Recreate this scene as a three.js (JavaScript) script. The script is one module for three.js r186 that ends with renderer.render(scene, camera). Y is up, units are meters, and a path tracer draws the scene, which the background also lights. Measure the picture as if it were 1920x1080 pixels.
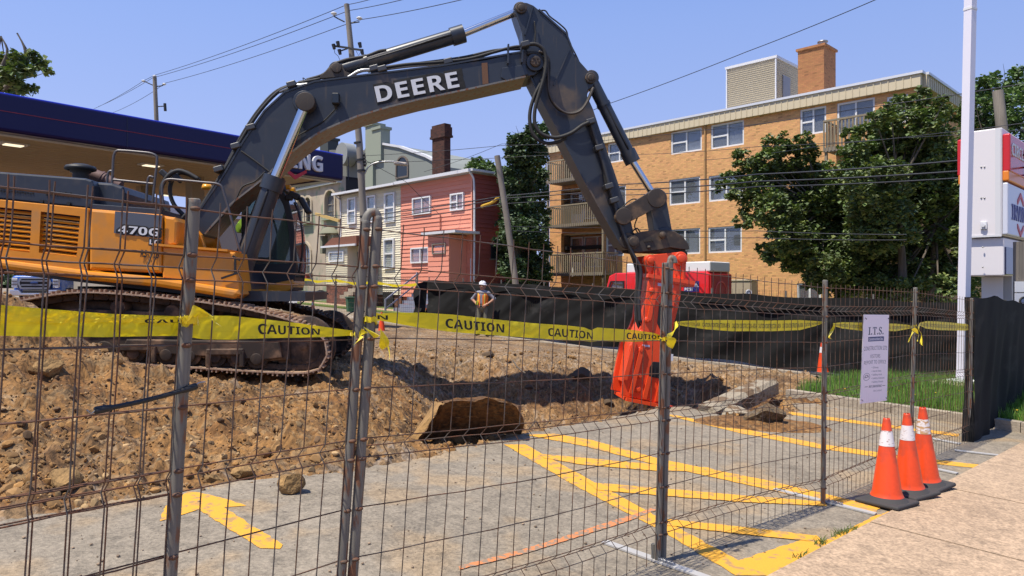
import * as THREE from 'three';
import { mergeGeometries, mergeVertices, toCreasedNormals } from 'three/addons/utils/BufferGeometryUtils.js';
import { RoundedBoxGeometry } from 'three/addons/geometries/RoundedBoxGeometry.js';
import { MarchingCubes } from 'three/addons/objects/MarchingCubes.js';
import { FontLoader } from 'three/addons/loaders/FontLoader.js';
import { TextGeometry } from 'three/addons/geometries/TextGeometry.js';

// ------------------------------------------------------------------ camera, sky, sun, exposure
const F = 1340, EYE = 1.627;                       // focal length in pixels of the 1920 wide photograph; eye height
const scene = new THREE.Scene();
const camera = new THREE.PerspectiveCamera(2 * Math.atan(540 / F) * 180 / Math.PI, 1920 / 1080, 0.05, 900);
camera.position.set(0, EYE, 0);
camera.lookAt(0, EYE, -10);
scene.add(camera);
const renderer = new THREE.WebGLRenderer({ antialias: true });
renderer.toneMapping = THREE.LinearToneMapping;
renderer.toneMappingExposure = 1.38;
renderer.shadowMap.enabled = true;
renderer.shadowMap.type = THREE.PCFSoftShadowMap;

const SUN_EL = 66 * Math.PI / 180;
const sunDir = new THREE.Vector3(-0.83 * Math.cos(SUN_EL), Math.sin(SUN_EL), 0.56 * Math.cos(SUN_EL)).normalize();
const sun = new THREE.DirectionalLight(new THREE.Color(1.0, 0.93, 0.80), 5.0);
sun.position.copy(sunDir).multiplyScalar(80);
sun.castShadow = true; sun.shadow.mapSize.set(4096, 4096); sun.shadow.radius = 1;
Object.assign(sun.shadow.camera, { left: -45, right: 45, top: 45, bottom: -45, near: 1, far: 220 });
scene.add(sun); scene.add(sun.target);

{ // clear summer sky: pale lavender by the horizon, blue above
  const W = 512, H = 256, d = new Float32Array(W * H * 4);
  const hor = [0.395, 0.465, 0.72], mid = [0.20, 0.315, 0.655], top = [0.09, 0.185, 0.53];
  for (let j = 0; j < H; j++) for (let i = 0; i < W; i++) {
    const el = (j + 0.5) / H * 180 - 90, k = (j * W + i) * 4, az = (i + 0.5) / W * Math.PI * 2;
    const e = Math.max(0, el), a = Math.pow(Math.min(1, e / 24), 0.8), b = Math.min(1, Math.max(0, (e - 20) / 60));
    const dir = new THREE.Vector3(Math.cos(az - Math.PI) , 0, Math.sin(az - Math.PI));
    const glow = 0.5 + 0.5 * (dir.x * sunDir.x + dir.z * sunDir.z) / Math.hypot(sunDir.x, sunDir.z);
    for (let c = 0; c < 3; c++) {
      let v = hor[c] + (mid[c] - hor[c]) * a; v += (top[c] - v) * b;
      v *= 1 + 0.14 * (glow - 0.5);
      if (el < 0) v = [0.25, 0.24, 0.22][c] * 0.8;
      d[k + c] = v;
    }
    d[k + 3] = 1;
  }
  const t = new THREE.DataTexture(d, W, H, THREE.RGBAFormat, THREE.FloatType);
  t.mapping = THREE.EquirectangularReflectionMapping; t.magFilter = t.minFilter = THREE.LinearFilter;
  t.colorSpace = THREE.LinearSRGBColorSpace; t.needsUpdate = true;
  scene.background = t; scene.environment = t;
  scene.backgroundIntensity = 1.0; scene.environmentIntensity = 1.0;
}

// ------------------------------------------------------------------ helpers
const V = (x, y, z) => new THREE.Vector3(x, y, z);
const PX = (px, py, D) => V((px - 960) / F * D, EYE + (540 - py) / F * D, -D);     // the point at depth D
function rng(s) { let a = s >>> 0; return () => { a = (a + 0x6D2B79F5) | 0; let t = Math.imul(a ^ (a >>> 15), 1 | a); t = (t + Math.imul(t ^ (t >>> 7), 61 | t)) ^ t; return ((t ^ (t >>> 14)) >>> 0) / 4294967296; }; }
const smooth = (a, b, x) => { const t = Math.min(1, Math.max(0, (x - a) / (b - a))); return t * t * (3 - 2 * t); };
const mixN = (a, b, t) => a + (b - a) * t;
function hash2(x, y, s) { let h = Math.imul(x | 0, 374761393) ^ Math.imul(y | 0, 668265263) ^ Math.imul(s | 0, 1442695041); h = Math.imul(h ^ (h >>> 13), 1274126177); h ^= h >>> 16; return (h >>> 0) / 4294967296; }
function vnoise(x, y, s = 0, per = 0) {
  const xi = Math.floor(x), yi = Math.floor(y), fx = x - xi, fy = y - yi, u = fx * fx * (3 - 2 * fx), v = fy * fy * (3 - 2 * fy);
  const w = per ? (n => ((n % per) + per) % per) : (n => n);
  const a = hash2(w(xi), w(yi), s), b = hash2(w(xi + 1), w(yi), s), c = hash2(w(xi), w(yi + 1), s), d = hash2(w(xi + 1), w(yi + 1), s);
  return a + (b - a) * u + (c - a) * v + (a - b - c + d) * u * v;
}
function fbm(x, y, oct = 4, s = 0, per = 0) { let f = 0, a = 0.5, n = 0; for (let i = 0; i < oct; i++) { f += a * vnoise(x, y, s + i * 17, per); n += a; x *= 2; y *= 2; per *= 2; a *= 0.5; } return f / n; }

const GA = 0.82;                                                       // all base colours are set against this
const S8 = v => { v = Math.min(1, Math.max(0, v)); return Math.round(255 * (v <= 0.0031308 ? v * 12.92 : 1.055 * Math.pow(v, 1 / 2.4) - 0.055)); };
// texture from fn(u, v) -> [r, g, b] linear (colour) or a number (grey data); metres: size of one tile
function tex(size, metres, fn, color = true) {
  const [w, h] = Array.isArray(size) ? size : [size, size], [mx, my] = Array.isArray(metres) ? metres : [metres, metres];
  const d = new Uint8Array(w * h * 4);
  for (let j = 0; j < h; j++) for (let i = 0; i < w; i++) {
    const c = fn((i + 0.5) / w, (j + 0.5) / h), k = (j * w + i) * 4;
    if (color) { d[k] = S8(c[0] * GA); d[k + 1] = S8(c[1] * GA); d[k + 2] = S8(c[2] * GA); } else d[k] = d[k + 1] = d[k + 2] = Math.min(255, Math.max(0, Math.round(c * 255)));
    d[k + 3] = 255;
  }
  const t = new THREE.DataTexture(d, w, h, THREE.RGBAFormat);
  t.wrapS = t.wrapT = THREE.RepeatWrapping; t.magFilter = THREE.LinearFilter; t.minFilter = THREE.LinearMipmapLinearFilter; t.generateMipmaps = true;
  t.repeat.set(1 / mx, 1 / my); if (color) t.colorSpace = THREE.SRGBColorSpace; t.anisotropy = 8; t.needsUpdate = true;
  return t;
}
function canvasTex(w, h, draw) {
  const c = document.createElement('canvas'); c.width = w; c.height = h; draw(c.getContext('2d'), w, h);
  const t = new THREE.CanvasTexture(c); t.colorSpace = THREE.SRGBColorSpace; t.wrapS = t.wrapT = THREE.RepeatWrapping; t.anisotropy = 8; return t;
}
const lin = (r, g, b) => new THREE.Color().setRGB(r, g, b);
function mat(r, g, b, rough = 0.8, metal = 0, extra = {}) { return new THREE.MeshStandardMaterial({ color: lin(r * GA, g * GA, b * GA), roughness: rough, metalness: metal, side: THREE.DoubleSide, ...extra }); }
function tmat(map, rough = 0.85, metal = 0, extra = {}) { return new THREE.MeshStandardMaterial({ map, roughness: rough, metalness: metal, side: THREE.DoubleSide, ...extra }); }

// ---- geometry helpers: all return BufferGeometry
function prep(g) {
  let q = g.index ? g.toNonIndexed() : g.clone();
  if (!q.attributes.normal) q.computeVertexNormals();
  const keep = q.userData.uvKeep || g.userData.uvKeep, p = q.attributes.position, n = q.attributes.normal;
  if (!keep || !q.attributes.uv) {                                   // uv in metres, by the way the face points
    const uv = new Float32Array(p.count * 2), a = V(), b = V(), c = V();
    for (let i = 0; i < p.count; i += 3) {
      a.fromBufferAttribute(p, i); b.fromBufferAttribute(p, i + 1); c.fromBufferAttribute(p, i + 2);
      b.sub(a); c.sub(a); b.cross(c); const x = Math.abs(b.x), y = Math.abs(b.y), z = Math.abs(b.z);
      for (let k = i; k < i + 3; k++) {
        if (y >= x && y >= z) { uv[2 * k] = p.getX(k); uv[2 * k + 1] = p.getZ(k); }
        else if (z >= x) { uv[2 * k] = p.getX(k); uv[2 * k + 1] = p.getY(k); }
        else { uv[2 * k] = p.getZ(k); uv[2 * k + 1] = p.getY(k); }
      }
    }
    q.setAttribute('uv', new THREE.BufferAttribute(uv, 2));
  }
  for (const k of Object.keys(q.attributes)) if (!['position', 'normal', 'uv', 'color'].includes(k)) q.deleteAttribute(k);
  return q;
}
function merge(list) {
  list = (Array.isArray(list) ? list.flat(9) : [list]).map(prep);
  const col = list.some(g => g.attributes.color);
  if (col) for (const g of list) if (!g.attributes.color) { const c = new Float32Array(g.attributes.position.count * 3).fill(1); g.setAttribute('color', new THREE.BufferAttribute(c, 3)); }
  return list.length === 1 ? list[0] : mergeGeometries(list);
}
function tint(g, r, gg, b) { g = g.index ? g.toNonIndexed() : g; const n = g.attributes.position.count, c = new Float32Array(n * 3); for (let i = 0; i < n; i++) { c[3 * i] = r; c[3 * i + 1] = gg; c[3 * i + 2] = b; } g.setAttribute('color', new THREE.BufferAttribute(c, 3)); return g; }
function box(w, h, d, x = 0, y = 0, z = 0, ry = 0, rx = 0, rz = 0) { const g = new THREE.BoxGeometry(w, h, d); if (rz) g.rotateZ(rz); if (rx) g.rotateX(rx); if (ry) g.rotateY(ry); return g.translate(x, y, z); }
function rbox(w, h, d, r, x = 0, y = 0, z = 0, ry = 0, rx = 0, rz = 0, seg = 2) { const g = new RoundedBoxGeometry(w, h, d, seg, Math.min(r, w / 2.01, h / 2.01, d / 2.01)); if (rz) g.rotateZ(rz); if (rx) g.rotateX(rx); if (ry) g.rotateY(ry); return g.translate(x, y, z); }
function bar(a, b, w, h, roll = 0) {                                  // box from a to b
  const d = b.clone().sub(a), L = d.length(), g = new THREE.BoxGeometry(w, h, L); if (roll) g.rotateZ(roll);
  const m = new THREE.Matrix4().lookAt(b, a, Math.abs(d.y) > 0.98 * L ? V(1, 0, 0) : V(0, 1, 0)); g.applyMatrix4(m);
  return g.translate((a.x + b.x) / 2, (a.y + b.y) / 2, (a.z + b.z) / 2);
}
function cyl(a, b, r1, r2 = r1, seg = 14, open = false) {
  const d = b.clone().sub(a), L = d.length(), g = new THREE.CylinderGeometry(r2, r1, L, seg, 1, open);
  g.applyQuaternion(new THREE.Quaternion().setFromUnitVectors(V(0, 1, 0), d.divideScalar(L)));
  return g.translate((a.x + b.x) / 2, (a.y + b.y) / 2, (a.z + b.z) / 2);
}
function wire(pts, r, sides = 4, caps = false) {                      // tube through the points themselves
  const n = pts.length, pos = [], idx = [], ref = V(0, 0, 0); let lastN = null;
  for (let i = 0; i < n; i++) {
    const t = pts[Math.min(n - 1, i + 1)].clone().sub(pts[Math.max(0, i - 1)]).normalize();
    let u = lastN ? lastN.clone().addScaledVector(t, -lastN.dot(t)) : (Math.abs(t.y) < 0.9 ? V(0, 1, 0) : V(1, 0, 0)).addScaledVector(t, 0);
    u.addScaledVector(t, -u.dot(t)).normalize(); lastN = u; const w = t.clone().cross(u);
    const rr = typeof r === 'function' ? r(i / (n - 1)) : r;
    for (let k = 0; k < sides; k++) { const a = k / sides * Math.PI * 2; pos.push(pts[i].x + rr * (Math.cos(a) * u.x + Math.sin(a) * w.x), pts[i].y + rr * (Math.cos(a) * u.y + Math.sin(a) * w.y), pts[i].z + rr * (Math.cos(a) * u.z + Math.sin(a) * w.z)); }
  }
  for (let i = 0; i < n - 1; i++) for (let k = 0; k < sides; k++) { const a = i * sides + k, b = i * sides + (k + 1) % sides; idx.push(a, b, a + sides, b, b + sides, a + sides); }
  if (caps) { for (let k = 1; k < sides - 1; k++) { idx.push(0, k + 1, k); const o = (n - 1) * sides; idx.push(o, o + k, o + k + 1); } }
  const g = new THREE.BufferGeometry(); g.setAttribute('position', new THREE.Float32BufferAttribute(pos, 3)); g.setIndex(idx); g.computeVertexNormals(); return g;
}
function hose(pts, r, n = 24, sides = 7) { return wire(new THREE.CatmullRomCurve3(pts).getPoints(n), r, sides, true); }
function shapeOf(pts, holes = []) { const s = new THREE.Shape(pts.map(p => new THREE.Vector2(p[0], p[1]))); for (const h of holes) s.holes.push(new THREE.Path(h.map(p => new THREE.Vector2(p[0], p[1])))); return s; }
function ext(pts, z0, z1, bev = 0, holes = []) {
  const g = new THREE.ExtrudeGeometry(shapeOf(pts, holes), { depth: z1 - z0 - 2 * bev, bevelEnabled: bev > 0, bevelThickness: bev, bevelSize: bev, bevelOffset: -bev, bevelSegments: 2, curveSegments: 8 });
  return g.translate(0, 0, z0 + bev);
}
function lathe(pts, seg = 20) { return new THREE.LatheGeometry(pts.map(p => new THREE.Vector2(p[0], p[1])), seg); }
function quadStrip(top, bot, us = null, v0 = 0, v1 = 1, rows = 1, wob = null) {   // ribbon between two point rows; us = texture u per column
  const n = top.length, pos = [], uv = [], idx = [];
  for (let i = 0; i < n; i++) for (let k = 0; k <= rows; k++) { const t = k / rows, p = top[i].clone().lerp(bot[i], t); if (wob) p.add(wob(i / (n - 1), t)); pos.push(p.x, p.y, p.z); uv.push(us ? us[i] : i / (n - 1), mixN(v1, v0, t)); }
  for (let i = 0; i < n - 1; i++) for (let k = 0; k < rows; k++) { const a = i * (rows + 1) + k, b = a + rows + 1; idx.push(a, a + 1, b, b, a + 1, b + 1); }
  const g = new THREE.BufferGeometry(); g.setAttribute('position', new THREE.Float32BufferAttribute(pos, 3)); g.setAttribute('uv', new THREE.Float32BufferAttribute(uv, 2)); g.setIndex(idx); g.computeVertexNormals(); g.userData.uvKeep = true; return g;
}
function rot(g, x = 0, y = 0, z = 0) { if (x) g.rotateX(x); if (y) g.rotateY(y); if (z) g.rotateZ(z); return g; }
function rock(w, h, d, seed, detail = 2, flat = 0.75, jag = 0.3) {      // irregular faceted stone, base at y = 0
  let g = mergeVertices(new THREE.IcosahedronGeometry(1, detail).deleteAttribute('normal').deleteAttribute('uv'));
  const p = g.attributes.position, r = rng(seed), cuts = []; for (let i = 0; i < 9; i++) { const v = V(r() - .5, r() - .5, r() - .5).normalize(); cuts.push([v, flat * (0.75 + 0.3 * r())]); }
  for (let i = 0; i < p.count; i++) { const v = V().fromBufferAttribute(p, i); const n = 1 + jag * (fbm(v.x * 2 + 9, v.y * 2 + v.z * 2.7 + 9, 3, seed) - .5); v.multiplyScalar(n); for (const [c, k] of cuts) { const q = v.dot(c); if (q > k) v.addScaledVector(c, k - q); } p.setXYZ(i, v.x, v.y, v.z); }
  g.computeBoundingBox(); const b = g.boundingBox, s = b.getSize(V()); g.translate(-(b.min.x + b.max.x) / 2, -b.min.y, -(b.min.z + b.max.z) / 2); g.scale(w / s.x, h / s.y, d / s.z);
  return toCreasedNormals(g, 0.5);
}

// ---- naming and tagging
const used = {};
function numbered(n) { if (!(n in used)) { used[n] = 0; return n; } used[n]++; return n + '_' + String(used[n]).padStart(3, '0'); }
function tag(o, label, category, group) { o.userData.label = label; if (category) o.userData.category = category; if (group) o.userData.group = group; return o; }
function thing(name, label, category, p = V(0, 0, 0), ry = 0, group) { const o = new THREE.Group(); o.name = numbered(name); o.position.copy(p); o.rotation.y = ry; o.updateMatrixWorld(true); scene.add(o); return tag(o, label, category, group); }
function part(parent, name, geoms, material, kind) { const m = new THREE.Mesh(merge(geoms), material); m.name = name; if (kind) m.userData.kind = kind; parent.add(m); return m; }
function copyPart(parent, src, x, y, z, name = src.name) { const m = src.clone(); m.name = name; m.position.set(x, y, z); parent.add(m); return m; }
function struct(name, geoms, material) { const m = new THREE.Mesh(merge(geoms), material); m.name = numbered(name); m.userData.kind = 'structure'; scene.add(m); return m; }
function solo(name, label, category, geoms, material, p = V(0, 0, 0), group) {     // a thing that is one mesh; geometry given in the world, origin put at its base p
  const g = merge(geoms); g.translate(-p.x, -p.y, -p.z); const m = new THREE.Mesh(g, material); m.name = numbered(name); m.position.copy(p); scene.add(m); return tag(m, label, category, group);
}
// a thing's own axes, to read its outline off the photograph: local x, y on the plane z = w
class Frame {
  constructor(x, d, ry, y = 0) { this.pos = V(x, y, -d); this.ry = ry; this.xh = V(Math.cos(ry), 0, -Math.sin(ry)); this.zh = V(Math.sin(ry), 0, Math.cos(ry)); }
  at(px, py, w = 0) { const r = V((px - 960) / F, (540 - py) / F, -1), o = this.pos.clone().addScaledVector(this.zh, w).sub(camera.position), t = o.dot(this.zh) / r.dot(this.zh), q = camera.position.clone().addScaledVector(r, t).sub(this.pos); return [q.dot(this.xh), q.y]; }
  v(px, py, w = 0) { const a = this.at(px, py, w); return V(a[0], a[1], w); }
  poly(list, w = 0) { return list.map(p => this.at(p[0], p[1], w)); }
  toWorld(v) { return this.pos.clone().addScaledVector(this.xh, v.x).addScaledVector(this.zh, v.z).add(V(0, v.y, 0)); }
}
const font = await new FontLoader().loadAsync('fonts/droid/droid_sans_bold.typeface.json');
function text(str, h, depth, bev = 0, grow = 0) {                        // raised lettering, its baseline start at the origin
  const g = new TextGeometry(str, { font, size: h / 0.74 * 1.0, depth, curveSegments: 6, bevelEnabled: bev > 0 || grow > 0, bevelThickness: bev || 0.002, bevelSize: grow || bev, bevelOffset: 0, bevelSegments: bev > 0.004 ? 3 : 1 });
  g.computeBoundingBox(); return g;
}
function fitText(str, w, h, depth, bev = 0, grow = 0) { const g = text(str, 1, depth, bev, 0); const b = g.boundingBox, sx = w / (b.max.x - b.min.x), sy = h / (b.max.y - b.min.y); g.translate(-b.min.x, -b.min.y, 0); g.scale(sx, sy, 1); if (!grow) return g;
  // a border: the same letters grown by a bevel that is measured in the scaled size
  const q = text(str, 1, depth * 0.4, 0.002, grow / Math.min(sx, sy)); q.translate(-b.min.x, -b.min.y, 0); q.scale(sx, sy, 1); return q; }

// ------------------------------------------------------------------ materials
const T = {};
T.asphalt = tex(1024, 4, (u, v) => {
  const n = fbm(u * 6, v * 6, 4, 3, 6), f = hash2(u * 1024, v * 1024, 5), g = fbm(u * 60, v * 60, 2, 8, 60), st = fbm(u * 9 , v * 9, 4, 33, 9), oil = smooth(0.62, 0.8, fbm(u * 40, v * 40, 3, 70, 40));
  let b = 0.205 + 0.07 * (n - 0.5) + 0.06 * (f - 0.5) + 0.08 * (g - 0.5) + 0.14 * (fbm(u * 260, v * 260, 2, 21, 260) - .5); if (f > 0.985) b += 0.11; if (f < 0.02) b -= 0.08;
  const o = smooth(0.48, 0.72, st) * 0.7; b *= 1.12 - 0.22 * oil;
  return [b * (1.13 + 0.34 * o), b * (0.94 + 0.10 * o), b * (0.69 - 0.10 * o)];
});
T.asphaltB = tex(512, 1.2, (u, v) => 0.5 + 0.5 * (hash2(u * 512, v * 512, 5) - 0.5) + 0.7 * (fbm(u * 50, v * 50, 2, 8, 50) - .5), false);
T.walk = tex(1024, 3, (u, v) => {
  const n = fbm(u * 5, v * 5, 4, 13, 5), f = hash2(u * 1024, v * 1024, 6), g = fbm(u * 90, v * 90, 2, 19, 90); const ag = fbm(u * 220, v * 220, 2, 20, 220); let b = 0.42 + 0.12 * (n - .5) + 0.12 * (f - .5) + 0.16 * (g - .5) + 0.34 * (ag - .5); if (f > .98) b *= .6;
  const s = smooth(0.6, 0.72, fbm(u * 17, v * 17, 3, 44, 17)); b *= 1 - 0.16 * s; return [b * 1.10, b * 0.77, b * 0.49];
});
T.dirt = tex(1024, 2.2, (u, v) => {
  const n = fbm(u * 4, v * 4, 5, 23, 4), f = hash2(u * 1024, v * 1024, 16), g = fbm(u * 70, v * 70, 3, 29, 70), p = smooth(0.55, 0.7, fbm(u * 34, v * 34, 3, 61, 34));
  const b = 0.50 + 0.5 * (n - .5) + 0.35 * (f - .5) + 0.8 * (g - .5); const c = mixN(0, 1, p);
  return [b * mixN(0.43, 0.50, c), b * mixN(0.212, 0.295, c), b * mixN(0.06, 0.12, c)];
});
T.dirtB = tex(512, 0.9, (u, v) => fbm(u * 30, v * 30, 4, 31, 30), false);
T.brick = (() => { // 12 x 36 courses
  return tex([1024, 1024], [2.52, 2.70], (u, v) => {
    const row = Math.floor(v * 36), fy = v * 36 - row, sh = (row % 2) * 0.5, x = u * 12 + sh, c = Math.floor(x), fx = x - c, m = (fx < 0.05 || fy < 0.14);
    const t = hash2(((c % 12) + 12) % 12, row, 7), n = 0.85 + 0.3 * fbm(u * 200, v * 200, 2, 3, 200); if (m) return [0.52 * n, 0.32 * n, 0.15 * n];
    let k = (0.86 + 0.28 * t) * n; if (t < 0.07) k *= 0.78; k *= .93 + .14 * fbm(u * 3, v * 3, 3, 77, 3); return [0.73 * k, 0.38 * k * (0.94 + .12 * hash2(c % 12, row, 9)), 0.15 * k];
  });
})();
T.brickRed = tex([512, 512], [1.26, 1.2], (u, v) => { const row = Math.floor(v * 16), fy = v * 16 - row, x = u * 6 + (row % 2) * .5, c = Math.floor(x), fx = x - c, n = .8 + .4 * fbm(u * 90, v * 90, 2, 4, 90); if (fx < .06 || fy < .14) return [.20 * n, .15 * n, .12 * n]; const t = hash2(((c % 6) + 6) % 6, row, 3); const k = (0.45 + 0.9 * t) * n; return [.20 * k, .065 * k, .038 * k]; });
T.rust = tex(256, 0.5, (u, v) => { const n = fbm(u * 8, v * 8, 5, 41, 8), k = smooth(.35, .62, n); return [mixN(.13, .13, k), mixN(.118, .062, k), mixN(.105, .034, k)]; });
T.rustHeavy = tex(256, 0.4, (u, v) => { const n = fbm(u * 9, v * 9, 5, 47, 9), k = smooth(.3, .7, n); return [mixN(.10, .17, k), mixN(.07, .066, k), mixN(.05, .030, k)]; });
T.post = tex([256, 512], [0.3, 1.2], (u, v) => { const n = fbm(u * 8, v * 12, 5, 53, 4), s = fbm(u * 30, v * 4, 3, 9, 2), k = smooth(.50, .66, n); const b = .17 + .16 * (s - .5); return [mixN(b * 1.05, .20, k), mixN(b * .97, .085, k), mixN(b * .82, .04, k)]; });
function paintTex(base, dust, amount, seed, size = 3, scratch = 0.4) {    // machine paint with dust patches, scuffs and scratches
  return tex(512, size, (u, v) => {
    const a = smooth(.58 - amount * .3, .78, fbm(u * 5, v * 5, 5, seed, 5)), f = fbm(u * 40, v * 40, 3, seed + 5, 40), s = smooth(.70, .74, fbm(u * 60, v * 7, 2, seed + 9, 7)) * scratch * smooth(.45, .6, fbm(u * 6, v * 6, 2, seed + 2, 6));
    const k = Math.min(1, a * (0.45 + .8 * f) + s * .4); return [0, 1, 2].map(c => mixN(base[c] * (.92 + .16 * f), dust[c], k));
  });
}
T.boom = paintTex([.032, .039, .052], [.14, .10, .065], .06, 101, 3, .8);
T.boomClean = paintTex([.032, .039, .052], [.12, .10, .08], .0, 111, 3, .5);
T.orange = paintTex([.80, .285, .010], [.55, .25, .06], .22, 121, 2.4, .2);
T.track = paintTex([.045, .03, .022], [.26, .15, .085], .75, 131, 1.1, .2);
T.trackPad = paintTex([.52, .34, .22], [.62, .44, .30], .6, 141, .7, .6);
T.red = paintTex([.78, .062, .012], [.36, .09, .045], .03, 151, 1.6, .6);
T.coupler = paintTex([.055, .042, .033], [.20, .125, .07], .5, 161, 1.2, .6);
T.concrete = tex(512, 1.5, (u, v) => { const n = fbm(u * 6, v * 6, 5, 71, 6), g = fbm(u * 80, v * 80, 2, 72, 80); const b = .36 + .25 * (n - .5) + .16 * (g - .5); return [b * 1.08, b * .9, b * .68]; });
T.stone = tex(512, 0.8, (u, v) => { const n = fbm(u * 5, v * 5, 5, 81, 5), g = fbm(u * 60, v * 60, 3, 82, 60); const b = .6 + .6 * (n - .5) + .5 * (g - .5); return [b * .44, b * .26, b * .095]; });
T.bark = tex([256, 512], [0.6, 1.6], (u, v) => { const s = fbm(u * 24, v * 4, 4, 91, 4); const b = .05 + .13 * s; return [b * 1.1, b * .9, b * .7]; });
T.wood = tex([256, 512], [0.5, 3], (u, v) => { const s = fbm(u * 30, v * 3, 4, 95, 3), n = fbm(u * 3, v * 6, 3, 96, 3); const b = .14 + .16 * s + .08 * (n - .5); return [b * 1.1, b * .95, b * .78]; });
T.cloth = tex(512, 2.0, (u, v) => { const n = fbm(u * 5, v * 5, 4, 205, 5), w = .5 + .5 * Math.sin(v * 512 * Math.PI / 2), d = smooth(.58, .75, fbm(u * 3, v * 8, 4, 207, 3)); const b = .0085 + .006 * n + .002 * w; return [b + .016 * d, b + .0145 * d, b + .014 * d]; });
T.fade = tex(512, 2, (u, v) => { const n = fbm(u * 40, v * 40, 4, 215, 40), k = smooth(.56, .72, n) * .7, f = hash2(u * 512, v * 512, 9); return [mixN(.80, .30, k) * (.9 + .15 * f), mixN(.385, .21, k) * (.9 + .15 * f), mixN(.03, .12, k)]; });
T.grassGround = tex(512, 2, (u, v) => { const n = fbm(u * 20, v * 20, 4, 225, 20), m = fbm(u * 4, v * 4, 3, 226, 4); return [.07 + .06 * n + .03 * m, .13 + .07 * n, .02 + .02 * n]; });

const M = {};
M.asphalt = tmat(T.asphalt, .92, 0, { bumpMap: T.asphaltB, bumpScale: .004 });
M.walk = tmat(T.walk, .9, 0, { bumpMap: T.asphaltB, bumpScale: .003 });
M.dirt = tmat(T.dirt, .95, 0, { bumpMap: T.dirtB, bumpScale: .02, vertexColors: true });
M.concrete = tmat(T.concrete, .9, 0, { bumpMap: T.asphaltB, bumpScale: .004 });
M.stone = tmat(T.stone, .92, 0, { bumpMap: T.dirtB, bumpScale: .02 });
M.yellowPaint = tmat(T.fade, .8);
M.wireGrey = tmat(T.rust, .6, .25); M.wireRust = tmat(T.rustHeavy, .8, .1); M.post = tmat(T.post, .65, .1);
M.black = mat(.012, .012, .013, .55); M.rubber = mat(.022, .021, .02, .7); M.chrome = mat(.75, .76, .78, .12, 1);
M.white = mat(.78, .78, .78, .45); M.boom = tmat(T.boom, .42, .1); M.boomClean = tmat(T.boomClean, .35, .1);
M.orange = tmat(T.orange, .34); M.track = tmat(T.track, .75, .2); M.trackPad = tmat(T.trackPad, .5, .35); M.red = mat(.90, .082, .018, .4); M.coupler = tmat(T.coupler, .6, .25);
M.dark = mat(.008, .008, .009, .8); M.steel = mat(.42, .42, .42, .35, .8); M.wood = tmat(T.wood, .9); M.bark = tmat(T.bark, .95);
M.glassDark = new THREE.MeshPhysicalMaterial({ color: lin(.02, .025, .03), roughness: .05, metalness: 0, side: THREE.DoubleSide });
M.glass = new THREE.MeshPhysicalMaterial({ color: lin(.85, .9, .92), roughness: .02, transmission: 1, thickness: 0, ior: 1.5, side: THREE.DoubleSide });

// ------------------------------------------------------------------ terrain
// the whole site falls gently to the right
const baseY = x => x > 60 ? -2.955 : x < -34 ? 1.745 : -0.05 * (x - 0.9);
function gp(px, py) { const a = (px - 960) / F, b = (540 - py) / F; const D = (0.045 - EYE) / (b + 0.05 * a); return [a * D, D]; }   // where the pixel meets that slope: [x, depth]
const P2 = V(0.717, 0, -0.697), Q2 = V(0.701, 0, 0.713);              // along the fence (away); along the cross street (towards the right)

// sheet over a polygon in (x, depth), lying lift above the slope; top side only or a slab with thickness
function sheet(poly, lift, thick = 0) {
  const s = shapeOf(poly); let g = thick ? new THREE.ExtrudeGeometry(s, { depth: thick, bevelEnabled: false }) : new THREE.ShapeGeometry(s);
  const p = g.attributes.position; for (let i = 0; i < p.count; i++) { const x = p.getX(i), d = p.getY(i), z = thick ? p.getZ(i) - thick : 0; p.setXYZ(i, x, baseY(x) + lift + z, -d); }
  g.computeVertexNormals(); return g;
}
function sheetGrid(x0, x1, d0, d1, step, lift) { const g = new THREE.PlaneGeometry(x1 - x0, d1 - d0, Math.ceil((x1 - x0) / step), Math.ceil((d1 - d0) / step)); const p = g.attributes.position; for (let i = 0; i < p.count; i++) { const x = p.getX(i) + (x0 + x1) / 2, d = p.getY(i) + (d0 + d1) / 2; p.setXYZ(i, x, baseY(x) + lift, -d); } g.computeVertexNormals(); return g; }

struct('ground', [sheetGrid(-420, 420, 80, 700, 20, -.14), sheetGrid(-420, -34, -60, 80, 20, -.14), sheetGrid(60, 420, -60, 80, 20, -.14),
  sheetGrid(-34, 60, 34, 80, 47, -.14), sheetGrid(-34, 60, -60, 3, 21, -.14), sheetGrid(-34, -14, 3, 34, 20, -.14), sheetGrid(8.6, 60, 3, 34, 26, -.14)], tmat(T.asphalt, .95));

// kerb of the grass strip, black screen and street all run along Q2
const lineQ = (x0, d0) => t => [x0 + Q2.x * t, d0 - Q2.z * t];
const screenLine = lineQ(6.8, 15.8), kerbLine = lineQ(4.5, 11.75);
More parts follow.
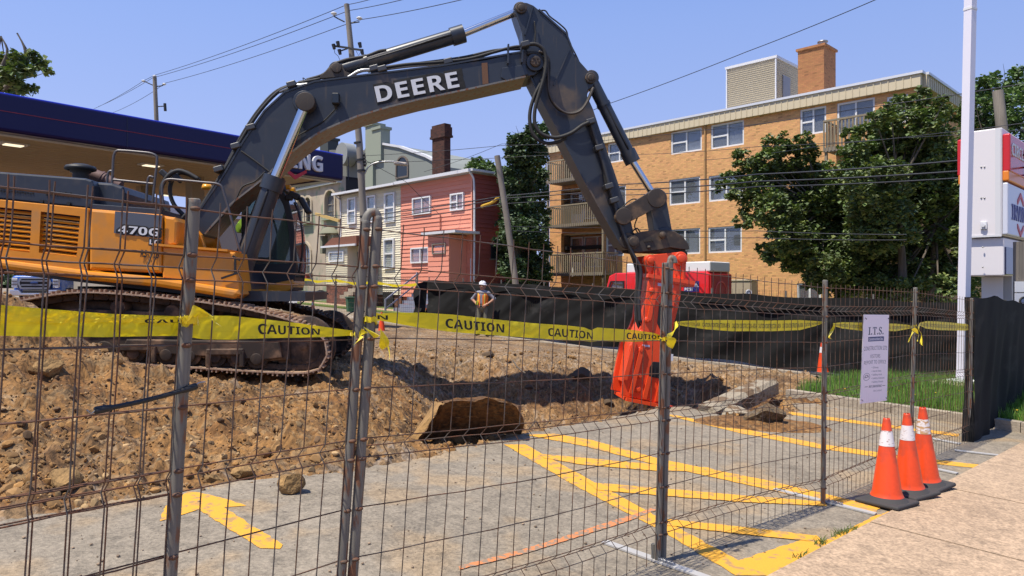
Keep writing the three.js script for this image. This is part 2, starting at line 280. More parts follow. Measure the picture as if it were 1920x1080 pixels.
// broken edge of the asphalt against the dig
const edgePx = [[-300, 1010], [-40, 975], [120, 952], [330, 915], [520, 894], [660, 880], [760, 858], [860, 840], [950, 822], [1010, 806], [1130, 786], [1220, 768], [1290, 762], [1360, 782], [1440, 792], [1500, 770], [1470, 748]];
const rE = rng(77), edge = [];
for (let i = 0; i < edgePx.length - 1; i++) { const a = gp(...edgePx[i]), b = gp(...edgePx[i + 1]); const n = Math.max(2, Math.round(Math.hypot(b[0] - a[0], b[1] - a[1]) / 0.16)); for (let k = 0; k < n; k++) { const t = k / n; edge.push([mixN(a[0], b[0], t) + (rE() - .5) * .07, mixN(a[1], b[1], t) + (rE() - .5) * .12]); } }
const walkEdge = t => [1.47 + P2.x * t - 0, 4.1 - P2.z * t];          // the line where lot and pavement meet
{
  const poly = [[-16, -4], [-16, 4.4], ...edge, kerbLine(-.02), kerbLine(3.34), walkEdge(7.5), walkEdge(-12), [-10, -4]];
  struct('parking_lot', sheet(poly, 0, .09), M.asphalt);
}
function edgeD(x) { let best = 4.4; for (let i = 0; i < edge.length - 1; i++) if ((edge[i][0] - x) * (edge[i + 1][0] - x) <= 0 && edge[i][0] < 4.6) { best = edge[i][1]; } return x < edge[0][0] ? 4.4 : x > 4.4 ? 10.6 : best; }

// height of the dug ground
function digY(x, d, fine = true) {
  const e = d - edgeD(x); let y = baseY(x) - 0.02;
  y += 1.62 * Math.exp(-Math.pow((x + 7.4) / 2.75, 2) - Math.pow((d - 8.3) / (d < 8.3 ? 1.75 : 1.5), 2));           // spoil heap
  y += 0.10 * Math.exp(-Math.pow((x + 1.9) / 1.1, 2) - Math.pow((d - 6.6) / .7, 2));
  y += 0.03 * smooth(7, 9.5, d) * (1 - smooth(-1.8, -.2, x)) * (1 - smooth(16, 19, d)) - 0.10 * smooth(-6.5, -5, x) * (1 - smooth(-2.6, -1.6, x)) * smooth(7.5, 9, d) * (1 - smooth(11, 13, d));
  const pr = smooth(-.8, .7, x), pit = smooth(-2.5, -1.1, x) * (1 - smooth(3.3, 4.3, x)) * smooth(mixN(1.5, .05, pr), mixN(2.6, .75, pr), e) * (1 - smooth(mixN(13.6, 12.9, pr), 15.0 + .5 * fbm(x * 1.3, 4, 2, 5), d));
  y -= mixN(.70, .95, pr) * pit;
  const amp = smooth(-.25, .5, e) * (1 - .65 * smooth(15, 19, d));
  const calm = 1 - .75 * Math.exp(-Math.pow((x + .45) / 1.15, 4) - Math.pow((d - 7.9) / 1.3, 4));
  y -= .13 * (1 - calm) * smooth(0, .5, e);
  y += amp * calm * (0.34 * (fbm(x * 1.1 + 40, d * 1.1 + 7, 3, 2) - .5) * (1 - .5 * smooth(8, 10, d)) + 0.22 * (fbm(x * 3.1 + 9, d * 3.1 + 3, 3, 3) - .5));
  if (fine) { const c = fbm(x * 9 + 3, d * 9 + 1, 3, 11); y += amp * (0.17 * (c - .5) + 0.05 * Math.max(0, vnoise(x * 15, d * 15, 12) - .55) * 2); }
  if (e < 0) y = mixN(baseY(x) - 0.10, y, smooth(-.45, 0, e)) - 0.02 * smooth(0, -.3, e);
  return y;
}
function digGrid(x0, x1, d0, d1, step, keep) {
  const nx = Math.round((x1 - x0) / step), nd = Math.round((d1 - d0) / step), pos = [], col = [], idx = [], uv = [];
  for (let j = 0; j <= nd; j++) for (let i = 0; i <= nx; i++) {
    const x = x0 + i * step, d = d0 + j * step, jx = (hash2(i, j, 1) - .5) * step * .5, jd = (hash2(i, j, 2) - .5) * step * .5; pos.push(x + jx, digY(x + jx, d + jd), -d - jd); uv.push(x, d);
    const gravel = Math.min(1, smooth(10.5, 16, d - 1.2 * fbm(x, d, 2, 6)) * smooth(-4, 0, x + 3) + .6 * smooth(.55, .75, fbm(x * .9 + 5, d * .9, 3, 9)) + .9 * (x > -3.2 ? smooth(.55, .1, d - edgeD(x)) * smooth(.35, .5, fbm(x * 3, d * 3, 3, 27)) : 0)), wet = smooth(.47, .53, fbm(x * 2.3 + 8, d * 2.3, 4, 19) + .22 * (x > -.6 && x < 4.2 && d > 8.6 && d < 14.9 ? 1 : 0) - .12);
    const t = .85 + .35 * fbm(x * 2, d * 2, 3, 14); col.push(t * mixN(1, 1.08, gravel) * mixN(1, .74, wet), t * mixN(1, 1.36, gravel) * mixN(1, .68, wet), t * mixN(1, 2.3, gravel) * mixN(1, .62, wet));
  }
  for (let j = 0; j < nd; j++) for (let i = 0; i < nx; i++) { const x = x0 + (i + .5) * step, d = d0 + (j + .5) * step; if (!keep(x, d)) continue; const a = j * (nx + 1) + i, b = a + 1, c = a + nx + 1; idx.push(a, b, c, b, c + 1, c); }
  const g = new THREE.BufferGeometry(); g.setAttribute('position', new THREE.Float32BufferAttribute(pos, 3)); g.setAttribute('color', new THREE.Float32BufferAttribute(col, 3)); g.setAttribute('uv', new THREE.Float32BufferAttribute(uv, 2)); g.setIndex(idx); g.computeVertexNormals(); g.userData.uvKeep = true; return g;
}
const behindScreen = (x, d) => (x - 6.8) * P2.x + (d - 15.8) * .697;    // > 0 beyond the black screen
const inKerb = (x, d) => (x - 4.5) * P2.x + (d - 11.75) * .697;
{
  const ok = (x, d) => d > edgeD(x) - .5 && behindScreen(x, d) < -.35 && !(x > 4.9 && inKerb(x, d) < .1);
  struct('dirt', [digGrid(-12, 6.4, 4, 16.6, .042, (x, d) => ok(x, d) && Math.abs(x / d) < .86)], M.dirt);
  struct('gravel_ground', [digGrid(-30, 6.4, 16.55, 46, .22, (x, d) => behindScreen(x, d) < -.35 && (x - 6.8) * P2.x + (d - 15.8) * .697 < -.3 && d < 34)], M.dirt);
}
// loose stones over the dig: nobody could count them
{
  const shapes = [rock(1, .7, .8, 5, 1), rock(1, .55, .9, 6, 1), rock(1, .8, .7, 7, 1)], r = rng(9), o = new THREE.Object3D(), c = new THREE.Color();
  shapes.forEach((g, k) => {
    const N = 9500, im = new THREE.InstancedMesh(merge(g), M.stoneLight ??= tmat(null, .95), N); im.name = numbered('loose_stones'); im.userData.kind = 'stuff';
    for (let i = 0; i < N; i++) {
      let x, d; do { d = 4.6 + 14 * Math.pow(r(), 1.5); x = -(d * .82) + r() * (d * .82 + 4.4); } while (d < edgeD(x) - .28 * r() * r() || behindScreen(x, d) > -.6 || x > 4.3);
      const s = .007 + .06 * Math.pow(r(), 22) + .019 * Math.pow(r(), 2); o.position.set(x, digY(x, d) - s * .18, -d); o.rotation.set(r() * 1, r() * 6.3, r() * 1); o.scale.setScalar(s * 1.25); o.updateMatrix(); im.setMatrixAt(i, o.matrix);
      const t = r(), b = .5 + .8 * r(); im.setColorAt(i, t < .5 ? c.setRGB(.26 * b, .135 * b, .042 * b) : t < .8 ? c.setRGB(.33 * b, .215 * b, .10 * b) : c.setRGB(.13 * b, .075 * b, .035 * b));
    }
    scene.add(im);
  });
  { const N = 1700, g = rock(1, .75, .9, 12, 2, .9, .6), im = new THREE.InstancedMesh(merge(g), M.stoneLight, N); im.name = 'earth_clods'; im.userData.kind = 'stuff';
    for (let i = 0; i < N; i++) { let x, d; do { d = 4.6 + 13 * Math.pow(r(), 1.3); x = -(d * .82) + r() * (d * .82 + 4.4); } while (d < edgeD(x) - .1 * r() || behindScreen(x, d) > -.8 || x > 4.3 || fbm(x * 1.1, d * 1.1, 3, 66) < .46); const s = .025 + .10 * Math.pow(r(), 5); o.position.set(x, digY(x, d) - s * .3, -d); o.rotation.set(r() * .8, r() * 6.3, r() * .8); o.scale.set(s * 1.2, s, s); o.updateMatrix(); im.setMatrixAt(i, o.matrix); const b = .55 + .6 * r(); im.setColorAt(i, c.setRGB(.27 * b, .15 * b, .055 * b)); }
    scene.add(im); }
  // crumbs of asphalt and grit on the lot
  const N = 900, im = new THREE.InstancedMesh(merge(shapes[1]), M.stoneLight, N); im.name = 'grit'; im.userData.kind = 'stuff';
  for (let i = 0; i < N; i++) { let x, d; do { d = 2.6 + 8 * r(); x = -d * .75 + r() * d * 1.3; } while (d > edgeD(x) + .05 || (x - 1.47) * .697 + (4.1 - d) * .717 > -.1); const s = .004 + .02 * Math.pow(r(), 4); o.position.set(x, baseY(x) + s * .1, -d); o.rotation.set(0, r() * 6, 0); o.scale.setScalar(s); o.updateMatrix(); im.setMatrixAt(i, o.matrix); const b = .5 + .7 * r(); im.setColorAt(i, c.setRGB(.25 * b, .18 * b, .12 * b)); }
  scene.add(im);
}

// ------------------------------------------------------------------ painted lines on the lot
{
  const rw = rng(71), worn = pl => { const o = []; pl.forEach((a, i) => { const b = pl[(i + 1) % pl.length], n = Math.max(1, Math.round(Math.hypot(b[0] - a[0], b[1] - a[1]) / .035)); for (let k = 0; k < n; k++) { const t = k / n; o.push([mixN(a[0], b[0], t) + (k ? (rw() - .5) * .012 : 0), mixN(a[1], b[1], t) + (k ? (rw() - .5) * .012 : 0)]); } }); return o; };
  const L = (name, pts, lift = .004, m = M.yellowPaint) => { const mm = struct(name, sheet(worn(pts.map(p => gp(p[0], p[1]))), lift), m); return mm; };
  L('yellow_line', [[945, 834], [985, 834], [1120, 908], [1385, 1052], [1530, 1004], [1545, 1016], [1640, 968], [1700, 950], [1712, 958], [1640, 990], [1470, 1080], [1380, 1080], [1240, 996], [1085, 915]], .004);
  L('yellow_line', [[985, 816], [1040, 814], [1110, 826], [1240, 862], [1440, 902], [1560, 930], [1650, 952], [1640, 966], [1540, 942], [1420, 914], [1230, 872], [1100, 838]], .0055);
  L('yellow_line', [[1010, 852], [1110, 861], [1230, 872], [1330, 878], [1345, 885], [1230, 884], [1090, 872], [1020, 860]], .007);
  L('yellow_line', [[1100, 905], [1230, 916], [1390, 930], [1545, 942], [1550, 950], [1400, 943], [1235, 930], [1120, 920]], .007);
  L('yellow_line', [[1245, 974], [1340, 984], [1460, 997], [1532, 1006], [1520, 1016], [1390, 1003], [1290, 991], [1235, 985]], .007);
  L('yellow_line', [[1245, 778], [1262, 778], [1400, 806], [1545, 834], [1700, 856], [1845, 873], [1838, 879], [1690, 864], [1540, 842], [1390, 813]], .004);
  L('yellow_line', [[1480, 772], [1560, 783], [1800, 814], [1796, 819], [1555, 788], [1478, 777]], .004);
  L('yellow_arrow', [[352, 922], [372, 924], [430, 938], [462, 949], [420, 952], [530, 1022], [525, 1030], [488, 1029], [372, 956], [335, 968], [300, 978], [310, 950]], .004);
  L('orange_line', [[860, 1064], [985, 1030], [1085, 998], [1180, 968], [1235, 950], [1236, 956], [1190, 974], [1095, 1005], [990, 1038], [862, 1070]], .006, tmat(tex(512, 1, (u, v) => { const k = smooth(.42, .6, fbm(u * 40, v * 40, 4, 717, 40)); return [mixN(.66, .30, k), mixN(.23, .21, k), mixN(.08, .14, k)]; }), .9));
}
// ------------------------------------------------------------------ pavement: separate slabs
{
  const walk = thing('sidewalk', null, null); delete walk.userData.label; walk.userData = { kind: 'structure' };
  const N2 = V(.697, 0, .717);                                           // across the pavement, away from the lot
  const at = (s, n) => [1.47 + P2.x * s + N2.x * n, 4.1 + .697 * s - .717 * n];
  const rows = [[-6, -3.7], [-3.7, -1.8], [-1.8, -.1], [-.1, 1.55], [1.55, 3.2], [3.2, 4.85], [4.85, 6.6], [6.6, 8.4], [8.4, 11], [11, 15], [15, 20]];
  const gap = .011;
  for (const [a, b] of rows) for (const [n0, n1] of [[.0, 1.62], [1.62, 3.3]]) {
    const poly = [at(a + gap, n0 + gap), at(b - gap, n0 + gap), at(b - gap, n1 - gap), at(a + gap, n1 - gap)];
    const m = part(walk, 'slab', sheet(poly, .018 + .004 * hash2(a * 10, n0 * 10, 3), .09), M.walk);
  }
  part(walk, 'joint_filler', sheet([at(-6, 0.0), at(20, 0), at(20, 3.3), at(-6, 3.3)], .006), mat(.07, .05, .035, .95));
  struct('verge', sheet([at(-6, 3.32), at(30, 3.32), at(30, 40), at(-6, 40)], -.01), tmat(T.asphalt, .95));
  // dust and weeds along the pavement edge
  const r = rng(31), blades = [];
  for (const [px, py, n, sp] of [[1590, 998, 46, .07], [1575, 1004, 20, .05], [1540, 1020, 30, .05], [1500, 1043, 14, .05]]) { const [x, d] = gp(px, py); for (let i = 0; i < n; i++) { const s = (r() - .5) * sp * 3.4, q = (r() - .5) * sp, bx = x + P2.x * s + N2.x * q, bd = d + .697 * s - .717 * q, h = .015 + .035 * r(), a = r() * 6.3, lean = h * .7; blades.push(wire([V(bx, baseY(bx), -bd), V(bx + Math.cos(a) * lean * .4, baseY(bx) + h * .6, -bd + Math.sin(a) * lean * .4), V(bx + Math.cos(a) * lean, baseY(bx) + h, -bd + Math.sin(a) * lean)], t => .004 * (1 - t * .8), 3)); } }
  const w = new THREE.Mesh(merge(blades), mat(.13, .19, .03, .9)); w.name = 'weeds'; w.userData.kind = 'stuff'; scene.add(w);
}
// ------------------------------------------------------------------ grass strip with its kerb
const grassY = (x, d) => { const k = inKerb(x, d); return baseY(x) + .11 + .07 * smooth(.3, 2.4, k) ; };
{
  const kerb = thing('kerb', null, null); kerb.userData = { kind: 'structure' };
  for (let i = 0; i < 3; i++) { const t0 = .0 + i * 1.6, t1 = Math.min(t0 + 1.59, 3.95); if (t1 <= t0) break; const w = .2, A = kerbLine(t0), B = kerbLine(t1), n = [P2.x * w, .697 * w];
    part(kerb, 'kerb_stone', sheet([A, B, [B[0] + n[0], B[1] + n[1]], [A[0] + n[0], A[1] + n[1]]], .135, .3), M.concrete); }
  const a0 = kerbLine(0), a1 = kerbLine(7.2), b1 = [a1[0] + P2.x * 2.6, a1[1] + .697 * 2.6], b0 = [a0[0] + P2.x * 3.2, a0[1] + .697 * 3.2];
  // strip: kerb at the front, screen behind
  const g = new THREE.PlaneGeometry(1, 1, 40, 24), p = g.attributes.position;
  for (let i = 0; i < p.count; i++) { const t = (p.getX(i) + .5) * 7.4 - .0, k = .2 + (p.getY(i) + .5) * 4.2, q = kerbLine(t), x = q[0] + P2.x * k, d = q[1] + .697 * k; p.setXYZ(i, x, grassY(x, d) - (t < .7 ? .1 * (1 - t / .7) : 0), -d); } g.computeVertexNormals();
  struct('lawn', g, tmat(T.grassGround, .95));
  const r = rng(55), N = 26000, blade = new THREE.BufferGeometry();
  blade.setAttribute('position', new THREE.Float32BufferAttribute([-.5, 0, 0, .5, 0, 0, .35, .5, .12, -.5, 0, 0, .35, .5, .12, -.35, .5, .12, -.35, .5, .12, .35, .5, .12, 0, 1, .42], 3)); blade.computeVertexNormals();
  blade.setAttribute('uv', new THREE.Float32BufferAttribute(new Array(18).fill(0), 2));
  const im = new THREE.InstancedMesh(blade, new THREE.MeshPhysicalMaterial({ color: 0xffffff, roughness: .8, transmission: .35, thickness: 0, side: THREE.DoubleSide }), N), o = new THREE.Object3D(), c = new THREE.Color(); im.name = 'grass'; im.userData.kind = 'stuff';
  for (let i = 0; i < N; i++) { const t = .05 + 4.3 * r(), k = .2 + 3.6 * r(), q = kerbLine(t), x = q[0] + P2.x * k + .05 * r(), d = q[1] + .697 * k, patch = fbm(x * 1.6, d * 1.6, 2, 8); o.position.set(x, grassY(x, d) - .015, -d); o.rotation.set((r() - .5) * .5, r() * 6.3, (r() - .5) * .5); o.scale.set(.008 + .006 * r(), (.09 + .16 * r()) * (.6 + patch), .05 + .06 * r()); o.updateMatrix(); im.setMatrixAt(i, o.matrix); const b = .7 + .6 * r(); im.setColorAt(i, r() < .12 ? c.setRGB(.24 * b, .25 * b, .05 * b) : c.setRGB(.12 * b, .26 * b, .02 * b)); }
  scene.add(im);
  // dandelions: too small and too many to tell apart
  const fl = []; for (let i = 0; i < 26; i++) { const t = .6 + 3.4 * r(), k = .3 + 1.6 * r(), q = kerbLine(t), x = q[0] + P2.x * k, d = q[1] + .697 * k; const y = grassY(x, d) + .1 + .08 * r(); fl.push(new THREE.SphereGeometry(.016, 6, 4).scale(1, .5, 1).translate(x, y, -d)); }
  const f = new THREE.Mesh(merge(fl), mat(.8, .5, .02, .8)); f.name = 'dandelions'; f.userData.kind = 'stuff'; scene.add(f);
}
// ------------------------------------------------------------------ cross street behind the black screen, its pavement and lawns
{
  const band = (n0, n1, t0, t1, lift, th) => { const A = (t, n) => { const q = screenLine(t); return [q[0] + P2.x * n, q[1] + .697 * n]; }; const pts = []; for (let i = 0; i <= 12; i++) pts.push(A(mixN(t0, t1, i / 12), n0)); for (let i = 12; i >= 0; i--) pts.push(A(mixN(t0, t1, i / 12), n1)); return sheet(pts, lift, th); };
  struct('sidewalk', band(-.32, .9, -60, 2.3, .03, .3), M.concrete);
  struct('street', band(.9, 5.4, -70, 40, -.06, .2), M.asphalt);
  struct('lawn', band(5.4, 6.3, -70, 40, .03, .3), tmat(T.grassGround, .95));
  struct('sidewalk', band(6.3, 7.6, -70, 40, .035, .3), M.walk);
  struct('lawn', band(7.6, 14, -70, -22.5, .03, .3), tmat(T.grassGround, .95));
  struct('lawn', band(7.6, 40, -22.5, 60, .03, .3), tmat(T.grassGround, .95));
  struct('forecourt', sheet([[-60, 4.4], [-12, 4.4], [-12, 16], [-14, 46], [-60, 60]], -.06), M.asphalt);
}
// ------------------------------------------------------------------ the temporary fence in front
const FH = 1.75;                                                       // top wire to bottom wire
function postLine(xT, yT, xB, D) { const T0 = PX(xT, yT, D), B0 = T0.clone(); B0.y -= FH; const yB = (EYE - B0.y) / D * F + 540; B0.x = (xB - 960) / F * D; return { T: T0, B: B0, D }; }
const post = { p0: postLine(363, 392, 298, 2.26), p1: postLine(684, 431, 627, 2.8), p2: postLine(706, 430, 648, 2.815), a1: postLine(1247, 503, 1233, 4.24), a2: postLine(1256, 505, 1243, 4.27), b: postLine(1547, 540, 1543, 5.64), c: postLine(1716, 548, 1707, 7.15), d: postLine(1822, 564, 1818, 8.65), e: postLine(1884, 566, 1880, 10.45), f: postLine(1935, 567, 1931, 12.4) };
const shiftPost = (p, v) => ({ T: p.T.clone().add(v), B: p.B.clone().add(v), D: p.D });
const along = (a, b, len) => { const dT = b.T.clone().sub(a.T).normalize().multiplyScalar(len), dB = b.B.clone().sub(a.B).normalize().multiplyScalar(len); return { T: a.T.clone().add(dT), B: a.B.clone().add(dB) }; };
const siteN = V(-.697, 0, -.717);                                      // away from the camera, into the site
const rows = [0, .146, .225, .43, .625, .825, .90, 1.097, 1.295, 1.505, 1.578, 1.75], folds = [[.146, .186, .225], [.825, .863, .90], [1.505, 1.54, 1.578]];
const FG = 'rusty temporary fence panels standing end to end in front of the site';
function fencePanel(L, R, label, opt = {}) {
  const base = L.B.clone(), t = thing('temporary_fence', label, 'fence', base, 0, FG), r = rng(opt.seed || 1);
  const len = L.T.distanceTo(R.T), n = Math.round(len / .1), at = (u, h, off = 0) => L.T.clone().lerp(R.T, u).lerp(L.B.clone().lerp(R.B, u), h / FH).addScaledVector(siteN, off + (opt.bow || 0) * Math.sin(u * Math.PI) * .05).sub(base);
  const foldAt = h => { for (const [a, m, b] of folds) if (h > a && h < b) return h < m ? (h - a) / (m - a) : (b - h) / (b - m); return 0; };
  const skipAt = opt.skip || (() => false);
  for (let i = 0; i <= n; i++) {                                       // upright wires, bent back at the three folds
    const u = (i + .22) / (n + .45), kink = (r() - .5) * .006, pts = [at(u, -.032)];
    for (const h of [0, .10, ...folds.flat(), .43, .625, 1.097, 1.295, 1.75].sort((a, b) => a - b)) pts.push(at(u + (h > .3 && h < .8 ? kink / len : 0) + (r() - .5) * .003 / len, h, .042 * (folds.some(f => f[1] === h) ? 1 : 0) + (r() - .5) * .003));
    if (!skipAt(u)) part(t, 'upright_wire', wire(pts, opt.r ?? .0025, 5), r() < .25 ? M.wireRust : M.wireGrey);
  }
  for (const h of [...rows, ...folds.map(f => f[1])]) {                // cross wires
    const pts = []; for (let k = 0; k <= 12; k++) pts.push(at(k / 12, h + (k % 12 ? (r() - .5) * .005 : 0), (folds.some(f => f[1] === h) ? .042 : 0) + .0052 + (k % 12 ? (r() - .5) * .004 : 0)));
    part(t, 'cross_wire', wire(pts, (opt.r ?? .0025) + .0002, 5), (opt.rust ?? .6) > r() ? M.wireRust : M.wireGrey);
  }
  const postOf = (p, hook, top = .035) => {                            // tube with its weld blobs
    const d = p.B.clone().sub(p.T).normalize(), a = p.T.clone().addScaledVector(d, -top).sub(base), b = p.B.clone().addScaledVector(d, .03).sub(base);
    const m = part(t, 'post', [cyl(b, a, .0195, .0195, 16), lathe([[0, .004], [.016, .003], [.0198, -.002], [.0198, -.012]], 16).translate(a.x, a.y, a.z)], M.post);
    const w = []; for (const h of rows) { const q = p.T.clone().lerp(p.B, h / FH).sub(base); w.push(new THREE.SphereGeometry(.012, 6, 5).scale(1.5, .8, 1.5).translate(q.x + siteN.x * -.012, q.y, q.z + siteN.z * -.012)); }
    const wm = new THREE.Mesh(merge(w), M.wireRust); wm.name = 'welds'; wm.userData.kind = 'stuff'; m.add(wm);
    if (hook) { const h0 = a.clone(), pts = []; for (let k = 0; k <= 8; k++) { const q = k / 8 * Math.PI; pts.push(h0.clone().add(V(0, .03 * Math.sin(q) * 1.0 - .004, 0)).addScaledVector(hook, .5 - .5 * Math.cos(q))); } const hm = new THREE.Mesh(merge(hose(pts, .017, 14, 9)), M.post); hm.name = 'hook'; m.add(hm); }
  };
  if (opt.left !== false) postOf(L, opt.hookL, opt.topL); if (opt.right !== false) postOf(R, opt.hookR, opt.topR);
  return t;
}
const back = along(post.p1, post.p0, 2.1), near0 = { T: back.T, B: back.B };
const q0 = along(post.p1, post.p0, 2.06), off0 = V(-.697, 0, .717).multiplyScalar(-.0);
fencePanel(shiftPost(q0, siteN.clone().multiplyScalar(.035)), shiftPost(post.p1, V(0, 0, 0)), 'rusty wire fence panel crossed by the widest caution tape, left of the paired posts', { seed: 3, rust: .95, left: false });
{ const e = along(post.p0, post.p1, -1.0); fencePanel(e, post.p0, 'wire fence panel ending at the leftmost post, nearest the camera', { seed: 4, rust: .7, left: false, topR: .03 }); }
fencePanel(post.p2, post.a1, 'wire fence panel between the paired posts and the post in front of the red breaker', { seed: 5, r: .0024, rust: .35, hookL: post.p1.T.clone().sub(post.p2.T).add(V(0, -.015, 0)), topL: .05, bow: -1, topR: .03 });
fencePanel(post.a2, post.b, 'wire fence panel carrying the long small-print caution tape, behind the painted yellow hatching', { seed: 6, r: .0024, rust: .25, hookL: V(.028, -.01, .0), topL: .05, topR: .06, bow: .6 });
fencePanel(post.b, post.c, 'wire fence panel with the white construction site sign hung on it', { seed: 7, r: .0024, rust: .2, left: false, topR: .045 });
fencePanel(post.c, post.d, 'wire fence panel right of the sign, ending at the black screen', { seed: 8, r: .0024, rust: .2, left: false, topR: .03 });
for (const [a, b, lab, s] of [[post.d, post.e, 'wire fence panel hidden behind the near end of the black cloth', 9], [post.e, post.f, 'wire fence panel at the right edge of the photo behind black cloth', 10]]) {
  const t = thing('temporary_fence', lab, 'fence', a.B.clone(), 0, FG), list = []; const at = (u, h) => a.T.clone().lerp(b.T, u).lerp(a.B.clone().lerp(b.B, u), h / FH).sub(a.B);
  for (let i = 0; i <= 20; i++) list.push(wire([at(i / 20, 0), at(i / 20, FH)], .003, 4)); for (const h of rows) list.push(wire([at(0, h), at(1, h)], .003, 4));
  part(t, 'wire_mesh', list, M.wireGrey, 'stuff'); part(t, 'post', [cyl(at(1, FH + .03), at(1, -.03), .02), cyl(at(0.01, FH + .03), at(.01, -.03), .02)], M.post);
}
// steel feet lying across the fence
const footN = V(.80, 0, .60);
for (const [px0, py0, px1, py1, lab, lift] of [[1132, 1018, 1330, 1088, 'flat steel fence foot under the post in front of the red breaker', .01], [1452, 919, 1642, 966, 'flat steel fence foot under the post beside the front traffic cone', .01], [1740, 878, 1795, 890, 'short steel fence foot right of the third traffic cone', .012], [1790, 846, 1893, 858, 'thin steel fence foot at the end of the black cloth', .012], [1743, 823, 1800, 834, 'steel fence foot lying inside the fence left of the black cloth end', .012]]) {
  const a = gp(px0, py0), b = gp(px1, py1), A = V(a[0], baseY(a[0]) + lift, -a[1]), B = V(b[0], baseY(b[0]) + lift, -b[1]), mid = A.clone().lerp(B, .5), big = A.distanceTo(B) > .7;
  const t = thing('fence_foot', lab, 'fence foot', mid.clone()); A.sub(mid); B.sub(mid);
  part(t, 'bar', bar(A, B, .055, .011), mat(.50, .48, .45, .55, .15));
  if (big) { const sp = []; for (let k = 0; k < 60; k++) { const u = k / 59, q = A.clone().lerp(B, .54 + .16 * u), an = k * 1.25; sp.push(q.add(V(0, .012 + .013 * Math.sin(an), 0)).addScaledVector(P2, .013 * Math.cos(an))); } part(t, 'spring', wire(sp, .003, 4), M.steel); part(t, 'stub', cyl(A.clone().lerp(B, .5).add(V(0, 0, 0)), A.clone().lerp(B, .5).add(V(0, .09, 0)), .014), M.post); }
}
// the vertical plane of the fence, point by point: where pixel column px meets it, `off` metres into the site
const chain = [q0, post.p0, post.p1, post.p2, post.a1, post.a2, post.b, post.c, post.d, post.e, post.f];
function onFence(px, py, off = 0) {
  const r = (px - 960) / F; let best = null;
  for (let i = 0; i < chain.length - 1; i++) { const mid = p => p.T.clone().lerp(p.B, .3).addScaledVector(siteN, off), a = mid(chain[i]), b = mid(chain[i + 1]); const f = p => p.x + p.z * r; const fa = f(a), fb = f(b); if ((fa <= 0 && fb > 0) || (fa > 0 && fb <= 0)) { const t = fa / (fa - fb), D = -mixN(a.z, b.z, t); if (!best || i > 0) best = PX(px, py, D); } }
  if (!best) { const i = px < 960 ? 0 : chain.length - 2, mid = p => p.T.clone().lerp(p.B, .3).addScaledVector(siteN, off), a = mid(chain[i]), b = mid(chain[i + 1]), fa = a.x + a.z * r, fb = b.x + b.z * r, t = fa / (fa - fb); best = PX(px, py, -mixN(a.z, b.z, t)); }
  return best;
}
// ------------------------------------------------------------------ caution tape
const tapeTex = (words, w, ink, size) => canvasTex(2048, 256, (c, W, H) => { c.fillStyle = 'rgb(250,228,14)'; c.fillRect(0, 0, W, H); const r = rng(12); for (let i = 0; i < 60; i++) { c.fillStyle = `rgba(${r() < .5 ? '255,240,60' : '200,175,0'},${.08 + .12 * r()})`; c.fillRect(r() * W, r() * H, 200 + 500 * r(), 2 + 6 * r()); } c.fillStyle = ink; c.font = `bold ${size}px sans-serif`; c.textBaseline = 'middle'; c.textAlign = 'center'; words.forEach(([s, x, wd]) => { c.save(); c.translate(x * W, H * .53); const m = c.measureText(s).width; c.scale(wd * W / m, 1); c.fillText(s, 0, 0); c.restore(); }); });
const bigTape = tapeTex([['CAUTION', .5, .56]], 1, '#15130a', 190), wideTape = tapeTex([['CAUTION', .5, .235]], 1, '#15130a', 190), smallTape = tapeTex([['CAUTION CONSTRUCTION AREA', .5, .93]], 1, '#1a1708', 150);
const tapeMat = t => new THREE.MeshPhysicalMaterial({ map: t, roughness: .7, transmission: .4, thickness: 0, side: THREE.DoubleSide });
const MT = { wide: tapeMat(wideTape), big: tapeMat(bigTape), small: tapeMat(smallTape), plain: new THREE.MeshPhysicalMaterial({ color: lin(.92, .74, .006), roughness: .7, transmission: .4, thickness: 0, side: THREE.DoubleSide }) };
// rows of [px, top, bottom]; period: metres per repeat of the print; phase: px where the print starts
function tapeRun(rowsPx, off, period, phasePx, v = [0, 1], wrinkle = .004, seed = 1) {
  const top = [], bot = [], us = []; let s = 0, prev = null; const dense = [];
  for (let i = 0; i < rowsPx.length - 1; i++) { const n = Math.max(2, Math.round((rowsPx[i + 1][0] - rowsPx[i][0]) / 6)); for (let k = 0; k < n; k++) { const t = k / n, e = t; dense.push([0, 1, 2].map(j => mixN(rowsPx[i][j], rowsPx[i + 1][j], e))); } } dense.push(rowsPx[rowsPx.length - 1]);
  let sPhase = 0, bestD = 1e9;
  for (const [x, a, b] of dense) { const A = onFence(x, a, off), B = onFence(x, b, off); if (prev) s += A.distanceTo(prev); prev = A; if (Math.abs(x - phasePx) < bestD) { bestD = Math.abs(x - phasePx); sPhase = s; } top.push(A); bot.push(B); us.push(s); }
  return quadStrip(top, bot, us.map(u => (u - sPhase) / period), v[0], v[1], 8, (u, t) => siteN.clone().multiplyScalar(wrinkle * (fbm(u * 60, t * 3, 2, seed) - .5) * 4 * Math.sin(Math.PI * Math.min(1, Math.max(0, u)))));
}
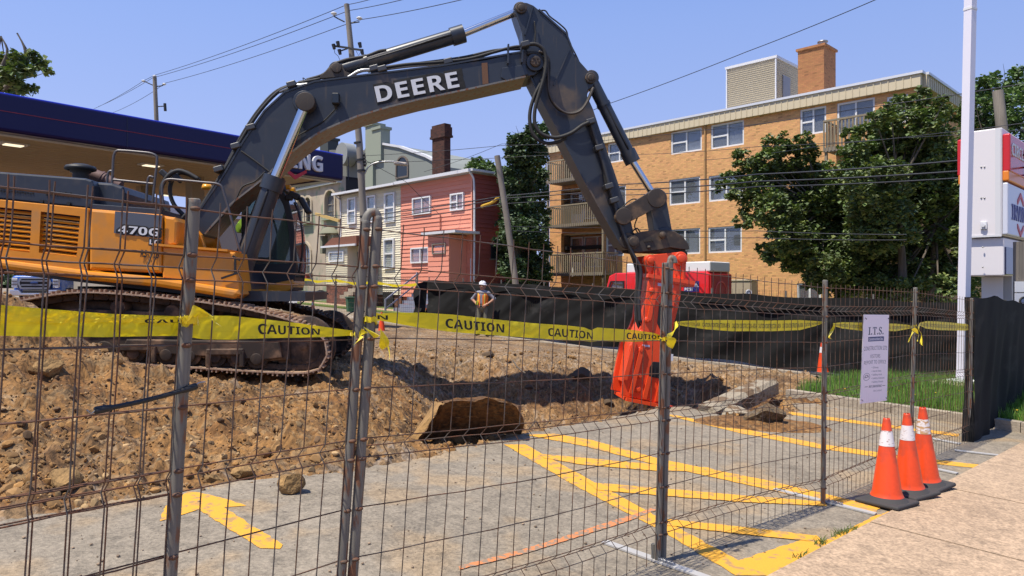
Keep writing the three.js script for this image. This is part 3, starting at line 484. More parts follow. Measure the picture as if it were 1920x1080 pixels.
function scrunch(center, size, seed, n = 7, list = []) {                // a crumpled knot: ribbons looped round the post
  const r = rng(seed); for (let k = 0; k < n; k++) { const pts = [], a0 = r() * 6.3, ax = V(r() - .5, 1.2, r() - .5).normalize(), q = new THREE.Quaternion().setFromUnitVectors(V(0, 1, 0), ax), rad = size * (.55 + .5 * r()); for (let i = 0; i <= 12; i++) { const a = a0 + i / 12 * 5.2; pts.push(V(Math.cos(a) * rad, (r() - .5) * size * .5, Math.sin(a) * rad).applyQuaternion(q).add(center)); } const cur = new THREE.CatmullRomCurve3(pts).getPoints(20), w = size * (.35 + .5 * r()); list.push(quadStrip(cur.map(p => p.clone().add(V(0, w / 2, 0))), cur.map((p, i) => p.clone().add(V((r() - .5) * .01, -w / 2, (r() - .5) * .01))), null, 0, 1, 2)); } return list;
}
function tail(ptsPx, wpx, off, seed) {                                  // a loose end hanging off the knot
  const r = rng(seed), P = ptsPx.map(p => onFence(p[0], p[1], off - .02 - .03 * r())), cur = new THREE.CatmullRomCurve3(P).getPoints(22), top = [], bot = [];
  cur.forEach((p, i) => { const u = i / 22, tw = 2.6 * u + seed, w = wpx * .0022 * (0.55 + .45 * Math.sin(u * 5 + seed)); const d = V(Math.cos(tw) * .8, .5, Math.sin(tw) * .6).normalize().multiplyScalar(w); top.push(p.clone().add(d)); bot.push(p.clone().sub(d)); });
  return quadStrip(top, bot, null, 0, 1, 3);
}
function tape(label, runs, knots, tails, m) { const b = runs[0].attributes.position, base = V().fromBufferAttribute(b, 0), t = thing('caution_tape', label, 'caution tape', base); const mv = g => { g = g.clone(); g.translate(-base.x, -base.y, -base.z); g.userData.uvKeep = true; return g; };
  runs.forEach(g => part(t, 'ribbon', mv(g), m)); if (knots.length) part(t, 'knot', knots.map(mv), MT.plain); tails.forEach(g => part(t, 'loose_end', mv(g), MT.plain)); return t; }
const pt = (p, h) => p.T.clone().lerp(p.B, h / FH);
tape('wide yellow CAUTION tape in front of the excavator track, left of the paired posts', [
  tapeRun([[-60, 566, 628], [60, 577, 631], [200, 588, 632], [300, 592, 630], [340, 593, 630], [380, 592, 636], [430, 592, 637], [500, 599, 634], [560, 606, 633], [610, 613, 632], [645, 618, 630], [676, 621, 628]], .02, 1.15, 235, [0, 1], .006, 3),
  tapeRun([[-60, 572, 600], [100, 582, 606], [200, 588, 604], [300, 594, 606], [345, 596, 604]], .012, 1.15, -110, [.25, 1.1], .006, 4)],
  [...scrunch(pt(post.p0, .345).add(V(.012, -.005, .012)), .03, 5, 6), ...scrunch(pt(post.p1, .405), .026, 6, 7)],
  [tail([[352, 598], [372, 584], [392, 588], [400, 602], [412, 610]], 16, -.03, 1), tail([[690, 622], [706, 626], [722, 640], [730, 664]], 20, -.03, 2), tail([[684, 620], [674, 632], [671, 640]], 12, -.03, 3)], MT.wide);
tape('yellow CAUTION tape below the worker, from the paired posts to the red breaker', [
  tapeRun([[697, 584, 604], [712, 588, 601], [740, 586, 606], [790, 586, 615], [850, 590, 623], [930, 599, 629], [1000, 606, 634], [1060, 610, 638], [1096, 614, 640], [1108, 619, 641], [1120, 614, 640], [1190, 619, 641], [1225, 624, 639], [1243, 630, 636]], .03, .66, 782, [0, 1], .003, 8)],
  [...scrunch(pt(post.p2, .36).add(V(0, .0, 0)), .026, 9, 6), ...scrunch(pt(post.a1, .42), .026, 10, 6)],
  [tail([[706, 598], [714, 620], [719, 640], [723, 652]], 10, -.02, 4), tail([[1250, 630], [1258, 640], [1262, 652]], 14, -.04, 5), tail([[1252, 632], [1264, 620], [1270, 606]], 11, -.03, 2)], MT.big);
tape('long yellow tape printed CAUTION CONSTRUCTION AREA before the black screen', [tapeRun([[1264, 604, 608], [1280, 602, 611], [1320, 600, 617], [1370, 600, 621], [1450, 601, 621], [1500, 600, 619], [1530, 602, 611], [1543, 603, 606]], .03, .345, 1370, [0, 1], .003, 11)], [...scrunch(pt(post.b, .26), .018, 12, 5)], [], MT.small);
tape('short yellow small-print tape running behind the white construction sign', [tapeRun([[1562, 606, 611], [1580, 604, 616], [1615, 605, 620], [1680, 607, 621], [1702, 609, 617], [1712, 612, 615]], .03, .345, 1590, [0, 1], .003, 13)], [...scrunch(pt(post.c, .33), .022, 14, 6)], [tail([[1565, 608], [1560, 620], [1555, 632], [1560, 636]], 9, 0, 6), tail([[1712, 616], [1722, 626], [1720, 640]], 10, -.03, 7), tail([[1712, 622], [1706, 634], [1703, 640]], 8, -.03, 9)], MT.small);
tape('short yellow small-print tape from the rusty post right of the sign to the black cloth', [tapeRun([[1724, 606, 610], [1736, 602, 616], [1760, 603, 619], [1810, 607, 620], [1820, 610, 617], [1824, 613, 615]], .03, .345, 1745, [0, 1], .003, 15)], [...scrunch(pt(post.d, .31), .014, 16, 5)], [tail([[1726, 606], [1722, 616], [1728, 628], [1727, 646]], 12, -.03, 8)], MT.small);

// ------------------------------------------------------------------ sign on the fence
{
  const c = [[1620, 590], [1667, 590.5], [1663, 751], [1613, 757]].map(p => onFence(p[0], p[1], -.012)), base = c[3].clone(), t = thing('construction_sign', 'white construction site notice board wired to the fence above the cones', 'sign', base);
  const tx = canvasTex(512, 1536, (k, W, H) => {
    k.fillStyle = '#efe3ea'; k.fillRect(0, 0, W, H); const r = rng(5); for (let i = 0; i < 40; i++) { k.fillStyle = `rgba(150,130,130,${.05 + .07 * r()})`; k.fillRect(r() * W, r() * H, 2 + 4 * r(), 40 + 250 * r()); }
    const put = (s, x, y, w, h, col, f = 'sans-serif', wt = 'bold') => { k.save(); k.font = `${wt} ${h}px ${f}`; k.fillStyle = col; k.textAlign = 'center'; k.textBaseline = 'middle'; k.translate(x, y); const m = k.measureText(s).width; k.scale(w / m, 1); k.fillText(s, 0, 0); k.restore(); };
    const navy = '#22284c'; put('I.T.S.', 256, 290, 320, 190, navy, 'serif'); k.fillStyle = '#2c356e'; k.fillRect(100, 392, 320, 82); put('Construction Inc.', 260, 434, 300, 66, '#e8e4ee');
    put('CONSTRUCTION SITE', 256, 596, 470, 96, navy, 'sans-serif', 'normal'); put('VISITORS', 256, 740, 200, 84, navy, 'sans-serif', 'normal'); put('REPORT TO OFFICE', 256, 842, 440, 84, navy, 'sans-serif', 'normal');
    ['\u2022 Gloves', '\u2022 Hard Hats', '\u2022 Safety Vest', '\u2022 Safety Glasses', '\u2022 Safety Shoes'].forEach((s, i) => { k.font = '44px sans-serif'; k.fillStyle = navy; k.textAlign = 'left'; k.textBaseline = 'middle'; k.save(); k.translate(190, 938 + i * 62); k.scale(.85, 1); k.fillText(s, 0, 0); k.restore(); });
    k.strokeStyle = '#6a6678'; k.lineWidth = 7; k.beginPath(); k.arc(100, 1090, 62, 0, 6.3); k.stroke(); k.lineWidth = 12; k.beginPath(); k.arc(100, 1095, 34, 2.6, 6.6); k.stroke(); k.beginPath(); k.arc(96, 1080, 22, 0, 3); k.stroke();
    put('NO SMOKING', 268, 1262, 250, 56, navy, 'sans-serif', 'italic bold'); k.fillStyle = navy; k.fillRect(70, 1258, 60, 9); k.fillRect(410, 1258, 60, 9);
    put('Site Contact:', 320, 1340, 170, 44, '#55506a', 'sans-serif', 'normal'); });
  const g = quadStrip([c[0], c[1]].map(p => p.clone().sub(base)), [c[3], c[2]].map(p => p.clone().sub(base)), [0, 1], 0, 1, 1); part(t, 'print', g, tmat(tx, .5));
  const bk = quadStrip([c[0], c[1]].map(p => p.clone().sub(base).addScaledVector(siteN, .004)), [c[3], c[2]].map(p => p.clone().sub(base).addScaledVector(siteN, .004)), [0, 1]); const edgeG = []; for (let i = 0; i < 4; i++) edgeG.push(bar(c[i].clone().sub(base).addScaledVector(siteN, .003), c[(i + 1) % 4].clone().sub(base).addScaledVector(siteN, .003), .003, .003)); part(t, 'backing_board', [bk, ...edgeG], mat(.7, .68, .7, .6));
  c.forEach((p, i) => { const s = [[.03, -.03], [-.03, -.03], [-.03, .03], [.03, .03]][i]; const q = p.clone().sub(base).addScaledVector(P2, s[0]).add(V(0, s[1], 0)).addScaledVector(siteN, -.004); part(t, 'tie', wire([q.clone().addScaledVector(siteN, .02), q, q.clone().add(V(.008, -.012, 0))], .003, 5), M.black); });
}
// ------------------------------------------------------------------ black rubber strap hooked on the fence
{
  const a = onFence(178, 770, -.02), b = onFence(368, 724, -.02), base = a.clone(), t = thing('tie_strap', 'black rubber tarp strap with metal hooks stretched across the left fence', 'strap', base), v = u => a.clone().lerp(b, u).sub(base).add(V(0, -.006 * Math.sin(u * 3.1), 0));
  const pts = []; for (let i = 0; i <= 12; i++) pts.push(v(i / 12)); part(t, 'strap', wire(pts, u => .0075 + .004 * (u < .12 || u > .9 ? 1 : 0), 6, true), M.black);
  part(t, 'hook', hose([v(-.07).add(V(0, .006, 0)), v(-.03).add(V(0, -.006, 0)), v(.0), v(.04)], .0022), M.steel); part(t, 'hook', hose([v(.97), v(1.03).add(V(0, .008, 0)), v(1.1).add(V(0, .005, 0))], .0022), M.steel);
}
// ------------------------------------------------------------------ black cloth on the near fence, right
{
  const base = post.d.B.clone(), t = thing('privacy_cloth', 'black windscreen cloth tied over the fence at the right edge of the photo', 'screen cloth', base), top = [], bot = [], chainR = [post.d, post.e, post.f, along(post.f, post.e, -2.5)];
  const N = 70; for (let i = 0; i <= N; i++) { const u = i / N * 2.999, k = Math.floor(u), f = u - k, a = chainR[k], b = chainR[k + 1]; const T0 = a.T.clone().lerp(b.T, f).addScaledVector(siteN, -.03).add(V(0, .045 + .035 * Math.sin(u * 3) - .04 * Math.abs(Math.sin(u * 5)), 0)), B0 = a.B.clone().lerp(b.B, f).addScaledVector(siteN, -.04).add(V(0, .02 + .14 * smooth(.3, 1.2, u), 0)); top.push(T0.sub(base)); bot.push(B0.sub(base)); }
  const ripple = (u, v) => siteN.clone().multiplyScalar(-.07 * (fbm(u * 16 + v * 3, v * 1.5, 3, 21) - .45) * (.35 + v) - .02 * Math.sin(u * 70 + v * 6) * v);
  const g = quadStrip(top, bot, null, 0, 1, 24, ripple); g.userData.uvKeep = false; part(t, 'cloth', g, M.clothM = new THREE.MeshPhysicalMaterial({ map: T.cloth, roughness: .85, specularIntensity: .35, side: THREE.DoubleSide }));
  const tl = top.map(p => p.clone().addScaledVector(siteN, .07)).slice(0), fl = quadStrip(top.map((p, i) => p.clone().add(V(0, .006, 0)).addScaledVector(siteN, .02)), tl.map((p, i) => p.clone().add(V(0, -.16 - .07 * Math.sin(i * .5), 0))), null, 0, 1, 4); fl.userData.uvKeep = false; part(t, 'folded_edge', fl, M.clothM);
  const L = []; const A = top[0], Bq = bot[0]; const c0 = [], c1 = []; for (let i = 0; i <= 14; i++) { const v = i / 14; c0.push(A.clone().lerp(Bq, v).addScaledVector(siteN, -.0)); c1.push(A.clone().lerp(Bq, v).addScaledVector(siteN, .10).addScaledVector(P2, .02 - (v > .72 ? (v - .72) * .55 : -.03 * Math.sin(v * 9)))); } const w = quadStrip(c0, c1, null, 0, 1, 4, (u, v) => V(0, 0, .02 * Math.sin(u * 9 + v * 4))); w.userData.uvKeep = false; part(t, 'wrapped_end', w, M.clothM);
}
// ------------------------------------------------------------------ traffic cones
function cone(label, x, d, y, lean, scuff, ry, s = 1, group) {
  const t = thing('traffic_cone', label, 'traffic cone', V(x, y, -d), ry, group); t.rotation.z = lean[0]; t.rotation.x = lean[1]; t.scale.setScalar(s);
  const prof = [[.128, .062], [.123, .075], [.112, .10], [.028, .69], [.024, .70], [.018, .70]]; const rAt = y => mixN(.112, .028, (y - .10) / .59);
  part(t, 'base', [rbox(.36, .035, .36, .016, 0, .019, 0, 0, 0, 0, 3), lathe([[.165, .034], [.145, .05], [.128, .066]], 20), ...[[-1, -1], [1, -1], [1, 1], [-1, 1]].map(([a, b]) => rbox(.07, .02, .07, .008, a * .135, .012, b * .135))], coneM.base);
  part(t, 'body', lathe(prof, 36), coneM.body); part(t, 'reflective_band', lathe([[rAt(.475) + .0015, .475], [rAt(.60) + .0015, .60]], 36), coneM['band' + scuff]);
  return t;
}
const bandTex = (amt, c) => tex([512, 256], [.5, .25], (u, v) => { const n = fbm(u * 10, v * 16, 5, 310 + amt * 10, 0), k = smooth(.62 - amt * .25, .75 - amt * .2, n); return [mixN(.80, c[0], k), mixN(.76, c[1], k), mixN(.76, c[2], k)]; });
const coneM = { base: mat(.05, .046, .045, .85), body: tmat(paintTex([.90, .080, .012], [.55, .07, .03], .05, 411, .9, .25), .38), band1: tmat(bandTex(.15, [.35, .22, .2]), .5), band2: tmat(bandTex(.0, [.5, .4, .4]), .5), band3: tmat(bandTex(.8, [.55, .33, .16]), .6) };
const CG = 'orange cones clustered before the fence';
cone('front traffic cone of the three by the fence, nearest the camera', 2.99, 5.70, baseY(2.99) + .012, [-.015, -.02], 1, .62, .97);
cone('middle traffic cone of the three by the fence with the cleanest white band', 3.33, 6.0, baseY(3.33) + .02, [.035, 0], 2, .5, .97);
cone('rearmost traffic cone of the three by the fence with a dirty scuffed band', 3.63, 6.28, baseY(3.63) + .02, [.06, 0], 3, .6, 1);
{ const [x, d] = gp(1556, 716); cone('slim traffic cone standing in the grass behind the fence', 6.35, 14.6, grassY(6.35, 14.6) - .05, [.03, 0], 2, .4, .95); }
cone('small traffic cone at the corner of the far street near the pink house', -4.25, 23.3, .18, [0, 0], 2, .3, .95);
cone('small traffic cone seen above the end of the excavator track', -7.8, 28, .5, [0, 0], 2, .7, .95);
// ------------------------------------------------------------------ buildings
const BR = -0.794;                                                     // facades along the cross street turn by this much
M.brick = tmat(T.brick, .9, 0, { bumpMap: T.brick, bumpScale: .006 }); M.brickRed = tmat(T.brickRed, .9);
M.winWhite = mat(.80, .80, .80, .5); M.cream = mat(.72, .62, .40, .7); M.fascia = mat(.66, .56, .38, .6); M.trim = mat(.70, .70, .72, .5);
M.curtain = new THREE.MeshPhysicalMaterial({ color: lin(.40, .39, .40), roughness: .95, transmission: .25, thickness: 0, side: THREE.DoubleSide });
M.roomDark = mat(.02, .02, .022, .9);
M.pane = new THREE.MeshPhysicalMaterial({ color: lin(.80, .84, .88), roughness: .015, transmission: .92, thickness: 0, ior: 1.7, side: THREE.DoubleSide });
// a window standing in an opening: x0..x1, y0..y1 on the wall plane z = w; kind tells how it is divided
function windowUnit(p, x0, x1, y0, y1, w, o = {}) {
  const f = o.frame ?? .07, z = w + (o.out ?? .01), d = o.depth ?? .08, W = x1 - x0, H = y1 - y0, cx = (x0 + x1) / 2, cy = (y0 + y1) / 2, m = o.mat || M.winWhite, bars = [];
  bars.push(box(W, f, d, cx, y0 + f / 2, z), box(W, f, d, cx, y1 - f / 2, z), box(f, H - 2 * f, d, x0 + f / 2, cy, z), box(f, H - 2 * f, d, x1 - f / 2, cy, z));
  const fr = part(p, 'window', bars, m);
  const add = (n, g, mm) => { const q = new THREE.Mesh(merge(g), mm); q.name = n; fr.add(q); return q; };
  const mul = (a, b, c, e, hh = .5) => add('mullion', box(Math.abs(c - a) || f * hh * 1.2, Math.abs(e - b) || f * hh * 1.2, d * .7, (a + c) / 2, (b + e) / 2, z - .004), m);
  if (o.kind === 'tilt') { const mx = x0 + W * (o.split ?? .5); mul(mx, y0 + f, mx, y1 - f, .8); mul(x0 + f, cy, mx - f * .5, cy, .8); }
  if (o.kind === 'slide') { const mx = x0 + W * .52; mul(mx, y0 + f, mx, y1 - f, .8); }
  if (o.kind === 'sash') mul(x0 + f, cy, x1 - f, cy, .8);
  if (o.kind === 'grid') { mul(cx, y0 + f, cx, y1 - f, .5); mul(x0 + f, cy, x1 - f, cy, .5); mul(x0 + f, y0 + H * .75, x1 - f, y0 + H * .75, .4); mul(x0 + f, y0 + H * .25, x1 - f, y0 + H * .25, .4); }
  add('pane', box(W - 2 * f, H - 2 * f, .006, cx, cy, z - d * .25), M.pane);
  if (o.curtain) { const c = o.curtain, n = 14, top = [], bot = [], a = x0 + f + (W - 2 * f) * c[0], b = x0 + f + (W - 2 * f) * c[1]; for (let i = 0; i <= n * 3; i++) { const u = i / (n * 3), xx = mixN(a, b, u), zz = z - .13 + .025 * Math.sin(u * n * 6.28 * (b - a)); top.push(V(xx, y1 - f, zz)); bot.push(V(xx, mixN(y1 - f, y0 + f, c[2] ?? 1), zz)); } const g = quadStrip(top, bot); add('curtain', g, o.curtainMat || M.curtain); }
  if (o.sill) add('sill', box(W + .1, .09, .09, cx, y0 - .05, w + .03), o.sillMat || M.brickDark);
  return fr;
}
M.brickDark = tmat(T.brickRed, .9, 0, { color: lin(1.5, 1.4, 1.3) });
// siding boards, each its own piece: lapped, so their lower edges stand proud
function siding(p, x0, x1, y0, y1, pitch, z, m, seed, ax = 'z') {
  const n = Math.round((y1 - y0) / pitch), r = rng(seed), ph = (y1 - y0) / n, W = x1 - x0; let geos = [];
  for (let v = 0; v < 3; v++) { const a = .004, b = .036 + .006 * v; const g = ext([[0, 0], [b, 0], [b - .004, .012], [a, ph + .012], [0, ph + .012]], 0, W); g.rotateY(Math.PI / 2); g.translate(0, 0, 0); geos.push(merge(g)); }
  for (let i = 0; i < n; i++) { const g = geos[Math.floor(r() * 3)], q = new THREE.Mesh(g, m[Math.floor(r() * m.length)]); q.name = 'siding_board'; if (ax === 'z') { q.rotation.set(0, 0, 0); q.position.set(x0, y0 + i * ph, z); q.scale.set(1, 1, -1); } else { q.position.set(z, y0 + i * ph, x0); q.rotation.y = -Math.PI / 2; q.scale.set(1, 1, 1); } p.add(q); }
}
// ---- brick apartment block
{
  const fx = new Frame(2.4, 45.7, BR, 0), y0 = -.75, TOP = 10.82, L = 21.2, DEP = 13, t = thing('apartment_block', 'four storey tan brick apartment block with cream metal roof band and balconies', 'apartment building', V(2.4, y0, -45.7), BR);
  fx.pos.y = y0; const A = (l, r, tp, b, w = 0) => { const a = fx.at(l, tp, w), c = fx.at(r, (tp + b) / 2, w), e = fx.at(l, b, w); return [a[0], c[0], e[1], a[1]]; };
  const brickTop = TOP - y0 - .62, wins = [];
  const W = (l, r, tp, b, o) => { const q = A(l, r, tp, b, -.12); q[3] = Math.min(q[3], brickTop - .03); wins.push([q, o]); };
  const cu = (a, b, c = 1) => ({ kind: 'tilt', curtain: [a, b, c], sill: true });
  W(1142, 1184, 263, 307, cu(0, 1, .9)); W(1260, 1318, 244, 291, cu(.5, .95)); W(1335, 1397, 233, 281, cu(.5, 1)); W(1502, 1551, 207, 256, cu(.05, .45, .6)); W(1571, 1642, 195, 254, cu(0, .5, .7)); W(1664, 1704, 183, 236, cu(.2, .8));
  W(1138, 1176, 352, 392, cu(.1, .5)); W(1257, 1315, 338, 386, cu(.0, .5, .5)); W(1331, 1396, 331, 379, cu(.3, .9)); W(1500, 1550, 316, 364, cu(.2, .7)); W(1590, 1642, 308, 362, cu(.2, .7)); W(1664, 1704, 300, 352, cu(.2, .7));
  W(1138, 1172, 440, 481, cu(0, 1)); W(1257, 1315, 431, 478, cu(.6, .9)); W(1330, 1393, 427, 475, cu(.0, .12)); W(1498, 1546, 420, 466, cu(.2, .7)); W(1590, 1642, 416, 462, cu(.2, .7));
  W(1496, 1541, 531, 566, { kind: 'slide' }); W(1625, 1690, 528, 570, { kind: 'slide' }); W(1330, 1390, 530, 566, { kind: 'slide' });
  const holes = wins.map(([q]) => [[q[0], q[2]], [q[1], q[2]], [q[1], q[3]], [q[0], q[3]]]);
  // recessed bay with the balcony doors at the left end
  const bay0 = fx.at(1052, 400)[0], bay1 = fx.at(1131, 400)[0]; const bays = [[274, 343], [355, 428], [438, 518]].map(([a, b]) => [fx.at(1054, b)[1], Math.min(brickTop - .12, fx.at(1054, a)[1])]);
  bays.forEach(([a, b]) => holes.push([[bay0, a], [bay1, a], [bay1, b], [bay0, b]]));
  part(t, 'brick_wall', [ext([[0, 0], [L, 0], [L, brickTop], [0, brickTop]], -.3, 0, 0, holes), box(.3, brickTop, DEP, L - .15, brickTop / 2, -DEP / 2 - .302), box(.3, brickTop, DEP, .15, brickTop / 2, -DEP / 2 - .302), box(L, brickTop, .3, L / 2, brickTop / 2, -DEP - .45)], M.brick);
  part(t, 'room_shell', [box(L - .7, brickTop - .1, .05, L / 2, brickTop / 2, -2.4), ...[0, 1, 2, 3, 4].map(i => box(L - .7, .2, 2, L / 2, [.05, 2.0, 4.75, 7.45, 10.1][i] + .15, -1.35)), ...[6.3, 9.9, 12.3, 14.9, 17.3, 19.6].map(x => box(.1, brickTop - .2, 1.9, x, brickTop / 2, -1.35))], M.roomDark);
  bays.forEach(([a, b], i) => { // doors inside the bay
    part(t, 'bay_wall', [box(bay1 - bay0, b - a, .15, (bay0 + bay1) / 2, (a + b) / 2, -1.0)], M.brick);
    part(t, 'bay_ceiling', [box(bay1 - bay0, .1, .7, (bay0 + bay1) / 2, b - .05, -.62)], M.cream);
    const d0 = bay0 + .12, d1 = d0 + .95; const dm = part(t, 'balcony_door', [box(.09, b - a - .25, .08, d0, (a + b - .25) / 2, -.86), box(.09, b - a - .25, .08, d1, (a + b - .25) / 2, -.86), box(1.04, .10, .08, (d0 + d1) / 2, b - .25, -.86), box(.86, .9, .06, (d0 + d1) / 2, a + .45, -.87)], M.winWhite); const dg = new THREE.Mesh(merge(box(.86, b - a - 1.2, .01, (d0 + d1) / 2, (a + .9 + b - .3) / 2, -.88)), M.pane); dg.name = 'pane'; dm.add(dg);
    windowUnit(t, d1 + .12, Math.min(bay1 - .1, d1 + 2.1), a + .55, b - .22, -.9, { kind: 'slide', curtain: i === 0 ? [.1, .5] : [.0, .35], out: .04 }); });
  for (const [q, o] of wins) windowUnit(t, q[0] + .003, q[1] - .003, q[2] + .003, q[3] - .003, -.12, { ...o, frame: .085, depth: .1, out: .03 });
  part(t, 'roof_band', [box(L + .5, .52, .30, L / 2, brickTop + .26, .05), box(.3, .52, DEP + .2, L + .25, brickTop + .26, -DEP / 2 - .25), box(.3, .52, DEP + .2, -.1, brickTop + .26, -DEP / 2 - .25)], M.fascia);
  const ribs = []; for (let i = 0; i * .3 < L + .4; i++) ribs.push(box(.035, .50, .03, -.22 + i * .3, brickTop + .26, .212)); for (let i = 0; i * .3 < DEP; i++) ribs.push(box(.03, .50, .035, L + .415, brickTop + .26, -.3 - i * .3)); part(t, 'band_ribs', ribs, M.fascia, 'stuff');
  part(t, 'roof_cap', [box(L + .7, .11, .45, L / 2, brickTop + .575, .04), box(.42, .11, DEP + .2, L + .26, brickTop + .575, -DEP / 2 - .3), box(.42, .11, DEP + .2, -.12, brickTop + .575, -DEP / 2 - .3), box(L, .1, DEP, L / 2, brickTop + .3, -DEP / 2)], mat(.78, .78, .80, .45, .3));
  part(t, 'downpipe', [cyl(V(fx.at(1323, 400)[0], 1, .06), V(fx.at(1323, 400)[0], brickTop, .06), .05), cyl(V(fx.at(1133, 400)[0], 1, .06), V(fx.at(1133, 400)[0], brickTop, .06), .05)], mat(.45, .26, .10, .7));
  // stair house and chimney on the roof
  const q0 = fx.at(1363, 180, -4), q1 = fx.at(1455, 180, -4), qt = fx.at(1363, 130, -4)[1]; const ph = part(t, 'stair_house', [box(q1[0] - q0[0], 3.2, 3.0, (q0[0] + q1[0]) / 2, qt - 1.6, -5.5)], mat(.62, .54, .38, .7));
  const lap = []; for (let i = 0; i < 26; i++) { lap.push(box(q1[0] - q0[0] + .03, .02, .03, (q0[0] + q1[0]) / 2, qt - .1 - i * .115, -3.985), box(.03, .02, 3.0, q1[0] + .01, qt - .1 - i * .115, -5.5)); } const lm = new THREE.Mesh(merge(lap), mat(.46, .40, .29, .8)); lm.name = 'laps'; lm.userData.kind = 'stuff'; ph.add(lm);
  const pc = new THREE.Mesh(merge([box(q1[0] - q0[0] + .16, .14, 3.16, (q0[0] + q1[0]) / 2, qt + .05, -5.5), box(.07, 3, .07, q0[0], qt - 1.55, -3.98), box(.07, 3, .07, q1[0], qt - 1.55, -3.98)]), M.trim); pc.name = 'cap'; ph.add(pc);
  const dr = new THREE.Mesh(merge(box(.05, 2.0, .9, q1[0] + .04, qt - 1.8, -5.2)), mat(.30, .31, .34, .6)); dr.name = 'door'; ph.add(dr);
  const c0 = fx.at(1496, 140, -3), c1 = fx.at(1545, 140, -3), ct = fx.at(1496, 97, -3)[1]; const ch = part(t, 'chimney', [box(c1[0] - c0[0], 4.5, 1.5, (c0[0] + c1[0]) / 2, ct - 2.25, -3.75), box(c1[0] - c0[0] + .16, .12, 1.66, (c0[0] + c1[0]) / 2, ct + .06, -3.75)], tmat(T.brick, .9, 0, { color: lin(.55, .46, .44) }));
  const fl = new THREE.Mesh(merge([lathe([[.2, 0], [.2, .3], [.26, .3], [.26, .36], [.14, .36], [.14, .1]], 16).translate((c0[0] + c1[0]) / 2 + .3, ct + .12, -3.75)]), M.steel); fl.name = 'flue'; ch.add(fl);
  // wooden balconies
  const balcony = (l, r, tp, b, out, withPost) => { const a = fx.at(l, b, out), c = fx.at(r, b, out), h = fx.at(l, tp, out)[1], x0 = a[0], x1 = c[0], yb = a[1], bm = part(t, 'balcony', [box(x1 - x0, .12, out - .01, (x0 + x1) / 2, yb + .10, out / 2 + .005), box(x1 - x0 + .05, .20, .06, (x0 + x1) / 2, yb + .1, out + .03)], M.wood);
    const add = (n, g) => { const q = new THREE.Mesh(g, M.deck); q.name = n; bm.add(q); return q; }; add('top_rail', merge([box(x1 - x0 + .08, .08, .10, (x0 + x1) / 2, h, out + .02), box(.08, .08, out, x0, h, out / 2 + .01), box(.08, .08, out, x1, h, out / 2 + .01)]));
    const sl = merge(box(.075, h - yb - .12, .03)); const n = Math.round((x1 - x0) / .155); for (let i = 0; i <= n; i++) { const q = add('baluster', sl); q.position.set(mixN(x0, x1, i / n), (h + yb) / 2 - .02, out + .065); } for (const xx of [x0, x1]) for (let i = 1; i < 7; i++) { const q = add('baluster', sl); q.position.set(xx + .001 * i, (h + yb) / 2 - .02, out * i / 7); q.rotation.y = Math.PI / 2; }
    if (withPost) for (const xx of withPost) add('post', merge(box(.11, yb, .11, xx < 0 ? x1 - .05 : x0 + .05, yb / 2, out - .06))); return bm; };
  M.deck = tmat(T.wood, .9, 0, { color: lin(1.1, 1.05, .85) });
  balcony(1025, 1094, 305, 346, 1.4, [1]); balcony(1025, 1131, 389, 429, 1.4, [1, -1]); balcony(1023, 1131, 478, 518, 1.4, [1, -1]);
  balcony(1546, 1650, 228, 286, 1.3, [1, -1]); balcony(1552, 1650, 322, 372, 1.3, null); balcony(1554, 1650, 418, 462, 1.3, null);
}
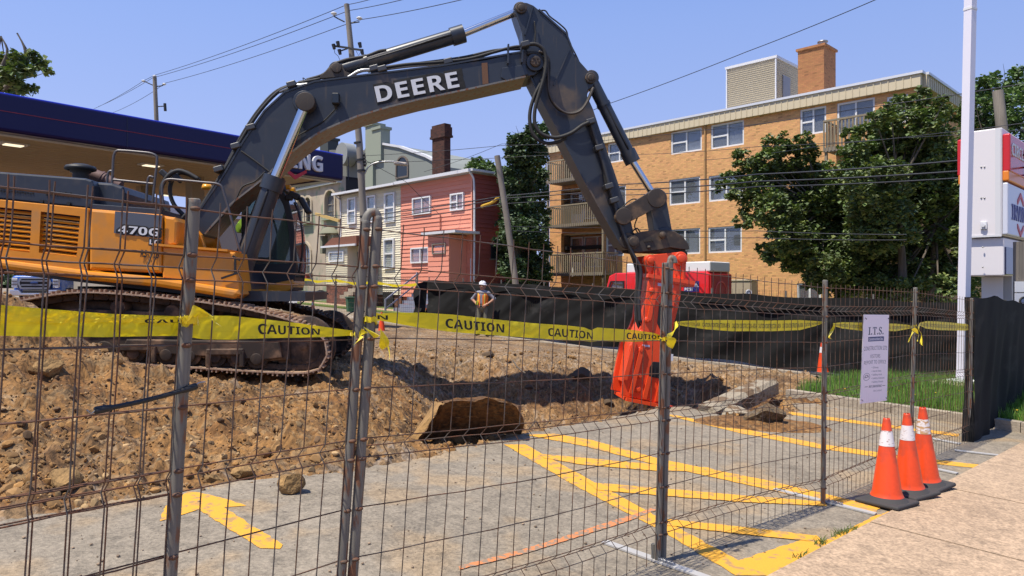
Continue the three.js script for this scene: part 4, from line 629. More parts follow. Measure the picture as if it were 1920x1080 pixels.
// ---- pink and cream row houses
const HC = [-2.07, 38];                                                // street corner of the pink house
{
  const y0 = .0, fx = new Frame(HC[0], HC[1], BR, y0), t = thing('pink_house', 'two storey flat roofed house with salmon pink wooden siding and white gutter', 'house', V(HC[0], y0, -HC[1]), BR);
  const xl = fx.at(752, 400)[0], top = fx.at(887, 325)[1], dep = 4.7, yb = fx.at(760, 556)[1];
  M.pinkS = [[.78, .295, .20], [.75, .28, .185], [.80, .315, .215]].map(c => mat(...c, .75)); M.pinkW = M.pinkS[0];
  part(t, 'wall', [box(-xl, top - yb, dep, xl / 2, (top + yb) / 2, -dep / 2 - .002)], M.pinkW);
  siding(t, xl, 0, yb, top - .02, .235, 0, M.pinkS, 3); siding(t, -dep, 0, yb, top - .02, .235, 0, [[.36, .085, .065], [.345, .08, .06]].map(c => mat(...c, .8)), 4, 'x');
  part(t, 'basement', [box(-xl - .1, yb + .7, dep - .1, xl / 2, (yb - .7) / 2 - .002, -dep / 2 - .06)], mat(.42, .10, .055, .85));
  const roof = part(t, 'roof', [box(-xl + .3, .22, dep + .4, xl / 2 + .05, top + .11, -dep / 2 + .15)], mat(.36, .37, .38, .7)); part(t, 'gutter', [box(-xl + .25, .17, .16, xl / 2 + .08, top + .10, .44), box(.16, .12, dep + .3, .28, top + .13, -dep / 2 + .2)], M.trim);
  part(t, 'downpipe', [hose([V(.10, top + .1, .40), V(.14, top - .25, .12), V(.16, top - .6, .07), V(.16, 2.4, .07), V(.16, .0, .07)], .055, 30, 8), cyl(V(-.1, 3.2, .08), V(-.1, 0, .08), .03)], M.trim);
  part(t, 'corner_board', [box(.1, top - yb, .05, -.05, (top + yb) / 2, .05)], M.pinkS[2]);
  const R = (l, r, tp, b) => { const a = fx.at(l, tp, .06), c = fx.at(r, tp, .06), e = fx.at(l, b, .06); return [a[0], c[0], e[1], a[1]]; }; const win = (q, o) => windowUnit(t, q[0], q[1], q[2], q[3], .03, { depth: .12, out: .04, frame: .08, ...o });
  win(R(774, 808, 372, 404), { kind: 'slide', curtain: [.05, .95] }); win(R(845, 870, 364, 396), { kind: 'tilt', split: .5 }); win(R(771, 805, 465, 494), { kind: 'slide', curtain: [.2, .5], curtainMat: mat(.25, .06, .04, .9) });
  const wb = windowUnit; // shaded window at the side
  const sw = part(t, 'side_window', [box(.06, .75, 1.1, .06, fx.at(900, 470)[1], -1.8)], M.glassDark); const sf = new THREE.Mesh(merge([box(.1, .07, 1.24, .05, fx.at(900, 470)[1] + .4, -1.8), box(.1, .07, 1.24, .05, fx.at(900, 470)[1] - .4, -1.8)]), M.wood); sf.name = 'frame'; sw.add(sf);
  // entrance porch with its own little roof
  const a = fx.at(807, 445, 1.1), b = fx.at(846, 445, 1.1), pt0 = fx.at(846, 440, 1.1)[1], pb = fx.at(815, 556, 1.1)[1], pd = 1.2; const po = part(t, 'porch', [box(b[0] - a[0], pt0 - pb, pd, (a[0] + b[0]) / 2, (pt0 + pb) / 2, pd / 2 + .03)], M.pinkW);
  const sb = ph => { const gg = []; for (let i = 0; i < 12; i++) { const m = new THREE.Mesh(merge([box(b[0] - a[0] + .02, (pt0 - pb) / 12 + .015, .03, (a[0] + b[0]) / 2, pb + (i + .5) * (pt0 - pb) / 12, pd + .045 , 0, -.08)]), M.pinkS[i % 3]); m.name = 'siding_board'; po.add(m); } }; sb();
  part(t, 'porch_roof', [box(b[0] - a[0] + 1.1, .13, pd + .5, (a[0] + b[0]) / 2 + .3, pt0 + .12, pd / 2 + .1)], M.trim);
  windowUnit(t, ...(() => { const l = fx.at(813, 457, 1.2), r = fx.at(838, 457, 1.2), e = fx.at(813, 477, 1.2); return [l[0], r[0], e[1], l[1]]; })(), 1.27, { mat: M.wood, depth: .1, frame: .06, kind: null });
  // grey wooden stairs
  const st = part(t, 'stairs', [box(.08, .3, 3.0, -3.2, .55, 1.9, 0, .5)], M.stair = mat(.25, .26, .33, .7)); for (let i = 0; i < 7; i++) { const m = new THREE.Mesh(merge(box(2.3, .17, .32, -2.2, .1 + i * .19, 3.2 - i * .3)), M.stair); m.name = 'step'; st.add(m); }
  const rl = new THREE.Mesh(merge([bar(V(-3.3, 1.0, 3.3), V(-3.3, 2.4, 1.2), .07, .07), bar(V(-3.3, .0, 3.3), V(-3.3, 1.05, 3.3), .08, .08), bar(V(-3.3, .8, 1.2), V(-3.3, 2.5, 1.2), .08, .08), bar(V(-3.3, .5, 3.3), V(-3.3, 1.9, 1.2), .06, .06)]), M.stair); rl.name = 'railing'; st.add(rl);
  part(t, 'chimney', (() => { const c0 = fx.at(801, 300, -3), c1 = fx.at(831, 300, -3), ct = fx.at(801, 240, -3)[1], w = c1[0] - c0[0], x = (c0[0] + c1[0]) / 2; return [box(w * .76, ct - top, .5, x, (ct + top) / 2, -3.5), box(w * .88, .55, .62, x, ct - .35, -3.5), box(w * .8, .2, .52, x, ct + .02, -3.5), box(w * .94, .14, .68, x, ct - .66, -3.5)]; })(), tmat(T.brickRed, .95, 0, { color: lin(.34, .30, .30) }));
  part(t, 'mast', [cyl(V(fx.at(828, 460)[0], fx.at(828, 460)[1], .1), V(fx.at(828, 402)[0], fx.at(828, 402)[1], .1), .03)], mat(.3, .08, .05, .7));
  const pipe = solo('yellow_pipe', 'curved yellow conduit between the pink house side and the leaning pole', 'pipe', hose([fx.toWorld(V(.1, fx.at(887, 387)[1], -.6)), PX(905, 386, 36), PX(922, 380, 34.5), PX(934, 371, 33)], .07, 20, 8), mat(.72, .42, .02, .6), PX(905, 386, 36));
  // ---- cream house
  const xc = fx.at(640, 400)[0], yC = y0, topC = fx.at(752, 348)[1], ybC = fx.at(690, 552)[1], t2 = thing('cream_house', 'two storey house with cream clapboard siding and tall white sash windows', 'house', fx.toWorld(V(xc, y0, 0)), BR);
  const wL = xl - xc; M.creamS = [[.80, .73, .54], [.77, .70, .51], [.82, .75, .57]].map(c => mat(...c, .7)); const o = x => x - xc;
  part(t2, 'wall', [box(wL - .01, topC - ybC, dep, wL / 2, (topC + ybC) / 2, -dep / 2 - .002)], M.creamS[0]);
  siding(t2, 0, wL - .01, ybC, topC, .135, 0, M.creamS, 8); part(t2, 'basement', [box(wL - .1, ybC + .8, dep, wL / 2, (ybC - .8) / 2, -dep / 2 - .05)], M.brickRed);
  part(t2, 'roof', [box(wL + .3, .16, dep + .5, wL / 2 - .15, topC + .08, -dep / 2 + .2)], mat(.16, .13, .11, .8)); part(t2, 'gutter', [box(wL + .3, .14, .14, wL / 2 - .16, topC + .06, .5)], M.trim); part(t2, 'downpipe', [hose([V(-.1, topC, .45), V(.05, topC - .3, .12), V(.05, topC - .8, .08), V(.05, .2, .08)], .05, 20, 8)], M.trim);
  const w2 = (l, r, tp, b, c) => { const q = R(l, r, tp, b); windowUnit(t2, o(q[0]), o(q[1]), q[2], q[3], .03, { depth: .14, out: .05, frame: .1, kind: 'sash', curtain: c }); }; w2(653, 668, 372, 421, [0, 1, .4]); w2(688, 705, 368, 418, [0, 1, .5]); w2(722, 741, 363, 418, null); w2(721, 740, 448, 504, [0, 1, 1]);
  // porch wing of the cream house
  const pa = o(fx.at(612, 500, 1.6)[0]), pbx = o(fx.at(652, 500, 1.6)[0]), ptop = fx.at(612, 464, 1.6)[1], pbt = fx.at(612, 535, 1.6)[1]; const pw = part(t2, 'porch', [box(pbx - pa, ptop - pbt, 1.58, (pa + pbx) / 2, (ptop + pbt) / 2, .83), box(1.0, ptop - pbt, .9, pbx + .5, (ptop + pbt) / 2, .5)], M.creamS[1]);
  const pl = []; for (let i = 0; i < 17; i++) pl.push(box(pbx - pa + .02, .02, .03, (pa + pbx) / 2, pbt + .1 + i * .135, 1.63)); const plm = new THREE.Mesh(merge(pl), M.creamS[0]); plm.name = 'laps'; plm.userData.kind = 'stuff'; pw.add(plm);
  part(t2, 'porch_base', [box(pbx - pa, pbt + .6, 1.6, (pa + pbx) / 2, (pbt - .6) / 2 - .002, .8)], M.brickRed);
  part(t2, 'porch_roof', [ext([[pa - .25, ptop], [pbx + 1.2, ptop + .05], [pbx + 1.2, ptop + .55], [pa + .9, ptop + .55]], .0, 1.75)], mat(.22, .085, .05, .9)); part(t2, 'porch_gutter', [box(pbx - pa + 1.5, .12, .1, (pa + pbx) / 2 + .45, ptop + .02, 1.8)], M.trim);
  windowUnit(t2, pa + .45, pbx - .35, ptop - .95, ptop - .3, 1.65, { depth: .1, frame: .08 }); windowUnit(t2, pa + 1.0, pbx - .45, -.3, .5, 1.62, { depth: .08, frame: .1 });
  part(t2, 'door', [box(.8, 2.0, .06, pbx + .55, pbt + 1.05, .98)], mat(.05, .04, .038, .6)); const pr = part(t2, 'entry_steps', [0, 1, 2, 3].map(i => box(1.0, .2, .3, pbx + .55, pbt - .1 - .2 * i, 1.15 + .3 * i)), M.concrete);
  part(t2, 'basement_door', [box(1.1, 1.6, .06, wL - 1.3, .6, .02)], M.dark); const gr = []; for (let i = 0; i < 9; i++) gr.push(cyl(V(wL - 2.6 + i * .3, -.3, 1.5), V(wL - 2.6 + i * .3, 1.0, 1.5), .018, .018, 5)); gr.push(bar(V(wL - 2.6, .95, 1.5), V(wL - .2, .95, 1.5), .04, .04)); part(t2, 'railing', gr, M.black);
}
// ---- decaying beige facade left of the cream house, and the grey mansard block behind
{
  const fx = new Frame(HC[0], HC[1], BR, 0), x1 = fx.at(640, 430)[0] - .1, x0 = x1 - 9, top = fx.at(600, 362)[1] + .9, t = thing('old_stucco_house', 'old beige stucco house with arched windows and peeling green patches', 'house', fx.toWorld(V(x0, 0, 0)), BR), W = x1 - x0;
  const st = tex(512, 6, (u, v) => { const n = fbm(u * 8, v * 8, 5, 501, 8), g = smooth(.54, .62, fbm(u * 6 , v * 3, 5, 503, 3)), b = .8 + .4 * (n - .5); return [mixN(.56, .31, g) * b, mixN(.47, .36, g) * b, mixN(.35, .24, g) * b]; }); const sm = tmat(st, .9), lx = (px, py, w = .05) => { const q = fx.at(px, py, w); return [q[0] - x0, q[1]]; };
  const arch = (cx, y0, y1, hw) => { const p = [[cx - hw, y0], [cx + hw, y0], [cx + hw, y1 - hw]]; for (let i = 1; i < 10; i++) { const a = i / 10 * Math.PI; p.push([cx + hw * Math.cos(a), y1 - hw + hw * Math.sin(a)]); } p.push([cx - hw, y1 - hw]); return p; };
  const spec = [[565, 370, 416, 8], [577, 370, 416, 6], [618, 357, 408, 9], [571, 456, 512, 11]].map(([px, a, b, hw]) => { const c = lx(px, (a + b) / 2), h1 = lx(px, a)[1], h0 = lx(px, b)[1], w2 = lx(px + hw, (a + b) / 2)[0] - c[0]; return [c[0], h0, h1, Math.max(.35, w2)]; });
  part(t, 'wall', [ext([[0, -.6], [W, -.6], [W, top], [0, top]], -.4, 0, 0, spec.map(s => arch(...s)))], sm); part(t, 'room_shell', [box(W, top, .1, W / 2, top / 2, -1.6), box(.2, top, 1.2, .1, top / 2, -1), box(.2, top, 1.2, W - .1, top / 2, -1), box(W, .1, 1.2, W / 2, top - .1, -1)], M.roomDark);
  for (const s of spec) { const out = arch(s[0], s[1] - .02, s[2] + .16, s[3] + .16), inn = arch(s[0], s[1], s[2], s[3]); const w = part(t, 'arched_window', ext(out, .0, .1, 0, [inn]), mat(.5, .42, .3, .85)); const q = (n, g, m) => { const k = new THREE.Mesh(merge(g), m); k.name = n; w.add(k); }; q('pane', ext(inn, -.2, -.19), M.pane); q('glazing_bar', [box(.05, s[2] - s[1], .05, s[0], (s[1] + s[2]) / 2, -.17), box(2 * s[3], .06, .05, s[0], (s[1] + s[2]) / 2, -.17), box(2 * s[3], .04, .05, s[0], s[1] + (s[2] - s[1]) * .25, -.17)], M.wood); q('sill', box(2 * s[3] + .5, .16, .35, s[0], s[1] - .1, .12), sm); }
  part(t, 'cornice', [box(W + .2, .30, .5, W / 2, top + .05, .15), box(W + .1, .14, .3, W / 2, top - .4, .1)], mat(.46, .48, .43, .85)); const dd = []; for (let i = 0; i < 24; i++) dd.push(box(.12, .22, .2, .2 + i * W / 24, top - .2, .12)); part(t, 'dentils', dd, mat(.4, .44, .34, .9), 'stuff');
  const hood = lx(612, 430, .4); part(t, 'door_hood', [lathe([[0, .5], [.5, .42], [.9, .1], [.95, 0]], 14).scale(1, 1, .6).translate(hood[0], hood[1] - .3, .2), box(.3, 1.2, .4, hood[0] - .7, hood[1] - 1, .2), box(.3, 1.2, .4, hood[0] + .7, hood[1] - 1, .2)], mat(.22, .22, .15, .9));
  part(t, 'steps', [0, 1, 2, 3, 4, 5].map(i => box(2.6, .2, .35, lx(590, 560)[0], .0 + i * .2, 3.2 - i * .35)), M.concrete); part(t, 'flower_box', [box(.9, .3, .4, lx(602, 515)[0], lx(602, 515)[1] - .1, 1.2)], mat(.3, .06, .04, .8));
  solo('wooden_beam', 'yellowish wooden beam leaning across the upper stucco wall', 'beam', bar(PX(592, 401, 40.2), PX(636, 414, 39.2), .12, .16), mat(.62, .42, .14, .8), PX(610, 407, 39.8));
  // grey green rendered block with mansard slope behind
  const D2 = 12, g = thing('mansard_building', 'grey green rendered building with mansard roof, arched window and chimneys behind the row houses', 'house', fx.toWorld(V(0, 0, -D2)), BR), f2 = new Frame(g.position.x, -g.position.z, BR, 0), P = list => list.map(p => f2.at(p[0], p[1], 0));
  const render = mat(.25, .27, .245, .9), slate = mat(.17, .17, .15, .85);
  part(g, 'gable_wall', ext(P([[698, 420], [698, 266], [712, 268], [750, 276], [790, 290], [816, 300], [832, 312], [842, 420]]), -9, 0), render);
  part(g, 'coping', [[[696, 266], [750, 275]], [[750, 275], [800, 293]], [[800, 293], [834, 312]]].map(([a, b]) => { const A = f2.at(...a), B = f2.at(...b); return bar(V(A[0], A[1], -.1), V(B[0], B[1], -.1), .5, .2); }), M.trim);
  const ch = (l, r, tp, b, z, dz) => { const a = f2.at(l, tp, z), c = f2.at(r, b, z); return [box(c[0] - a[0], a[1] - c[1], dz, (a[0] + c[0]) / 2, (a[1] + c[1]) / 2, z - dz / 2), box(c[0] - a[0] + .25, .25, dz + .25, (a[0] + c[0]) / 2, a[1] + .02, z - dz / 2)]; };
  part(g, 'chimney', [...ch(685, 699, 236, 420, .3, 1.2), ...ch(699, 714, 243, 300, .3, 1.0), box(.2, .4, .2, f2.at(692, 232)[0], f2.at(692, 232)[1], -.2)], mat(.30, .33, .26, .9));
  const aw = f2.at(754, 310, .05), ax = f2.at(766, 310, .05)[0] - aw[0]; const awp = []; const y1 = f2.at(754, 292, .05)[1], yb2 = f2.at(754, 334, .05)[1]; const wf = part(g, 'arched_window', ext(arch(aw[0], yb2, y1, ax), .0, .12, 0, [arch(aw[0], yb2 + .15, y1 - .15, ax - .15)]), mat(.16, .13, .11, .9)); const wp = new THREE.Mesh(merge(ext(arch(aw[0], yb2 + .12, y1 - .12, ax - .12), .02, .05)), M.glassDark); wp.name = 'pane'; wf.add(wp);
  part(g, 'mansard_roof', [ext(P([[655, 420], [655, 340], [664, 318], [672, 290], [680, 272], [690, 266], [702, 266], [702, 420]]), -8, -.4), ext(P([[590, 420], [590, 300], [600, 280], [660, 278], [676, 300], [676, 420]]), -6, -.6)], slate);
  part(g, 'dormer', [cyl(V(f2.at(650, 290)[0], f2.at(650, 290)[1], -.5), V(f2.at(650, 290)[0], f2.at(650, 290)[1], .6), 1.1, 1.1, 20)], mat(.28, .29, .28, .7)); part(g, 'stack', ch(600, 615, 264, 330, -.5, 1.2), mat(.05, .06, .06, .8));
}
// ---- filling station canopy
{
  const fx = new Frame(-11.75, 16.4, .902, 0), t = thing('station_canopy', 'dark blue filling station canopy with beige soffit and raised white letters', 'canopy', V(-11.75, 0, -16.4), .902), yT = fx.at(0, 172)[1], yB = fx.at(0, 245)[1], x1 = fx.at(645, 300)[0], x0 = -9, DP = 9, W = x1 - x0, H = yT - yB;
  const navy = new THREE.MeshPhysicalMaterial({ color: lin(.008, .006, .055), roughness: .3, specularIntensity: .45, clearcoat: .1, clearcoatRoughness: .1, side: THREE.DoubleSide }), blue = mat(.02, .04, .55, .3);
  const prof = []; for (let i = 0; i <= 6; i++) { const a = i / 6 * Math.PI / 2; prof.push([-.12 + .12 * Math.sin(a) , H - .12 + .12 * Math.cos(a)]); } const body = ext([[-.6, 0], [0, 0], [0, H - .1], [-.04, H - .03], [-.12, H], [-.6, H]], 0, W); body.rotateY(Math.PI / 2); // runs along +x after the turn
  const fasc = part(t, 'fascia', [rbox(W, H, .5, .09, x0 + W / 2, yB + H / 2, -.25, 0, 0, 0, 4), rbox(.5, H, DP - .3, .09, x1 - .25, yB + H / 2, -DP / 2 - .2, 0, 0, 0, 4)], navy);
  const strip = new THREE.Mesh(merge([rbox(W - .06, .07, .06, .03, x0 + W / 2, yT - .03, -.05), rbox(.06, .07, DP, .03, x1 - .05, yT - .03, -DP / 2)]), blue); strip.name = 'blue_edge'; fasc.add(strip);
  const red = new THREE.Mesh(merge(box(W * .78, .014, .012, x0 + W * .39, yB + H * .52, .005)), mat(.35, .02, .03, .5)); red.name = 'red_stripe'; fasc.add(red);
  const jt = []; for (let i = 0; i < 6; i++) { const xx = x0 + 1 + i * 3.6; const j = new THREE.Mesh(merge(box(.02, H - .1, .01, xx, yB + H / 2, .003)), mat(.006, .006, .04, .4)); j.name = 'seam'; fasc.add(j); }
  // soffit boards with recessed lights
  const sof = part(t, 'soffit', [box(W - .5, .05, DP - .6, x0 + W / 2 - .2, yB + .10, -DP / 2)], mat(.58, .46, .30, .7)); const bn = Math.round((DP - .6) / .2), bg = merge(box(W - .5, .03, .185)); for (let i = 0; i < bn; i++) { const m = new THREE.Mesh(bg, sof.material); m.name = 'soffit_board'; m.position.set(x0 + W / 2 - .2, yB + .06 + (i % 2) * .004, -.45 - i * .2); sof.add(m); }
  part(t, 'soffit_trim', [box(W - .1, .05, .16, x0 + W / 2, yB - .002, -.42)], M.trim); part(t, 'deck', [box(W - .6, .1, DP - .7, x0 + W / 2, yT - .25, -DP / 2)], M.trim);
  for (const [px, py] of [[25, 271], [283, 310], [312, 378]]) { const w = (() => { let lo = -8.5, hi = -.3; for (let k = 0; k < 40; k++) { const m = (lo + hi) / 2, q = fx.at(px, py, m); if (q[1] < yB + .02) hi = m; else lo = m; } return (lo + hi) / 2; })(), q = fx.at(px, py, w); const l = part(t, 'canopy_light', [rbox(.62, .05, .42, .02, q[0], yB + .03, w)], M.trim); const g = new THREE.Mesh(merge(box(.40, .02, .26, q[0], yB - .002, w)), new THREE.MeshStandardMaterial({ color: lin(.9, .85, .7), emissive: lin(1, .85, .6), emissiveIntensity: .9 })); g.name = 'lamp_lens'; l.add(g); }
  for (const [cx, cz] of [[x1 - 3.4, -3.4], [x1 - 9.5, -3.4], [x1 - 15, -3.4], [x1 - 3.4, -7]]) part(t, 'column', [box(.42, yB + .8, .42, cx, (yB - .8) / 2 + .05, cz)], mat(.34, .27, .18, .7));
  // raised lettering on the fascia
  const l0 = fx.at(486, 305)[0], l1 = fx.at(603, 305)[0], hT = fx.at(585, 291)[1], hB = fx.at(585, 321)[1], word = fitText('IRVING', l1 - l0, hT - hB, .05, .03); word.translate(l0, hB, .01); part(t, 'lettering', word, M.white);
  const c = (l0 + l1) / 2 + .12, chev = (y, s) => ext([[c - .42, y], [c, y - s * .26], [c + .42, y], [c + .42, y + s * .10], [c, y - s * .12], [c - .42, y + s * .10]].map(p => p), .0, .03); part(t, 'chevron', chev(hB - .09, 1), mat(.55, .02, .03, .4)); part(t, 'chevron', chev(hT + .10, -1), mat(.55, .02, .03, .4));
}

// ---- filling station shop behind the canopy
{
  const fx = new Frame(-11.75, 16.4, .902, 0), x1 = fx.at(645, 300)[0], t = thing('station_shop', 'low beige filling station shop with wide windows behind the excavator boom', 'shop', fx.toWorld(V(x1 - 2, .6, -12)), .902);
  part(t, 'wall', [ext([[0, 0], [7.2, 0], [7.2, 4.3], [0, 4.3]], -.25, 0, 0, [[[.4, .6], [3.2, .6], [3.2, 2.8], [.4, 2.8]], [[3.6, .1], [4.7, .1], [4.7, 2.8], [3.6, 2.8]], [[5.0, .6], [6.9, .6], [6.9, 2.8], [5.0, 2.8]]]), box(7.2, 4.3, .2, 3.6, 2.15, -5), box(.2, 4.3, 4.6, .1, 2.15, -2.6), box(.2, 4.3, 4.6, 7.1, 2.15, -2.6)], mat(.40, .36, .30, .8)); part(t, 'roof', [box(7.5, .3, 5.4, 3.6, 4.45, -2.5)], M.trim);
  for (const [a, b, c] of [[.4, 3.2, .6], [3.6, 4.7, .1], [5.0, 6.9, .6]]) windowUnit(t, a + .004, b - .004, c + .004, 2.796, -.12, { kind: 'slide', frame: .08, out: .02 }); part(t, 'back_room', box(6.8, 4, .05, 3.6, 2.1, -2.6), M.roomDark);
}
// ------------------------------------------------------------------ excavator with hydraulic breaker, read in its own plane of symmetry
{
  const ry = .105, X0 = -4, D0 = 12.6, yb = .3, fx = new Frame(X0, D0, ry, yb), t = thing('excavator', 'large orange and dark grey tracked excavator with a red hydraulic breaker on its raised arm', 'excavator', V(X0, yb, -D0), ry);
  const E = (w, ...l) => l.map(p => fx.at(p[0], p[1], w)), P = (x, y, w = 0) => fx.v(x, y, w);
  const sub = (p, n, g, m) => { const q = new THREE.Mesh(merge(g), m); q.name = n; p.add(q); return q; };
  const curve = (pts, n = 4) => { const c = new THREE.CatmullRomCurve3(pts.map(p => V(p[0], p[1], 0)), true, 'centripetal'); return c.getPoints(pts.length * n).map(v => [v.x, v.y]); };
  const disc = (c, r, z0, z1, seg = 22, bev = .012) => lathe([[0, 0], [r - bev, 0], [r, bev], [r, z1 - z0 - bev], [r - bev, z1 - z0], [0, z1 - z0]], seg).rotateX(Math.PI / 2).translate(c.x, c.y, z0);

  M.worn = tmat(T.post, .4, .4, { color: lin(1.3, 1.25, 1.2) });
  // ---- boom
  const bw = .36, top = [[352, 428], [372, 398], [392, 368], [418, 331], [437, 297], [457, 264], [476, 235], [496, 208], [514, 189], [534, 173], [560, 160], [590, 153], [625, 149], [690, 140], [760, 131], [830, 123], [912, 112], [950, 103], [985, 96], [1002, 97], [1014, 104], [1018, 117], [1014, 131], [1002, 141], [985, 143], [960, 148], [935, 154], [890, 164], [838, 175], [785, 186], [729, 200], [700, 208], [671, 217], [640, 229], [612, 241], [592, 252], [573, 265], [552, 281], [534, 296], [515, 314], [496, 333], [470, 352], [433, 382], [408, 410], [384, 438], [362, 462], [350, 450]];
  const boom = part(t, 'boom', [ext(E(bw, ...top), -bw, bw, .012)], M.boom);
  const flange = (list, w0, th) => { const v = list.map(p => P(p[0], p[1], bw)); const g = []; for (let i = 0; i < v.length - 1; i++) { const a = v[i].clone(), b = v[i + 1].clone(); a.z = b.z = 0; g.push(bar(a, b, 2 * w0, th)); } return g; };
  sub(boom, 'bottom_flange', flange([[985, 144], [935, 155], [890, 165], [838, 176], [785, 187], [729, 201], [671, 218], [640, 230], [612, 242], [592, 253], [573, 266], [552, 282], [534, 297], [515, 315], [496, 334], [433, 383], [385, 439]], bw + .03, .03), M.worn);
  sub(boom, 'top_flange', flange([[372, 398], [418, 331], [457, 264], [496, 208], [534, 173], [590, 153], [690, 140], [830, 123], [985, 96]], bw + .02, .028), M.boom);
  for (const [x, y, r, w] of [[1003, 118, .16, .06], [572, 193, .19, .10]]) { const c = P(x, y, bw); sub(boom, 'pin_boss', disc(c, r, -bw - w, bw + w, 24), M.boom); sub(boom, 'pin', [disc(c, r * .6, bw + w, bw + w + .05, 18), ...[0, 1, 2, 3, 4, 5].map(k => cyl(V(c.x + r * .38 * Math.cos(k * 1.05), c.y + r * .38 * Math.sin(k * 1.05), bw + w + .05), V(c.x + r * .38 * Math.cos(k * 1.05), c.y + r * .38 * Math.sin(k * 1.05), bw + w + .07), .018, .018, 6))], M.coupler); }
  sub(boom, 'stiffener', [ext(E(bw + .02, [903, 118], [914, 117], [916, 156], [905, 158]), bw, bw + .012)], mat(.16, .07, .03, .7)); sub(boom, 'side_plate', [ext(E(bw, [941, 128], [985, 122], [990, 140], [950, 152], [939, 146]), bw, bw + .03, .008), ...[[953, 84, 952, 120], [980, 94, 978, 118]].map(([a, b, c, d]) => bar(P(a, b, bw + .04), P(c, d, bw + .04), .10, .03))], M.boomClean);
  const lamp = P(630, 186, bw + .09); sub(boom, 'work_lamp', [rbox(.13, .20, .14, .03, lamp.x, lamp.y, lamp.z), bar(P(629, 192, bw + .07), P(630, 204, bw + .02), .04, .03)], M.black); sub(boom, 'lamp_lens', box(.1, .15, .01, lamp.x, lamp.y, lamp.z + .075), M.glassDark);
  { const L = P(708, 190, bw), R = P(862, 162, bw), dx = R.x - L.x, dy = P(862, 163, bw).y - P(708, 191, bw).y, ang = Math.atan2(P(862, 164, bw).y - P(708, 193, bw).y, dx), hgt = P(708, 157, bw).y - P(708, 193, bw).y, len = Math.hypot(dx, dy); for (const s of [1]) { const mk = (g, z) => { g.rotateZ(ang); if (s < 0) g.rotateY(Math.PI); g.translate(s > 0 ? P(708, 192, bw).x : R.x, s > 0 ? P(708, 192, bw).y : R.y - .2, s * z); return g; };
      const big = fitText('DEERE', len, hgt * .82, .006); sub(boom, 'lettering', mk(big, bw + .010), mat(.72, .73, .75, .5)); sub(boom, 'lettering_border', mk(fitText('DEERE', len, hgt * .82, .006, 0, .045), bw + .002), M.dark); } }
  // ---- arm
  const aw = .25, armP = [[964, 16], [968, 8], [977, 4], [988, 5], [1000, 10], [1010, 18], [1035, 40], [1062, 64], [1069, 84], [1075, 98], [1088, 116], [1104, 134], [1113, 142], [1115, 152], [1111, 163], [1103, 168], [1101, 180], [1112, 204], [1131, 262], [1152, 321], [1173, 386], [1184, 418], [1189, 440], [1189, 458], [1182, 467], [1172, 467], [1162, 455], [1135, 408], [1096, 338], [1057, 263], [1018, 190], [1000, 150], [988, 115], [981, 80], [978, 58], [969, 32]];
  const arm = part(t, 'arm', [ext(E(aw, ...armP), -aw, aw, .012)], M.boom);
  { const v = [[990, 136], [1018, 192], [1057, 265], [1096, 340], [1135, 410], [1166, 462]].map(p => { const q = P(p[0], p[1], aw); q.z = 0; return q; }), g = []; for (let i = 0; i < v.length - 1; i++) g.push(bar(v[i], v[i + 1], 2 * aw + .08, .03)); sub(arm, 'bottom_flange', g, M.boom); const u = [[1010, 18], [1062, 64], [1075, 98]].map(p => { const q = P(p[0], p[1], aw); q.z = 0; return q; }), g2 = []; for (let i = 0; i < u.length - 1; i++) g2.push(bar(u[i], u[i + 1], 2 * aw + .04, .03)); sub(arm, 'top_flange', g2, M.boom); sub(arm, 'rib', [bar(P(1068, 92, aw + .01), P(1038, 160, aw + .01), .02, .02), bar(P(999, 12, aw + .012), P(984, 66, aw + .012), .07, .02)], M.boomClean); }
  for (const [x, y, r] of [[977, 16, .10], [1107, 147, .10], [1168, 406, .12], [1176, 452, .15]]) { const c = P(x, y, aw); sub(arm, 'pin', [disc(c, r, -aw - .05, -aw, 20), disc(c, r, aw, aw + .05, 20), disc(c, r * .6, aw + .05, aw + .075, 16)], M.coupler); }
  // ---- cylinders: eye, barrel, gland, then the rod
  const ram = (name, a, b, c, w, rB, rR, m, sides = 18) => { const A = P(a[0], a[1], w), B = P(b[0], b[1], w), C = P(c[0], c[1], w), d = B.clone().sub(A).normalize(); const q = part(t, name, [cyl(A.clone().addScaledVector(d, .1), B, rB, rB, sides), cyl(B.clone().addScaledVector(d, -.22), B.clone().addScaledVector(d, .02), rB * 1.22, rB * 1.22, sides), cyl(A.clone().addScaledVector(d, .5), A.clone().addScaledVector(d, .56), rB * 1.1, rB * 1.1, sides), disc(V(A.x, A.y, 0), rB * 1.15, w - .11, w + .11)], m); sub(q, 'rod', [cyl(B, C, rR, rR, 18)], M.chrome); sub(q, 'rod_eye', disc(V(C.x, C.y, 0), rR * 1.9, w - .1, w + .1), M.coupler); const off = V(0, 0, rB * .9); sub(q, 'oil_pipe', hose([A.clone().addScaledVector(d, .5).add(off), A.clone().lerp(B, .5).add(off), B.clone().addScaledVector(d, -.3).add(off).add(V(0, 0, .02)), B.clone().addScaledVector(d, -.16).add(V(0, 0, rB * .6))], .022, 20, 6), M.black); return q; };
  ram('boom_cylinder', [445, 536], [515, 334], [574, 193], .56, .155, .085, M.boomClean); ram('boom_cylinder', [436, 536], [515, 330], [580, 193], -.56, .155, .085, M.boom);
  ram('arm_cylinder', [634, 134], [868, 63], [975, 20], 0, .135, .068, M.boomClean); ram('bucket_cylinder', [1107, 148], [1186, 303], [1229, 372], 0, .12, .065, M.boom);
